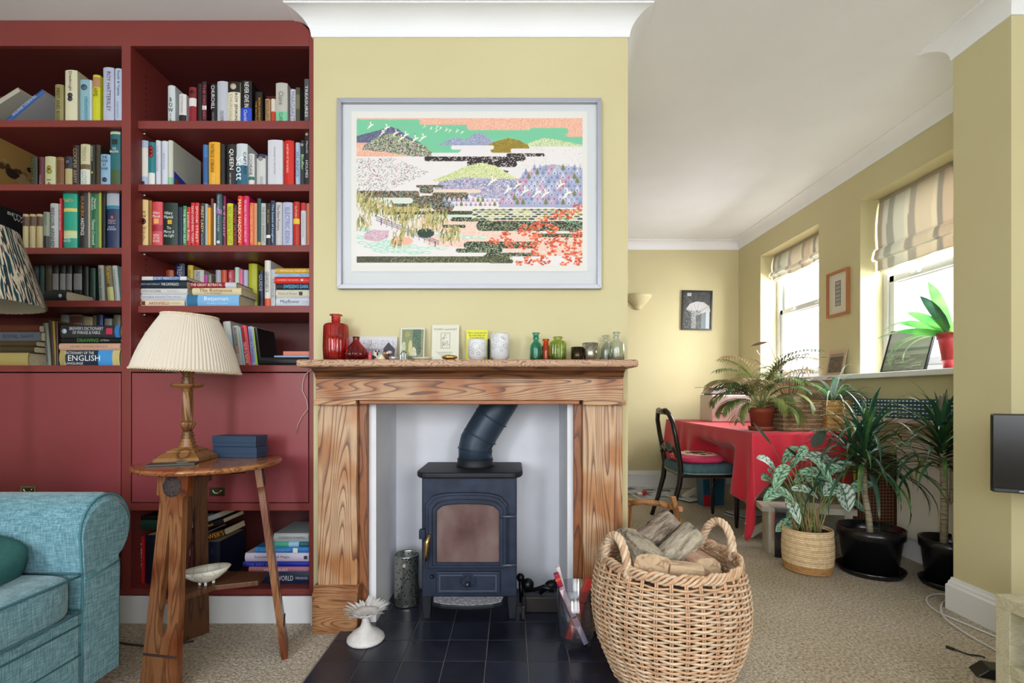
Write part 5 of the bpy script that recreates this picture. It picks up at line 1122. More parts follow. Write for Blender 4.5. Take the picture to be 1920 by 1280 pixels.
def tleg(ang, mat, nm='leg', rt=.155, rb=.215, face=None, top=None):
    a = radians(ang); zt = TZ-.021
    tilt = atan2(rb-rt, zt); tp = radians(ang if top is None else top)
    # local: x across, y outward, z up ; origin at top
    fr = Matrix.Translation((rt*cos(a), rt*sin(a), zt)) @ Matrix.Rotation(a-pi/2, 4, 'Z') @ Matrix.Rotation(tilt, 4, 'X') @ Matrix.Rotation(radians((face or ang)-ang), 4, 'Z')
    L = zt/cos(tilt); th = .011
    wt, wb = .042, .072; hw_ = lambda z: wt+(wb-wt)*(-z/L)
    s0, s1, sw = -.17, -L*.70, .02
    m = MB()
    m.prism([(-.062, 0), (.062, 0), (.062, -.075), (.048, -.078), (.046, -.09), (hw_(-.09), -.10), (hw_(s0), s0), (-hw_(s0), s0), (-hw_(-.09), -.10), (-.046, -.09), (-.048, -.078), (-.062, -.075)], -th, th, 'y', fr)
    m.prism([(-hw_(s0), s0), (0, s0), (-sw, s1), (-hw_(s1), s1)], -th, th, 'y', fr)
    m.prism([(hw_(s0), s0), (0.0005, s0), (sw, s1), (hw_(s1), s1)], -th, th, 'y', fr)
    m.prism([(-hw_(s1), s1), (-sw, s1), (-sw*.7, s1-.03), (0, s1-.045), (sw*.7, s1-.03), (sw, s1), (hw_(s1), s1), (wb, -L), (-wb, -L)], -th, th, 'y', fr)
    lg = m.build(nm, mat, tb)
    MB().lathe([(0, 0), (.036, 0), (.036, .002), (0, .003)], 30, mtx=fr @ T4((0, th, -.045), (-pi/2, 0, 0))).build('carved_roundel', M((70, 58, 58), .8, vary=.5, scale=120, bmp=1.0), lg)
    MB().box(-wb*.9, wb*.9, th, th+.003, -L*.845, -L*.835, fr).build('worn_line', M((60, 40, 40), .7), lg)
tleg(-100, OAK); tleg(143, OAKD); tleg(8, OAK, rt=.172, rb=.268, face=24)
sz = .285; pts = []
for k, ang in enumerate((-110, 9, 137)):
    a = radians(ang); u = Vector((cos(a), sin(a))); v2 = Vector((-sin(a), cos(a)))
    p = u*.185; pts += [p-v2*.05, p+v2*.05]
    b = radians((ang+(9, 137, 250)[k])/2) if k < 2 else radians(193.5)
    pts.append(Vector((cos(b), sin(b)))*.085)
MB().prism([(p.x, p.y) for p in pts], sz-.009, sz+.009, 'z').build('lower_shelf', OAKD, tb, bevel=.002)
t = thing('crackle_bowl', 'oval white crackle-glazed bowl on the lower shelf of the side table', 'bowl', (PX(388, 1.78), 1.78, sz+.0095), (0, radians(-3), radians(20)))
cm, nt, b = newmat('crackle_glaze'); v = N(nt, 'ShaderNodeTexVoronoi', Scale=26.0, feature='DISTANCE_TO_EDGE'); nt.links.new(coords(nt), v.inputs['Vector']); b.inputs['Roughness'].default_value = .25
nt.links.new(ramp(nt, v.outputs['Distance'], [(.0, (150, 140, 126)), (.03, (212, 210, 198))]), b.inputs['Base Color'])
MB().lathe([(0, .008), (.02, .008), (.045, .02), (.066, .036), (.082, .056), (.080, .058), (.064, .040), (.044, .025), (0, .014)], 44, sy=.62).build('bowl_body', cm, t)
for x, y in ((-.022, 0), (.022, 0), (0, -.016), (0, .016)): MB().box(x-.004, x+.004, y-.004, y+.004, 0, .012).build('foot', M((210, 208, 204), .4), t)
# things on the table top
t = thing('notebook', 'slim dark green notebook lying flat on the side table', 'notebook', (PX(325, 1.74), 1.735, TZ), (0, 0, radians(22)))
MB().box(-.075, .075, -.03, .03, 0, .007).build('cover', M((44, 56, 50), .4), t, bevel=.0015); MB().ring([(.02*cos(a)+.03, .012*sin(a)) for a in [2*pi*i/16 for i in range(16)]], [(.018*cos(a)+.03, .010*sin(a)) for a in [2*pi*i/16 for i in range(16)]], .007, .0076, 'z').build('emblem', M((140, 150, 130), .4), t)
NB = M((32, 56, 84), .55, vary=.06); NBD = M((18, 24, 40), .6)
for k, (z, lab, dx) in enumerate(((TZ+.0005, 'navy lidded gift box, lower of the two on the side table', .003), (TZ+.0445, 'navy lidded gift box, upper of the two on the side table', 0))):
    t = thing('gift_box', lab, 'box', (PX(449, 1.96)+dx, 1.965, z), (0, 0, radians(-6)), 'stacked navy boxes')
    MB().box(-.092, .092, -.036, .036, 0, .018).build('base', NB, t, bevel=.001); MB().box(-.094, .094, -.038, .038, .016, .043).build('lid', NB, t, bevel=.001)
# table lamp
lx, ly = PX(352, 1.87), 1.87
tl = thing('table_lamp', 'carved wooden table lamp with a pleated cream shade on the side table', 'lamp', (lx, ly, TZ+.0005), (0, 0, radians(6)))
LW = wood('lamp_wood', (150, 106, 60), (92, 58, 30), (8, 8, 3), 6, rough=.38)
hb = lambda r, z0, z1, r2: MB().add([(sx_*r, sy_*r, z0) for sx_ in (-1, 1) for sy_ in (-1, 1)]+[(sx_*r2, sy_*r2, z1) for sx_ in (-1, 1) for sy_ in (-1, 1)], [(0, 1, 3, 2), (4, 6, 7, 5), (0, 4, 5, 1), (2, 3, 7, 6), (0, 2, 6, 4), (1, 5, 7, 3)])
b_ = MB(); b_.box(-.082, .082, -.082, .082, 0, .016); b_.add(hb(.080, .016, .034, .05).v, hb(.08, .016, .034, .05).f); b_.box(-.05, .05, -.05, .05, .034, .04); b_.add(hb(.045, .04, .05, .03).v, hb(.045, .04, .05, .03).f)
b_.build('base', LW, tl, bevel=.0015)
lp_ = [(0, .048), (.03, .048), (.033, .054), (.024, .06), (.03, .066), (.022, .072), (.026, .078), (.018, .086), (.024, .092), (.017, .1), (.021, .106), (.014, .112)]
MB().lathe(lp_, 28).build('turned_foot', LW, tl)
MB().lathe([(.013, .11), (.02, .125), (.026, .14), (.025, .146), (.02, .149)], 60, flute=.08, nf=10, z0=.115, z1=.145).build('fluted_cup', LW, tl)
MB().lathe([(.0165, .148+.12*i/30) for i in range(31)], 40, flute=.13, nf=5, twist=9, z0=.15, z1=.265).build('twisted_stem', LW, tl)
MB().lathe([(.015, .266), (.02, .27), (.016, .276), (.05, .284), (.056, .291), (.055, .294), (.02, .288), (.018, .294), (.022, .302), (.017, .31), (.022, .318), (.016, .324), (.02, .334), (.028, .348), (.03, .354), (.024, .358), (.012, .36), (.012, .385), (0, .385)], 36).build('drip_tray', LW, tl)
sh = T4((0, 0, .345), (radians(0), radians(2.6), 0)); prof = []
zb, ztp, rb_, rt_ = 0.0, .212, .181, .093
for i in range(11):
    u = i/10; prof.append((rb_+(rt_-rb_)*u+.012*sin(u*pi)*(-.0)+.010*sin(pi*u), zb+(ztp-zb)*u))
fab, nt, b = newmat('pleated_cotton'); b.inputs['Base Color'].default_value = lin((238, 230, 218)); b.inputs['Roughness'].default_value = .9
tr = N(nt, 'ShaderNodeBsdfTranslucent'); tr.inputs[0].default_value = lin((240, 232, 218)); mx = N(nt, 'ShaderNodeMixShader'); mx.inputs[0].default_value = .35
nt.links.new(b.outputs[0], mx.inputs[1]); nt.links.new(tr.outputs[0], mx.inputs[2]); nt.links.new(mx.outputs[0], nt.nodes['Material Output'].inputs[0])
shd = MB().lathe([(r, z) for r, z in prof], 540, flute=.011, nf=90, mtx=sh)
shd.f = [f for f in shd.f if len(f) == 4]; shd.sm = shd.sm[:len(shd.f)]
so = shd.build('lamp_shade', fab, tl)
for (r, z) in ((rb_+.001, 0), (rt_+.001, ztp)):
    for s in range(2): MB().tube([sh @ Vector(((r+.0018*cos(a*60+s*pi))*cos(a), (r+.0018*cos(a*60+s*pi))*sin(a), z+.003*sin(a*60+s*pi))) for a in [2*pi*i/480 for i in range(480)]], .0024, 4, closed=True).build('braid_trim', M((226, 208, 184), .8), so)
lin_ = MB().lathe([(r-.006, z) for r, z in prof], 60, mtx=sh); lin_.f = [f for f in lin_.f if len(f) == 4]; lin_.sm = lin_.sm[:len(lin_.f)]; lin_.build('lining', M((228, 222, 214), .8), so)
# thin lamp flex on the carpet
tag(MB().tube([(-1.62, 1.93, .006), (-1.5, 1.90, .006), (-1.38, 1.88, .006), (-1.28, 1.93, .006)], .004, 6).build('flex', M((60, 50, 46), .5)), 'dark lamp flex lying on the carpet behind the side table', 'cable')

# ------------------------------------------------------------- sofa
LIN, nt, b = newmat('teal_linen'); b.inputs['Roughness'].default_value = .9; b.inputs['Sheen Weight'].default_value = .3
n1 = N(nt, 'ShaderNodeTexNoise', Scale=1.0, Detail=4.0); nt.links.new(coords(nt, (30, 30, 300)), n1.inputs['Vector']); n2 = N(nt, 'ShaderNodeTexNoise', Scale=1.0, Detail=4.0); nt.links.new(coords(nt, (260, 260, 26)), n2.inputs['Vector'])
ad = N(nt, 'ShaderNodeMath', operation='ADD'); nt.links.new(n1.outputs['Fac'], ad.inputs[0]); nt.links.new(n2.outputs['Fac'], ad.inputs[1]); hf = N(nt, 'ShaderNodeMath', operation='MULTIPLY'); hf.inputs[1].default_value = .5; nt.links.new(ad.outputs[0], hf.inputs[0])
nt.links.new(ramp(nt, hf.outputs[0], [(.38, (70, 112, 126)), (.5, (96, 142, 156)), (.62, (126, 168, 182))]), b.inputs['Base Color']); bump(nt, b, hf.outputs[0], .35, .003)
sf = thing('sofa', 'teal-blue linen sofa with a rolled arm at the left of the room', 'sofa', (0, 0, 0))
SFX = -1.315
def armprof(k=1.0):
    c = Vector((1.562, .566)); o = []
    pts = [(1.612, .09), (1.612, .30), (1.616, .43)]
    for i in range(15):
        a = radians(-62+ (242+ -0)*i/14); pts.append((c.x+.098*cos(a), c.y+.112*sin(a)))
    pts += [(1.474, .40), (1.472, .30), (1.472, .09)]
    return pts
ap = armprof(); ctr = (1.545, .4)
rings = []
for (x, s) in ((SFX, .90), (SFX-.004, .955), (SFX-.014, .985), (SFX-.04, 1.0), (SFX-.3, 1.0), (SFX-.6, 1.0), (SFX-1.0, 1.0)):
    rings.append([(x, ctr[0]+(y-ctr[0])*s, .09+(z-.09)*(1-(1-s)*.35) if z < .2 else ctr[1]+(z-ctr[1])*s) for y, z in ap])
n = len(ap); vs = [v for r in rings for v in r]; fs_ = [(j*n+i, (j+1)*n+i, (j+1)*n+(i+1) % n, j*n+(i+1) % n) for j in range(len(rings)-1) for i in range(n)]
m = MB().add(vs, fs_, True); m.f.append(tuple(range(n-1, -1, -1))); m.sm.append(False)
arm = m.build('arm', LIN, sf)
MB().tube([(SFX-.006, y*1.0+(y-ctr[0])*-.02, z) for (x, y, z) in [(0, ctr[0]+(y-ctr[0])*.985, .09+(z-.09) if z < .2 else ctr[1]+(z-ctr[1])*.985) for y, z in ap]], .0035, 6).build('piping', M((70, 122, 134), .9), arm)
MB().tube([(SFX+.001, 1.478, .425), (SFX+.001, 1.54, .432), (SFX+.001, 1.61, .445)], .003, 5).build('seam', M((70, 122, 134), .9), arm)
def cushion(x0, x1, y0, y1, z0, z1, pw=.28, mat=LIN, par=sf, name='seat_cushion', mtx=None):
    return MB().ball(((x0+x1)/2, (y0+y1)/2, (z0+z1)/2), 1, 40, 20, ((x1-x0)/2, (y1-y0)/2, (z1-z0)/2), pw, mtx).build(name, mat, par)
sc_ = cushion(-2.05, SFX+.012, .62, 1.470, .325, .458, .22)
for z in (.448, .338): MB().tube([(SFX+.010, y, z) for y in [.66+.79*i/8 for i in range(9)]]+[(SFX-.01, 1.465, z), (SFX-.2, 1.468, z)], .0035, 6).build('piping', M((58, 104, 116), .9), sc_)
cushion(-2.05, SFX+.012, -.25, .61, .325, .458, .22)
bs = MB().box(-2.1, SFX-.008, -.25, 1.473, .09, .325).build('base', LIN, sf, bevel=.012, seg=3)
MB().tube([(SFX-.006, y, .292) for y in (-.2, .5, 1.47)], .003, 5).build('seam', M((70, 122, 134), .9), bs)
MB().tube([(SFX-.006, y, .20) for y in (-.2, .5, 1.47)], .0025, 5).build('seam', M((70, 122, 134), .9), bs)
cushion(-2.32, -2.05, -.3, 1.66, .1, .84, .3, name='back')
cushion(-2.12, -1.86, .64, 1.45, .45, .86, .3, name='back_cushion')
for y in (1.53, -.2):
    for x in (-1.38, -2.2): MB().lathe([(0, 0), (.018, 0), (.028, .09), (0, .09)], 14, (x, y, 0)).build('foot', OAKD, sf)
PIL = M((44, 98, 96), .85, vary=.12, scale=60, bmp=.2)
t = thing('scatter_cushion', 'dark green square scatter cushion lying on the sofa seat', 'cushion', (-1.63, 1.25, .515), (radians(14), radians(16), radians(14)))
pm = MB().ball((0, 0, 0), 1, 36, 14, (.22, .2, .06), .38); pm.build('cushion_cover', PIL, t)

# floor lamp whose shade shows at the left edge
t = thing('floor_lamp', 'floor lamp with a large ikat-patterned shade behind the sofa', 'lamp', (-2.10, 1.76, 0))
MB().lathe([(0, 0), (.085, 0), (.085, .015), (.02, .03), (0, .03)], 28).build('base', M((50, 40, 34), .4), t); MB().tube([(0, 0, .02), (0, 0, 1.5)], .012, 12).build('pole', M((50, 40, 34), .4), t)
km, nt, b = newmat('ikat_print'); b.inputs['Roughness'].default_value = .85
tcn = nt.nodes.new('ShaderNodeTexCoord'); sep = N(nt, 'ShaderNodeSeparateXYZ'); nt.links.new(tcn.outputs['Object'], sep.inputs[0])
at2 = N(nt, 'ShaderNodeMath', operation='ARCTAN2'); nt.links.new(sep.outputs[1], at2.inputs[0]); nt.links.new(sep.outputs[0], at2.inputs[1])
cb = N(nt, 'ShaderNodeCombineXYZ'); nt.links.new(at2.outputs[0], cb.inputs[0]); nt.links.new(sep.outputs[2], cb.inputs[1])
mpn = nt.nodes.new('ShaderNodeMapping'); mpn.inputs['Scale'].default_value = (15, 7, 1); mpn.inputs['Rotation'].default_value = (0, 0, .12); nt.links.new(cb.outputs[0], mpn.inputs[0])
nn = N(nt, 'ShaderNodeTexNoise', Scale=1.3, Detail=2.0, Distortion=.25); nt.links.new(mpn.outputs[0], nn.inputs['Vector'])
nt.links.new(ramp(nt, nn.outputs['Fac'], [(0, (26, 70, 80)), (.36, (22, 56, 66)), (.42, (96, 40, 48)), (.445, (226, 220, 200)), (.54, (230, 226, 208)), (.56, (30, 76, 84))], 'CONSTANT'), b.inputs['Base Color'])
q = MB().lathe([(.285, 1.338), (.287, 1.34), (.208, 1.625)], 96); q.f = [f for f in q.f if len(f) == 4]; q.sm = q.sm[:len(q.f)]
IK = q.build('lamp_shade', km, t)
q = MB().lathe([(.281, 1.339), (.204, 1.625)], 64); q.f = [f for f in q.f if len(f) == 4]; q.sm = q.sm[:len(q.f)]; q.build('lining', M((150, 142, 124), .8), IK)
# ------------------------------------------------------------- dining end: wall things
t = thing('wall_light', 'plaster uplighter bowl painted to match the yellow back wall', 'wall light', (PX(1203, 5.0), YB-.001, 0))
U = PZ(548, 5.0)
q = MB().lathe([(0, -.16), (.02, -.158), (.042, -.148), (.05, -.128), (.052, -.12), (.07, -.105), (.105, -.07), (.135, -.03), (.148, 0), (.14, .0), (.10, -.065), (.04, -.115), (0, -.12)], 40, (0, 0, U), sy=.8)
q.v = [(x, min(y, 0), z) for x, y, z in q.v]; q.build('bowl', YEL, t)
def wall_frame(name, label, cx, cz, y, w, h, bar, mat, cv, mount, pw, ph, mtx, dep=.02):
    t = thing(name, label, 'picture'); t.matrix_world = mtx
    e = mtx.decompose(); t.location = e[0]; t.rotation_euler = e[1].to_euler()
    W_, H_ = w/2, h/2
    for pts in ([(-W_, H_), (W_, H_), (W_-bar, H_-bar), (-W_+bar, H_-bar)], [(-W_, -H_), (W_, -H_), (W_-bar, -H_+bar), (-W_+bar, -H_+bar)], [(-W_, -H_), (-W_, H_), (-W_+bar, H_-bar), (-W_+bar, -H_+bar)], [(W_, -H_), (W_, H_), (W_-bar, H_-bar), (W_-bar, -H_+bar)]):
        MB().prism(pts, -dep, -.001, 'y').build('frame_rail', mat, t)
    MB().box(-W_+.003, W_-.003, -.008, -.002, -H_+.003, H_-.003).build('mount', M(mount, .8), t)
    print_mesh('print', cv, pw, ph, T4((0, -.009, -ph/2)), t, .5)
    MB().box(-W_+bar*.7, W_-bar*.7, -.014, -.013, -H_+bar*.7, H_-bar*.7).build('glazing', thin_glass('picture_glass', refl=.02), t)
    return t
cv = Cv(0, 0, 60, 80, 1.3, (52, 54, 58)); cv.speck(cv.m_rect(0, 60, 0, 30), [(90, 92, 96), (30, 32, 36)], .2, 3); cv.fill(cv.m_rect(8, 17, 3, 10), (170, 172, 176))
cv.fill(cv.m_poly([(6, 38), (14, 26), (28, 21), (44, 22), (56, 30), (60, 42), (48, 44), (30, 50), (16, 44)]), (190, 190, 194))
for k in range(7): cv.line(30, 48, 6+k*9, 34-(k % 4)*3, .8, (130, 130, 136))
cv.fill(cv.m_rect(18, 28, 48, 80), (150, 158, 164)); cv.fill(cv.m_rect(28, 34, 50, 80), (36, 40, 44)); cv.fill(cv.m_rect(40, 50, 46, 80), (110, 130, 142)); cv.fill(cv.m_rect(50, 57, 42, 80), (190, 200, 206)); cv.fill(cv.m_rect(0, 16, 48, 80), (32, 34, 36)); cv.speck(cv.m_rect(0, 40, 40, 80), [(120, 126, 130), (40, 42, 46)], .12, 2)
FDK = M((22, 26, 30), .35)
wall_frame('framed_photograph', 'black-framed monochrome photograph of a white umbrella on the back wall', 0, 0, 0, PX(1336, 5.12)-PX(1279, 5.12), PZ(544, 5.12)-PZ(618, 5.12), .014, FDK, cv, (30, 32, 34), .29, .395, Matrix.Translation((PX(1307.5, 5.12), YB-.001, PZ(581, 5.12))) @ Matrix.Rotation(radians(1.2), 4, 'Y'))
RWM = Matrix.Rotation(-pi/2, 4, 'Z')      # local -y -> world -x
cv = Cv(0, 0, 30, 90, 2, (60, 58, 60))
for k in range(6):
    cv.fill(cv.m_rect(3, 27, 3+k*14.6, 14+k*14.6), (196, 194, 190))
    for q in range(6): cv.fill(cv.m_rect(5+q*3.6, 7+q*3.6, 4.5+k*14.6, 11+k*14.6+(q*k % 3)), (84, 82, 90) if (q+k) % 3 else (130, 128, 134))
ct = ((2.409*FPX/(1549-960))+(2.409*FPX/(1589-960)))/2
fr_ = wall_frame('framed_stamps', 'oak-framed strip of six small grey scenes between the dining windows', 0, 0, 0, .235, .335, .018, M((176, 112, 70), .45, vary=.1), cv, (216, 212, 198), .06, .185, Matrix.Translation((XR-.001, ct, 1.748)) @ RWM)
# photo card standing on the sill
cv = Cv(0, 0, 50, 60, 1.6, (196, 170, 144)); cv.fill(cv.m_rect(5, 45, 8, 54), (96, 78, 68)); cv.speck(cv.m_rect(5, 45, 22, 54), [(44, 36, 34), (150, 134, 120), (70, 58, 52)], .25, 2); cv.fill(cv.m_rect(5, 45, 8, 16), (150, 134, 118))
def sill_item(name, label, y, w, h, xb, lean, cv, rail=None, edge=(200, 176, 150), zr=0, cat='picture'):
    t = thing(name, label, cat, (xb, y, 1.1405), (0, 0, -pi/2+zr)); tl_ = T4(rot=(radians(-lean), 0, 0))
    MB().box(-w/2, w/2, 0, .006, 0, h, tl_).build('backing', M(edge, .7), t)
    print_mesh('print', cv, w-.004, h-.004, tl_ @ T4((0, -.0008, .002)), t, .5)
    if rail: MB().ring([(-w/2, 0), (w/2, 0), (w/2, h), (-w/2, h)], [(-w/2+.009, .009), (w/2-.009, .009), (w/2-.009, h-.009), (-w/2+.009, h-.009)], -.005, .008, 'y', tl_).build('frame', rail, t)
    return t
sill_item('mounted_photograph', 'sepia group photograph on a card mount standing on the sill shelf', 3.56, .19, .19, 2.385, 10, cv)
cv = Cv(0, 0, 70, 85, 1.6, (150, 170, 176)); cv.fill(cv.m_rect(0, 70, 0, 24), (182, 190, 192)); cv.fill(cv.m_rect(0, 70, 24, 40), (172, 178, 176)); cv.fill(cv.m_rect(0, 70, 38, 44), (122, 136, 130)); cv.fill(cv.m_rect(0, 70, 44, 52), (160, 166, 156)); cv.fill(cv.m_rect(0, 70, 52, 85), (124, 134, 120))
for k in range(46): x, y = cv.rng.rand()*70, 52+cv.rng.rand()*33; cv.line(x, y, x+12, y-1.5, .9, [(170, 176, 158), (92, 104, 92), (190, 192, 176)][k % 3])
sill_item('seascape_picture', 'framed seascape leaning against the nearer dining window on the sill', 3.03, .30, .285, 2.46, 17, cv, FDK, (40, 44, 48), zr=radians(8))

# ------------------------------------------------------------- dining table
TA, TBk, TXa, TXb, TT = 3.20, 4.98, 1.60, 2.405, .742
dt = thing('dining_table', 'white trestle dining table hidden under the red cloth', 'table', (0, 0, 0)); TW = M((206, 204, 194), .5, vary=.06)
MB().box(TXa+.01, TXb-.005, TA+.01, TBk-.01, TT-.03, TT-.004).build('table_top', TW, dt)
for y in (3.36, 4.62):
    MB().box(1.95, 2.05, y-.03, y+.03, .1, TT-.03).build('post', TW, dt)
    for s, x in ((-1, 2.0), (1, 2.0)):
        pts = [(x, .14), (x+s*.08, .14), (x+s*.24, .10), (x+s*.35, .035), (x+s*.38, 0), (x+s*.33, 0), (x+s*.28, .035), (x+s*.2, .06), (x, .07)]
        MB().prism(pts, y-.025, y+.025, 'y').build('curved_foot', TW, dt, bevel=.004)
# cloth
RC, nt, b = newmat('red_cotton'); b.inputs['Roughness'].default_value = .8; b.inputs['Sheen Weight'].default_value = .2
n_ = N(nt, 'ShaderNodeTexNoise', Scale=500.0, Detail=2.0); nt.links.new(coords(nt), n_.inputs['Vector']); b.inputs['Base Color'].default_value = lin((196, 24, 50)); bump(nt, b, n_.outputs['Fac'], .2, .001)
def cloth():
    nx, ny, nd = 40, 60, 16; z = TT+.001; vs = []; ids = {}
    per = [(TXa+(TXb-TXa)*i/nx, TA, (0, -1)) for i in range(nx+1)]
    m = MB()
    top = [(TXa+(TXb-TXa)*i/nx, TA+(TBk-TA)*j/ny, z) for j in range(ny+1) for i in range(nx+1)]
    m.add(top, [(j*(nx+1)+i, j*(nx+1)+i+1, (j+1)*(nx+1)+i+1, (j+1)*(nx+1)+i) for j in range(ny) for i in range(nx)], True)
    # skirt path: right-front corner -> left-front corner -> left-back corner
    path = []
    for i in range(61): path.append((TXb-(TXb-TXa)*i/60, TA, 0, -1, i/60, 'f'))
    for i in range(1, 9):
        a = pi/2*i/9; path.append((TXa, TA, -sin(a), -cos(a), i/9, 'c'))
    for i in range(101): path.append((TXa, TA+(TBk-TA)*i/100, -1, 0, i/100, 'l'))
    def drop(u, k):
        if k == 'f': return .335+.0*u+ (.10*max(0, (u-.80)/.20)**1.5) + .02*sin(u*7)
        if k == 'c': return .435+.265*sin(pi*u)**.8
        return .42+.04*sin(u*9) - .05*u + (.10*max(0, 1-u/.12)**1.5)
    cols = len(path); vs = []
    for j in range(nd+1):
        v = j/nd
        for (x, y, ox, oy, u, k) in path:
            D = drop(u, k); zz = z-D*v
            amp = {'f': .018, 'c': .03, 'l': .024}[k]*v**1.2
            s = {'f': u*26, 'c': 26+u*5, 'l': u*44+2}[k]
            o = .006*min(1, v*4)+amp*(1+sin(s+1.3*sin(s*.37)))+(.05*v*sin(pi*u) if k == 'c' else 0)
            if k == 'c': o = o*(1.0)+.0*v
            if k == 'l':
                ss = lambda q: (lambda c: c*c*(3-2*c))(min(1, max(0, q)))
                push = ss((y-3.40)/.16)*ss((4.22-y)/.16)*ss((z-zz-.09)/.10); o = o*(1-.7*push)-.15*push
            vs.append((x+ox*o, y+oy*o, zz))
    m.add(vs, [(j*cols+i, j*cols+i+1, (j+1)*cols+i+1, (j+1)*cols+i) for j in range(nd) for i in range(cols-1)], True)
    # back-left end drop
    return m
tcl = cloth().build('tablecloth', RC); tag(tcl, 'bright red cotton tablecloth draped over the dining table', 'tablecloth')
so = tcl.modifiers.new('s', 'SOLIDIFY'); so.thickness = .0015
tcl2 = MB().box(-.014, .014, -.0012, 0, -.02, .02, T4((TXa-.055, TA-.062, .16), (0, radians(28), radians(-45)))).build('care_label', M((230, 214, 206), .7), tcl)

# ------------------------------------------------------------- chair
ch = thing('dining_chair', 'black antique dining chair with green upholstery drawn up to the red cloth', 'chair', (1.26, 3.805, 0))
BLK = M((22, 20, 20), .25, vary=.2, scale=9); GV = M((58, 92, 100), .7, vary=.25, scale=26, bmp=.3)
HWc = .225
for s in (-1, 1):
    y = s*.19
    MB().tube([(-.10, y*.95, 0), (-.045, y, .15), (.0, y, .32), (.012, y, .43), (-.005, y*1.02, .55), (-.03, y*1.04, .68), (-.05, y*.98, .79), (-.062, y*.72, .85), (-.066, y*.4, .862)], [.016, .018, .021, .022, .019, .018, .018, .018, .02], 10).build('back_leg', BLK, ch)
    yf = s*.215
    MB().lathe([(0, 0), (.011, 0), (.013, .03), (.018, .1), (.016, .2), (.022, .25), (.017, .265), (.026, .285), (.018, .30), (.024, .32), (.024, .385), (0, .385)], 18, (.42, yf, 0)).build('front_leg', BLK, ch)
MB().tube([(-.062, -.12, .855), (-.07, -.08, .868), (-.074, 0, .862), (-.07, .08, .868), (-.062, .12, .855)], [.02, .026, .022, .026, .02], 10).build('crest_rail', BLK, ch)
MB().tube([(-.015, -.19, .53), (-.02, -.12, .585), (-.02, -.05, .56), (-.022, 0, .60), (-.02, .05, .56), (-.02, .12, .585), (-.015, .19, .53)], [.015, .018, .022, .026, .022, .018, .015], 10).build('splat_rail', BLK, ch)
MB().box(-.0, .43, -.225, .225, .375, .405).build('seat_rail', BLK, ch, bevel=.008)
ob = MB().ball((.215, 0, .43), 1, 36, 14, (.232, .24, .052), .5).build('seat', GV, ch)
MB().tube([(.215+.228*math.copysign(abs(cos(a))**.5, cos(a)), .236*math.copysign(abs(sin(a))**.5, sin(a)), .405) for a in [2*pi*i/72 for i in range(72)]], .004, 5, closed=True).build('braid', M((150, 160, 150), .7), ob)
t = thing('seat_cushion', 'round pink felt cushion with appliqued flowers on the dining chair seat', 'cushion', (1.46, 3.80, .482))
cu = MB().ball((0, 0, .018), 1, 40, 12, (.195, .205, .036), .75).build('cushion_body', M((196, 52, 92), .9, vary=.1, scale=30), t)
MB().lathe([(.165, .048), (.12, .0545), (0, .0565)], 36).build('felt_top', M((206, 164, 150), .95, vary=.15, scale=30), cu)
for k in range(9):
    a = k*2.4; r = .05+.09*((k*53 % 10)/10); c_ = [(110, 24, 50), (178, 176, 110), (90, 40, 40), (120, 130, 70), (80, 20, 44)][k % 5]
    MB().lathe([(0, 0), (.026, 0), (.024, .004), (0, .005)], 16, mtx=T4((r*cos(a), r*sin(a), .0525))).build('flower', M(c_, .95), cu)
MB().ring([(.05*cos(a)-.0, .036*sin(a)) for a in [2*pi*i/20 for i in range(20)]], [(.036*cos(a), .024*sin(a)) for a in [2*pi*i/20 for i in range(20)]], .054, .060, 'z').build('applique_ring', M((50, 30, 30), .95), cu)
for k in range(34):
    a = 2*pi*k/34
    if k % 17 < 7: MB().ball((.193*cos(a), .203*sin(a), .022), .0075, 8, 5).build('bobble', M((222, 190, 60), .9), cu)

# ------------------------------------------------------------- floor things in the dining end
def page_cv(seed):
    c = Cv(0, 0, 40, 56, 1.2, (206, 210, 218)); r = random.Random(seed)
    for k in range(4): c.fill(c.m_rect(3, 37, 3+k*.9, 3.4+k*.9), (90, 90, 100))
    c.fill(c.m_rect(4, 20, 10, 26), r.choice([(96, 104, 120), (120, 110, 120), (80, 88, 84)])); c.fill(c.m_rect(22, 37, 32, 48), r.choice([(110, 124, 116), (130, 130, 146)]))
    for k in range(22):
        for x in (3, 14.5, 26): c.fill(c.m_rect(x, x+9.5, 12+k*1.9, 12.7+k*1.9) & (c.a.sum(2) > 560), (150, 152, 160))
    return c
for k, (x, y, a, lab) in enumerate([(1.38, 4.72, 6, 'open newspaper sheet on the carpet nearest the chair'), (1.62, 4.88, -12, 'newspaper sheet on the carpet against the back skirting'), (1.30, 4.98, 20, 'newspaper sheet at the left, under the wall light'), (1.72, 4.62, 30, 'newspaper sheet half under the red cloth')]):
    t = thing('newspaper', lab, 'newspaper', (x, y, .003+.004*k), (0, 0, radians(a)), 'newspaper sheets spread on the carpet')
    MB().box(-.19, .19, -.15, .15, 0, .003).build('sheets', M((204, 208, 216), .8), t); print_mesh('print', page_cv(k), .378, .298, T4((0, -.149, .0034), (-pi/2, 0, 0)), t, .8)
t = thing('red_and_white_ornament', 'small red and white object lying on the newspapers', 'ornament', (PX(1211, 4.6), 4.66, .022)); MB().ball((0, 0, .02), .026).build('red_part', M((200, 30, 36), .4), t); MB().ball((-.04, 0, .014), .024, sc=(1.3, 1, .7)).build('white_part', M((220, 220, 224), .5), t)
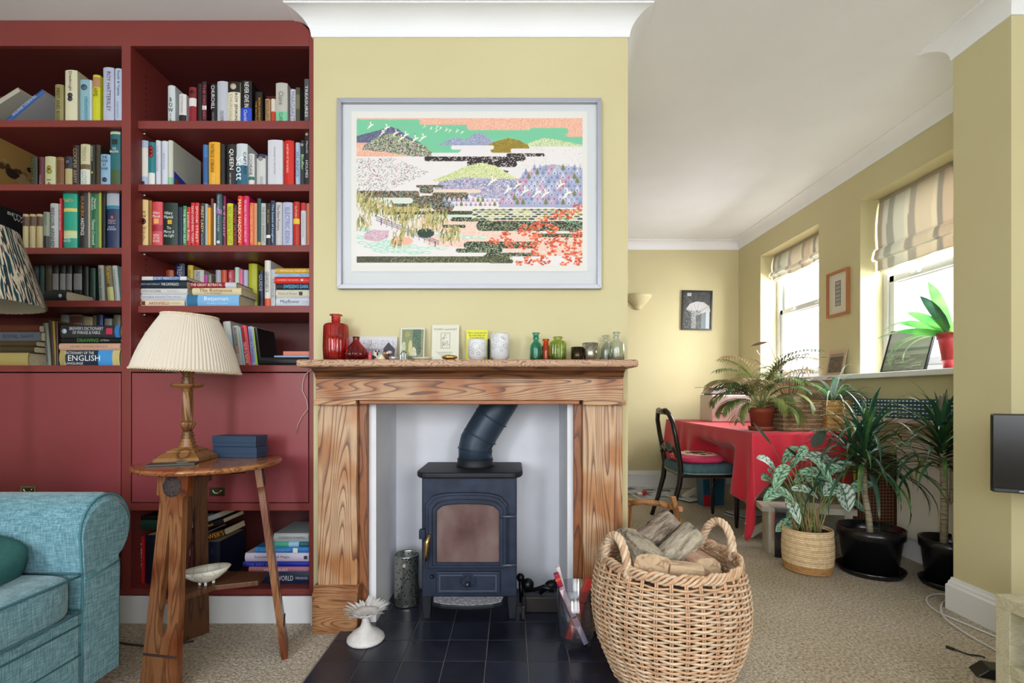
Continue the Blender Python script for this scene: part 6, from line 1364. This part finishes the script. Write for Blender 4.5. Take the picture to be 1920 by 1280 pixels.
# folded wooden stand behind the log basket
WS = wood('stand_wood', (170, 118, 70), (110, 66, 34), (8, 8, 2), 6, rough=.4); sd = 2.62
t = thing('wooden_folding_rack', 'honey-coloured folding wooden rack standing behind the log basket', 'rack', (0, 0, 0))
for x0_, x1_ in ((PX(1176, sd), PX(1272, sd)),):
    MB().tube([(x0_, sd+.02, PZ(947, sd)), (x0_+.08, sd, PZ(940, sd)), (x0_+.17, sd-.01, PZ(943, sd)), (x1_, sd-.02, PZ(953, sd))], [.014, .015, .015, .013], 8).build('top_rail', WS, t)
post = lambda xa, za, xb, zb, y: MB().box(-.012, .012, -.018, .018, 0, sqrt((xb-xa)**2+(zb-za)**2), T4((xa, y, za), (0, atan2(xb-xa, zb-za), 0)))
post(PX(1292, sd), 0.012, PX(1258, sd), PZ(928, sd), sd-.03).build('post', WS, t, bevel=.003)
post(PX(1170, sd), 0.005, PX(1184, sd), PZ(938, sd), sd+.03).build('post', WS, t, bevel=.003)
MB().tube([(PX(1176, sd), sd+.02, PZ(1002, sd)), (PX(1283, sd), sd-.02, PZ(1008, sd))], .012, 8).build('lower_rail', WS, t)
MB().box(PX(1266, sd), PX(1276, sd), sd-.035, sd-.01, PZ(956, sd), PZ(948, sd)).build('peg_end', M((190, 130, 96), .5), t)
# bench
BN = M((176, 170, 156), .65, vary=.12, scale=14, bmp=.15)
t = thing('low_bench', 'low grey-washed plank bench in front of the red cloth', 'bench', (1.84, 3.03, 0), (0, 0, radians(-13)))
MB().box(-.26, .27, -.075, .075, .262, .30).build('plank', BN, t, bevel=.003)
for x in (-.2, .225): MB().prism([(x-.02, 0), (x+.02, 0), (x+.022, .262), (x-.022, .262)], -.07, .07, 'y').build('leg', BN, t, bevel=.003)
MB().box(-.2, .22, -.01, .01, .08, .12).build('stretcher', BN, t)
# clear box bin
t = thing('clear_plastic_bin', 'translucent grey plastic bin between the red cloth and basket plant', 'bin', (PX(1463, 2.98), 2.98, .001), (0, 0, radians(-10)))
MB().ring([(-.05, -.05), (.05, -.05), (.05, .05), (-.05, .05)], [(-.046, -.046), (.046, -.046), (.046, .046), (-.046, .046)], 0, .30, 'z').box(-.05, .05, -.05, .05, 0, .004).build('bin_body', glass('bin_plastic', (206, 210, 222), .3, 1.15), t)
# bags and papers on the floor under the table
t = thing('magazine_pile', 'magazines lying under the dining chair', 'magazines', (1.93, 3.95, .001), (0, 0, .3))
for k, c in enumerate([(196, 196, 206), (60, 64, 76), (206, 206, 214)]): MB().box(-.14+.01*k, .14+.01*k, -.1, .1, .001+.008*k, .008+.008*k).build('magazine', M(c, .5), t)
t = thing('gift_bag', 'small blue and red gift bag under the table', 'bag', (1.80, 4.35, .001), (0, 0, .2)); MB().prism([(-.1, 0), (.1, 0), (.11, .24), (-.11, .24)], -.05, .05, 'y').build('bag_body', M((36, 84, 110), .4), t); MB().box(-.104, .0, -.0515, -.0505, .0, .1).build('red_panel', M((190, 36, 50), .4), t)
# cane panel
t = thing('cane_hamper', 'tall brown cane-panelled hamper against the right wall behind the dracaena', 'hamper', (2.325, 3.10, .001))
CM, nt, b = newmat('cane'); v = N(nt, 'ShaderNodeTexChecker', Scale=70.0); v.inputs['Color1'].default_value = lin((134, 88, 56)); v.inputs['Color2'].default_value = lin((52, 34, 24)); nt.links.new(coords(nt, (1, 1, 1), (.0, pi/4, 0)), v.inputs['Vector']); nt.links.new(v.outputs['Color'], b.inputs['Base Color'])
MB().box(-.092, .092, -.08, .08, .02, .60).build('cane_body', CM, t); MB().box(-.1, .1, -.088, .088, .60, .62).build('lid', M((84, 54, 34), .5), t)
for x in (-.09, .09): MB().box(x-.008, x+.008, -.088, -.078, 0, .6).build('corner_post', M((84, 54, 34), .5), t)
# radiator with a shelf
t = thing('radiator', 'white panel radiator under the nearer dining window', 'radiator', (2.39, 2.78, 0))
MB().box(-.02, .02, -.30, .18, .14, .72).build('panel', M((224, 222, 208), .4), t, bevel=.006)
rs_ = MB().box(2.27, 2.428, 2.49, 3.30, .83, .855).build('radiator_shelf', M((222, 196, 188), .5), bevel=.003); tag(rs_, 'pale pink shelf on the right wall holding the polka dot box', 'shelf')
pb = thing('polka_dot_box', 'long navy box with white dots on the shelf beneath the window sill', 'box', (2.345, 2.86, .8555))
MB().box(-.055, .055, -.345, .37, 0, .115).build('box_body', M((24, 66, 92), .5), pb, bevel=.003)
dm = MB()
for r_k in range(5):
    for k in range(26): dm.box(-.0562, -.055, -.33+k*.0272, -.316+k*.0272, .012+r_k*.022, .019+r_k*.022)
for r_k in range(5):
    for k in range(4): dm.box(-.045+k*.026, -.031+k*.026, -.3462, -.345, .012+r_k*.022, .019+r_k*.022)
o = dm.build('dots', M((214, 224, 222), .5), pb); o['kind'] = 'stuff'

# ------------------------------------------------------------- things on the red cloth
ZT = TT+.003
t = thing('printer', 'small cream laser printer at the back of the red table', 'printer', (PX(1366, 4.45), 4.55, ZT), (0, 0, radians(-4)))
CRM = M((212, 206, 200), .5); 
MB().box(-.16, .19, -.15, .2, 0, .25).build('printer_body', CRM, t, bevel=.012, seg=3); MB().box(-.162, -.02, -.154, -.15, .05, .24).build('front_panel', M((196, 182, 178), .5), t, bevel=.004)
MB().box(-.12, -.05, -.157, -.153, .075, .084).build('paper_slot', M((50, 46, 46), .5), t); MB().prism([(-.16, .262), (.18, .262), (.18, .30), (-.1, .33)], -.12, .18, 'y').build('top_tray', M((190, 184, 180), .5), t, bevel=.004)
MB().box(-.13, .15, -.1, .16, .25, .262).build('neck', M((110, 104, 104), .5), t); MB().box(-.24, -.06, -.10, .10, .318, .322, T4((0, 0, 0), (0, radians(0), 0))).build('paper', M((222, 220, 220), .7), t)
TERRA = M((140, 62, 40), .6, vary=.08, scale=10); SOIL = M((62, 48, 40), .95, vary=.6, scale=60, bmp=1.0)
def pot(parent, r0, r1, h, mat, rim=.02, soil=True, n=40, saucer=None):
    MB().lathe([(0, 0), (r0, 0), (r0+(r1-r0)*.82, h-rim-.004), (r1+.004, h-rim), (r1+.007, h), (r1-.002, h), (r1-.006, h-rim), (r0-.004, .006), (0, .006)], n, (0, 0, .004 if saucer else 0)).build('pot', mat, parent)
    if soil: MB().lathe([(r1-.004, h-rim*.9), (r1*.5, h-rim*.6), (0, h-rim*.5)], n).build('soil', SOIL, parent)
    if saucer: MB().lathe([(0, 0), (saucer*.9, 0), (saucer, .03), (saucer-.004, .031), (saucer*.88, .004), (0, .004)], n).build('saucer', mat, parent)
# -- palm
pd = 3.42; pm_ = thing('potted_palm', 'bushy palm in a brown plastic pot at the front of the red table', 'potted plant', (PX(1425, pd), pd-.02, ZT))
pot(pm_, .062, .082, .155, TERRA, .035, saucer=.09)
def arc(az, el0, L, droop, n=12, start=(0, 0, 0), lim=None):
    p = Vector(start); el = el0; pts = [p.copy()]
    for i in range(n):
        p = p+Vector((cos(az)*cos(el), sin(az)*cos(el), sin(el)))*(L/n); el -= droop/n*(.4+1.2*i/n); pts.append(p.copy())
    return clampp(pts, *lim) if lim else pts
PL = [leafmat((86, 116, 62), (140, 150, 86)), leafmat((60, 96, 60), (110, 136, 76)), leafmat((150, 140, 92), (178, 156, 110)), leafmat((48, 80, 58), (90, 120, 86))]
def frond(parent, az, el, L, droop, start, mat, nl=16, ll=.125, wl=.014):
    pts = arc(az, el, L, droop, 14, start); st_ = MB().tube(pts, [.0035*(1-.7*i/14) for i in range(15)], 5).build('frond_stem', M((120, 130, 76), .5), parent)
    lf = MB()
    for k in range(nl):
        t = .32+.66*k/(nl-1); i = min(13, int(t*14)); p = pts[i]+(pts[i+1]-pts[i])*(t*14-i); tg = (pts[i+1]-pts[i]).normalized(); sd = tg.cross(Vector((0, 0, 1)))
        if sd.length < .01: sd = Vector((1, 0, 0))
        sd.normalize(); l = ll*(sin(pi*(.25+.65*k/(nl-1)))+.15)
        for s in (-1, 1):
            q = [p.copy()]; d = (tg*.75+sd*s*.8+Vector((0, 0, .12))).normalized()
            for j in range(5): q.append(q[-1]+d*(l/5)); d = (d+Vector((0, 0, -.22))).normalized()
            lf.blade(q, [wl*.3, wl*.9, wl, wl*.8, wl*.5, .001], fold=.12)
    lf.build('leaflets', mat, st_)
R.seed(11)
for k in range(22):
    az = 2*pi*k/22*1.0+R.uniform(-.2, .2); el = R.uniform(.95, 1.5)
    frond(pm_, az, el, .30+.30*(el-.9)/.6+R.uniform(-.04, .04), R.uniform(1.3, 2.3), (R.uniform(-.02, .02), R.uniform(-.02, .02), .14), PL[k % 4] if k % 5 else PL[2])
for az, el, L, dr in ((pi*.98, .9, .42, 2.4), (pi*1.1, .6, .40, 2.0), (pi*.8, 1.1, .46, 1.9), (-.5, .9, .4, 2.7), (-1.4, .8, .34, 2.6), (-2.75, .6, .32, 2.9), (2.9, .6, .34, 2.2), (-.9, .5, .32, 2.4), (.2, .8, .36, 2.2)): frond(pm_, az, el, L, dr, (0, 0, .15), PL[0])
# -- pale leaves on thin canes (behind the palm, against the window)
hd_ = 3.92; hp = thing('copper_leaf_plant', 'tall thin plant with coppery pink leaves standing behind the palm', 'potted plant', (PX(1478, hd_), hd_, ZT)); pot(hp, .06, .08, .13, M((120, 70, 56), .6), .03)
CL = [leafmat((128, 92, 84), (168, 130, 112), .12), leafmat((150, 120, 96), (176, 146, 96), .15), leafmat((92, 60, 58), (124, 88, 80), .1)]
for k in range(12):
    az = k*2.4; pts = arc(az, R.uniform(1.0, 1.4), R.uniform(.36, .56), R.uniform(.7, 1.5), 8, (0, 0, .12), (.12,)); s_ = MB().tube(pts, [.003*(1-.5*i/8) for i in range(9)], 5).build('stem', M((120, 80, 66), .6), hp)
    for j in range(4):
        p = pts[4+j]; a2 = az+R.uniform(-1.6, 1.6); q = arc(a2, R.uniform(-.3, .5), R.uniform(.09, .14), .9, 5, p, (.16,)); MB().blade(q, [.004, .02, .026, .024, .014, .001], fold=.1).build('leaf', CL[(k+j) % 3], s_)
for (px, py, dx, dz) in [(1440, 640, -.12, -.03), (1492, 614, .08, -.05), (1522, 640, .08, -.01), (1418, 655, .06, -.04), (1515, 668, .06, -.03), (1500, 655, .05, -.06)]:
    p = P(px, py, hd_)-Vector((hp.location.x, hp.location.y, ZT)); pts = [Vector((0, 0, .12)), Vector((p.x*.3, 0, p.z*.55)), Vector((p.x*.8, 0, p.z*.9)), p]
    s_ = MB().tube(pts, .002, 5).build('stem', M((120, 80, 66), .6), hp); q = [p+Vector((dx*i/5, .01*i, dz*i/5-.006*(i-2.5)**2*.1)) for i in range(6)]; MB().blade(q, [.003, .02, .027, .025, .016, .001], side=(0, .6, 1)).build('leaf', CL[R.randint(0, 2)], s_)
# -- woven box basket and round basket
def plait(name, label, x, y, w, dpt, h, mat, mat2, rz=0):
    t = thing(name, label, 'basket', (x, y, ZT), (0, 0, rz)); k = 0; z = .006
    MB().box(-w/2+.004, w/2-.004, -dpt/2+.004, dpt/2-.004, 0, .006).build('base', mat, t)
    while z < h:
        c = []; 
        for i in range(96):
            s = i/96*4; e = int(s); f_ = s-e
            cx = [(-w/2+w*f_, -dpt/2), (w/2, -dpt/2+dpt*f_), (w/2-w*f_, dpt/2), (-w/2, dpt/2-dpt*f_)][e]
            o = .003*sin(i*1.31*2+(pi if k % 2 else 0)); nx_, ny_ = [(0, -1), (1, 0), (0, 1), (-1, 0)][e]; c.append((cx[0]+nx_*o, cx[1]+ny_*o, z+.0015*sin(i*2.6)))
        MB().tube(c, .0062, 5, closed=True).build('weaver', mat2 if k % 3 == 1 else mat, t); z += .0105; k += 1
    return t
SG = M((138, 112, 84), .8, vary=.35, scale=50); SG2 = M((176, 152, 120), .8, vary=.3, scale=50); RF = M((198, 160, 98), .7, vary=.2, scale=40); RF2 = M((176, 134, 76), .7, vary=.2, scale=40)
plait('seagrass_basket', 'square brown seagrass basket beside the palm pot on the red table', PX(1488, 3.42), 3.42, .275, .22, .2, SG, SG2, radians(2))
plait('raffia_basket', 'golden raffia basket holding a strap-leaved plant on the red table', PX(1566, 3.38), 3.38, .25, .22, .215, RF, RF2, 0)
sp = thing('strap_leaved_plant', 'green and silver strap-leaved plant growing out of the raffia basket', 'potted plant', (PX(1562, 3.38), 3.38, ZT+.01)); pot(sp, .07, .09, .17, TERRA, .03)
SLm = [leafmat((60, 118, 60), (110, 160, 84), .35), leafmat((120, 150, 146), (160, 180, 170), .2), leafmat((70, 110, 78), (130, 160, 130), .25)]
for k in range(16):
    az = k*2.4; pts = arc(az, R.uniform(.85, 1.45), R.uniform(.26, .40), R.uniform(1.2, 2.4), 10, (0, 0, .16), (.09,)); MB().blade(pts, [.016, .03, .034, .034, .032, .03, .026, .022, .016, .009, .001], fold=.22).build('leaf', SLm[k % 3], sp)
SPM = leafmat((150, 176, 150), (196, 206, 190), .25)
for k in range(16):
    az = -1.3+R.uniform(-1.3, 1.6); pts = arc(az, R.uniform(.3, .9), R.uniform(.34, .62), R.uniform(1.2, 2.2), 10, (0, 0, .17), (.09,)); MB().blade(pts, [.006, .010, .010, .010, .009, .009, .008, .007, .005, .003, .001], fold=.2).build('leaf', SPM, sp)
# cards, books, faceted glass by the sill
def facet(x, y, r, label):
    t = thing('faceted_terrarium', label, 'terrarium', (x, y, ZT), (0, 0, radians(-60))); p8 = [(r*cos(pi/8+pi/4*i), r*.98+r*sin(pi/8+pi/4*i)) for i in range(8)]; p8i = [(.93*a, r*.98+(b-r*.98)*.93) for a, b in p8]
    MB().ring(p8, p8i, -.03, .03, 'y').build('frame', M((150, 130, 104), .4, .5), t); MB().prism(p8i, -.004, .004, 'y').build('glass_face', M((150, 138, 112), .25, vary=.2), t)
t = thing('faceted_mirror', 'small octagonal mirror beside the copper-leaved plant, below the sill', 'mirror', (2.33, 3.74, ZT+.10), (0, 0, radians(-55)))
def octo(t, r, zc=0):
    p8 = [(r*cos(pi/8+pi/4*i), r+r*sin(pi/8+pi/4*i)+zc) for i in range(8)]; p8i = [(.92*a, r+zc+(b-r-zc)*.92) for a, b in p8]
    MB().ring(p8, p8i, -.012, .012, 'y').build('frame', M((170, 158, 136), .35, .5), t); MB().prism(p8i, -.003, .003, 'y').build('mirror_face', M((148, 134, 108), .15, .4, vary=.2), t)
octo(t, .085); MB().box(-.03, .03, -.03, .03, -.10, .004).build('stand', M((170, 158, 136), .35), t)
t = thing('faceted_mirror', 'octagonal mirror leaning under the sill, left end of the dotted box', 'mirror', (2.345, 3.295, .8565), (0, 0, radians(-62))); octo(t, .088)
for k, (y, w, h, c, lab) in enumerate([(3.58, .13, .17, (40, 110, 150), 'bright blue greetings card standing below the sill'), (3.44, .10, .15, (214, 214, 220), 'white card with a red motif standing below the sill'), (3.84, .11, .13, (60, 66, 80), 'dark card tucked under the sill')]):
    t = thing('greetings_card', lab, 'card', (2.34-.012*k, y, ZT), (0, 0, -pi/2+.15)); MB().box(-w/2, w/2, 0, .003, 0, h+.05).build('card_stock', M(c, .5), t)
    MB().box(-w*.2, w*.2, -.001, 0, h*.3+.03, h*.6+.03).build('motif', M([(120, 190, 220), (150, 30, 40), (120, 130, 150)][k], .5), t)
t = thing('document_box', 'white box file on the table below the sill, behind the baskets', 'box', (2.22, 3.62, ZT)); MB().box(-.14, .1, -.16, .1, 0, .16).build('box_body', M((206, 200, 194), .6), t, bevel=.004)

# ------------------------------------------------------------- floor plants
CG = [(52, 104, 72), (196, 220, 196)]
def calathea_leaf(parent, pts, W, stem, pale=False):
    s_ = MB().tube(stem, [.0032]*(len(stem)-1)+[.002], 5).build('leaf_stalk', M((130, 140, 84), .5), parent)
    pts = [Vector(p) for p in pts]; n = len(pts); nc = 13; vs = []; cols = []; fx_ = R.uniform(-.6, .6)
    for i, p in enumerate(pts):
        t = i/(n-1); tg = (pts[min(i+1, n-1)]-pts[max(i-1, 0)]).normalized(); sd = tg.cross(Vector((0, 0, 1)))
        fv = Vector((fx_, -.75, .65)); sd = tg.cross(fv) if tg.cross(fv).length > .05 else sd
        sd.normalize(); up = sd.cross(tg); w = 1.25*W*(sin(pi*min(1, t*.97+.03))**.65)
        for j in range(nc):
            v = -1+2*j/(nc-1); vs.append(p+sd*v*w/2+up*(abs(v)*w*.12))
            q = (t*9-abs(v)*1.3) % 1; edge = abs(v) > .86
            c = (44, 96, 74) if (q < .40 or edge or abs(v) < .08) else ((212, 230, 218) if pale else (166, 206, 176)); cols.append(lin(c))
    fs = [(i*nc+j, i*nc+j+1, (i+1)*nc+j+1, (i+1)*nc+j) for i in range(n-1) for j in range(nc-1)]
    o = MB().add(vs, fs, True).build('leaf_blade', vcol(.4, .15), s_); at = o.data.color_attributes.new('col', 'FLOAT_COLOR', 'POINT'); at.data.foreach_set('color', [x for c in cols for x in c])
bx_, by_ = PX(1518, 2.72), 2.74
cal = thing('prayer_plant', 'prayer plant with herringbone striped leaves in a coiled straw basket', 'potted plant', (bx_, by_, .001))
k = 0; z = .007
STR = [M((224, 198, 160), .75, vary=.15, scale=60), M((208, 178, 136), .75, vary=.15, scale=60), M((180, 136, 84), .75, vary=.2, scale=60)]
while z < .235:
    r = .116+.010*sin(min(1, z/.2)*pi*.8); MB().tube([((r+.0012*sin(a*40+k))*cos(a), (r+.0012*sin(a*40+k))*sin(a), z+.0015*sin(a*2+k*.2)) for a in [2*pi*i/72 for i in range(72)]], .0062, 6, closed=True).build('coil', STR[2 if z < .05 else (1 if k % 3 == 0 else 0)], cal); z += .0108; k += 1
MB().lathe([(0, .004), (.112, .004), (.118, .1), (.113, .22), (.10, .2), (0, .19)], 32).build('inner_pot', SOIL, cal)
R.seed(5)
Lf = [(1418, 852, 1455, 885, .05, 1), (1437, 880, 1450, 905, .045, 1), (1490, 838, 1468, 868, .045, 0), (1500, 862, 1472, 885, .05, 0), (1425, 893, 1450, 912, .05, 0), (1452, 912, 1478, 872, .055, 0), (1575, 870, 1505, 856, .06, 1), (1590, 868, 1556, 888, .05, 1), (1662, 835, 1592, 858, .055, 1), (1535, 878, 1520, 860, .05, 0), (1540, 892, 1500, 887, .055, 0), (1548, 905, 1512, 900, .05, 0), (1538, 925, 1512, 900, .05, 0), (1645, 905, 1590, 922, .055, 0), (1583, 946, 1575, 908, .085, 1), (1540, 920, 1580, 912, .075, 1), (1598, 945, 1585, 940, .04, 0), (1515, 924, 1484, 917, .05, 1), (1480, 945, 1474, 932, .05, 1), (1465, 925, 1440, 918, .04, 0), (1454, 990, 1500, 985, .06, 0), (1475, 960, 1505, 945, .05, 0), (1440, 930, 1468, 925, .05, 0), (1580, 925, 1560, 905, .05, 0), (1503, 845, 1490, 870, .05, 0), (1515, 880, 1490, 905, .05, 0), (1560, 880, 1535, 900, .06, 0)]
for i, (tx, ty, bx2, by2, W, pale) in enumerate(Lf):
    d0 = by_+R.uniform(-.10, .08); d1 = d0+R.uniform(-.05, .03); O = Vector((bx_, by_, .001)); a = P(bx2, by2, d0)-O; b2 = P(tx, ty, d1)-O
    if (b2-a).length < .13: b2 = a+(b2-a).normalized()*.135+Vector((0, -.03, 0))
    up_ = Vector((0, 0, .025)); blade = [a+(b2-a)*t+up_*sin(pi*t)*.8-Vector((0, 0, .02))*t*t for t in [q/14 for q in range(15)]]
    root = Vector((R.uniform(-.06, .06), R.uniform(-.05, .05), .19)); st_ = [root+(a-root)*t+Vector((0, 0, .05*sin(pi*t))) for t in [q/7 for q in range(8)]]
    calathea_leaf(cal, blade, W, st_, pale)
for (px, py, px2, py2) in [(1412, 792, 1446, 832), (1522, 838, 1546, 808), (1474, 838, 1500, 858)]:
    a = P(px, py, by_)-Vector((bx_, by_, .001)); b2 = P(px2, py2, by_)-Vector((bx_, by_, .001)); w_l = .05 if px == 1522 else .016
    root = Vector((0, 0, .19)); s_ = MB().tube([root, (root+b2)/2+Vector((.02, 0, .03)), b2], .0018, 5).build('leaf_stalk', M((96, 70, 56), .5), cal); MB().blade([b2+(a-b2)*t for t in [q/6 for q in range(7)]], [w_l*.3, w_l, w_l*1.2, w_l*1.3, w_l*1.2, w_l*.8, .002], side=(.3, .3, 1), fold=.05).build('leaf_blade', leafmat((34, 50, 34), (44, 60, 40), .05), s_)
for k in range(22):
    a = R.uniform(0, 2*pi); p = Vector((.07*cos(a), .07*sin(a), .2)); MB().tube([p, p+Vector((R.uniform(-.05, .05), R.uniform(-.04, .04), R.uniform(.08, .2)))], .002, 4).build('dry_stalk', M((170, 140, 96), .7), cal)
# dracaenas
BPL = M((18, 19, 22), .25)
TRK = wood('cane_trunk', (180, 168, 142), (104, 90, 70), (4, 4, 60), 6, rough=.8)
DG = [leafmat((34, 74, 52), (54, 100, 66), .15), leafmat((28, 62, 50), (44, 84, 62), .15), leafmat((46, 86, 54), (84, 120, 60), .2), leafmat((150, 160, 50), (176, 180, 70), .3)]
def dracaena(label, x, y, r, h, trunk, crowns, seed, left_only=False, xmax=9):
    t = thing('dracaena', label, 'potted plant', (x, y, .001)); pot(t, r*.74, r-.01, h, BPL, .05, saucer=r*.99)
    R.seed(seed); MB().tube(trunk, [.017, .016, .015, .014, .012][:len(trunk)], 12).build('trunk', TRK, t)
    for (cx, cy, cz, n, z0, L) in crowns:
        for k in range(n):
            f = k/n; az = k*2.39996; zz = cz+z0*(1-f); el = radians(8+74*f**1.4*R.uniform(.8, 1.1)); ll = L*(1.25-.4*f)*R.uniform(.8, 1.1); dr = (2.3-1.5*f**1.5)*R.uniform(.8, 1.2)
            pts = arc(az, el, ll, dr, 11, (cx, cy, zz))
            pts = clampp(pts, xmax-.012-x, 2.255-y if x > 2.2 else -9)
            wd = .021*R.uniform(.7, 1.1); MB().blade(pts, [wd*.6, wd*.8, wd, wd, wd, wd*.95, wd*.9, wd*.8, wd*.65, wd*.45, wd*.25, .0006], fold=.14).build('leaf', DG[3] if (k == 3 or k == 11) else DG[k % 3], t)
    return t
X1, Y1 = 2.015, 2.70
tr1 = [(.0, 0, .21), (-.01, 0, .32), (-.03, 0, .43), (-.035, 0, .55), (-.03, 0, .70)]
dracaena('dracaena with a leaning cane trunk in the larger black pot', X1, Y1, .166, .25, tr1, [(-.03, 0, .70, 80, -.16, .42), (-.01, 0, .80, 30, -.05, .36), (-.085, .02, .68, 34, -.1, .34)], 3, xmax=XR)
X2, Y2 = 2.283, 2.50
tr2 = [(-.035, 0, .2), (-.03, 0, .42), (-.035, 0, .6), (-.04, 0, .75), (-.045, 0, .86)]
d2 = dracaena('dracaena with cut cane tops in the black pot beside the pier', X2, Y2, .135, .24, tr2, [(-.04, 0, .78, 80, -.17, .38), (-.04, 0, .86, 18, -.05, .26)], 9, xmax=XR)
for dx in (0, -.022): MB().tube([(-.03+dx, 0, .70), (-.03+dx, -.005, 1.0-.01*(dx != 0))], .010, 10).build('cut_cane', M((96, 88, 74), .6, vary=.2, scale=40), d2)
MB().tube([(.03, 0, .21), (.03, 0, .30)], .005, 6).build('twig', M((120, 84, 60), .7), d2); MB().tube([(-.035, 0, .42), (.005, 0, .44), (.01, 0, .52), (.008, 0, .66)], [.011, .011, .01, .009], 8).build('side_branch', TRK, d2)
# orchid on the sill
t = thing('potted_orchid', 'thick-leaved plant in a tapered red pot on the window sill by the pier', 'potted plant', (2.455, 2.69, 1.1405)); RP = M((176, 52, 58), .45)
MB().lathe([(0, 0), (.03, 0), (.034, .045), (.04, .047), (.04, .052), (.036, .055), (.052, .165), (.058, .167), (.06, .20), (.055, .20), (.052, .17), (.03, .06), (0, .06)], 32).build('pot', RP, t)
OG = leafmat((70, 150, 70), (110, 180, 90), .4); OD = leafmat((30, 70, 60), (60, 110, 80), .15)
for az, el, L, dr, w, m_l in ((2.3, 1.36, .33, .25, .055, OG), (2.4, 1.2, .27, .4, .052, OD), (2.5, .85, .24, .6, .05, OG), (2.3, .55, .25, .5, .045, OG), (2.6, .25, .24, .3, .04, OG), (1.3, 1.2, .2, .5, .05, OG), (-1.5, 1.0, .2, .8, .05, OG)):
    MB().blade(arc(az, el, L, dr, 10, (0, 0, .19)), [w*.4, w*.6, w*.75, w*.9, w, w, w, w*.9, w*.75, w*.45, .002], side=(.74, -.67, .25), fold=.12).build('leaf', m_l, t)
for az, el, L, dr in ((1.9, .7, .40, 1.6), (2.2, .35, .36, 1.0), (2.1, .2, .38, 2.2), (2.25, .25, .40, 2.5), (1.95, .15, .33, 2.2)): MB().blade(arc(az, el, L, dr, 12, (0, 0, .19)), [.010]*11+[.006, .001], side=(.2, -.3, .9), fold=.15).build('thin_leaf', leafmat((90, 130, 84), (130, 150, 110), .2), t)

# ------------------------------------------------------------- television, unit, cables at the right edge
TVM = M((10, 11, 13), .18); tvx, tvy = 1.79, 1.79
t = thing('television', 'small black flat television seen edge-on at the right of the frame', 'television', (tvx, tvy, .635), (0, 0, radians(-28)))
MB().box(0, .52, -.012, .02, .0, .29).build('casing', M((34, 36, 40), .4), t, bevel=.004); MB().box(-.004, .5, -.02, -.011, .016, .287).build('screen', TVM, t, bevel=.002)
MB().box(.2, .32, .02, .16, .1, .2).build('wall_bracket', M((40, 42, 46), .5), t); MB().box(.07, .1, -.0132, -.012, .006, .011).build('maker_badge', M((160, 164, 172), .4), t)
BCH = wood('birch_veneer', (206, 200, 172), (192, 184, 152), (3, 14, 14), 6, rough=.45)
cu_ = thing('media_unit', 'pale birch open cube unit in the bottom right corner', 'cabinet', (1.45, .40, 0))
def bx4(n, *a): return MB().box(*a).build(n, BCH, cu_, bevel=.002)
Ltot = 1.04
bx4('top', 0, .40, 0, Ltot, .362, .40); bx4('bottom', 0, .40, 0, Ltot, .01, .05)
for y in (0, .48, Ltot-.042): bx4('upright', 0, .40, y, y+.042, .05, .362)
bx4('shelf', .0, .40, .042, Ltot-.042, .175, .207); bx4('back_panel', .39, .40, .042, Ltot-.042, .05, .362)
t = thing('games_controller', 'black handset lying in the open cube of the birch unit', 'controller', (1.49, 1.30, .208)); MB().ball((0, 0, .018), 1, 16, 8, (.03, .05, .018), .6).build('body', M((18, 18, 20), .3), t)
t = thing('black_console_box', 'black box standing at the back of the open cube', 'box', (1.60, 1.27, .208)); MB().box(-.05, .05, -.08, .06, 0, .09).build('body', M((16, 16, 18), .3), t, bevel=.004)
# adaptor and cables on the carpet
t = thing('power_adaptor', 'black plug adaptor lying on the carpet beside the birch unit', 'adaptor', (1.70, 1.70, .001), (0, 0, radians(-25))); MB().prism([(-.055, 0), (.07, 0), (.07, .035), (-.02, .035)], -.035, .035, 'y').build('body', M((20, 21, 24), .35), t, bevel=.004)
def gp(px, py, z=.005): d = (EYE-z)*FPX/(py-740); return (PX(px, d), d, z)
def smooth(pts, n=8):
    P_ = [Vector(p) for p in pts]; o = []
    for i in range(len(P_)-1):
        p0, p1, p2, p3 = P_[max(i-1, 0)], P_[i], P_[i+1], P_[min(i+2, len(P_)-1)]
        for k in range(n):
            t = k/n; o.append(.5*((2*p1)+(-p0+p2)*t+(2*p0-5*p1+4*p2-p3)*t*t+(-p0+3*p1-3*p2+p3)*t**3))
    return o+[P_[-1]]
tag(MB().tube(smooth([gp(1658+120, 1213), gp(1790, 1217), gp(1815, 1226), gp(1836, 1229), gp(1846, 1232, .012)]), .0028, 6).tube([gp(1774, 1212), gp(1790, 1217)], .006, 8).build('power_lead', M((24, 24, 28), .4)), 'short black lead running to the black adaptor on the carpet', 'cable')
WC = M((214, 212, 214), .4)
tag(MB().tube(smooth([gp(1790, 1118), gp(1760, 1113), gp(1738, 1120), gp(1742, 1134), gp(1765, 1150), gp(1800, 1165), gp(1840, 1182), gp(1880, 1198), gp(1930, 1215)]), .0042, 6).build('white_cable', WC), 'white cable making the wider loop over the carpet by the pier', 'cable')
tag(MB().tube(smooth([gp(1800, 1124, .005), gp(1775, 1125, .005), gp(1764, 1136, .014), gp(1770, 1156, .014), gp(1800, 1180, .006), gp(1840, 1204, .005), gp(1900, 1236, .005)]), .0042, 6).build('white_cable', WC), 'white cable making the tighter inner loop over the carpet by the pier', 'cable')
flush_text()
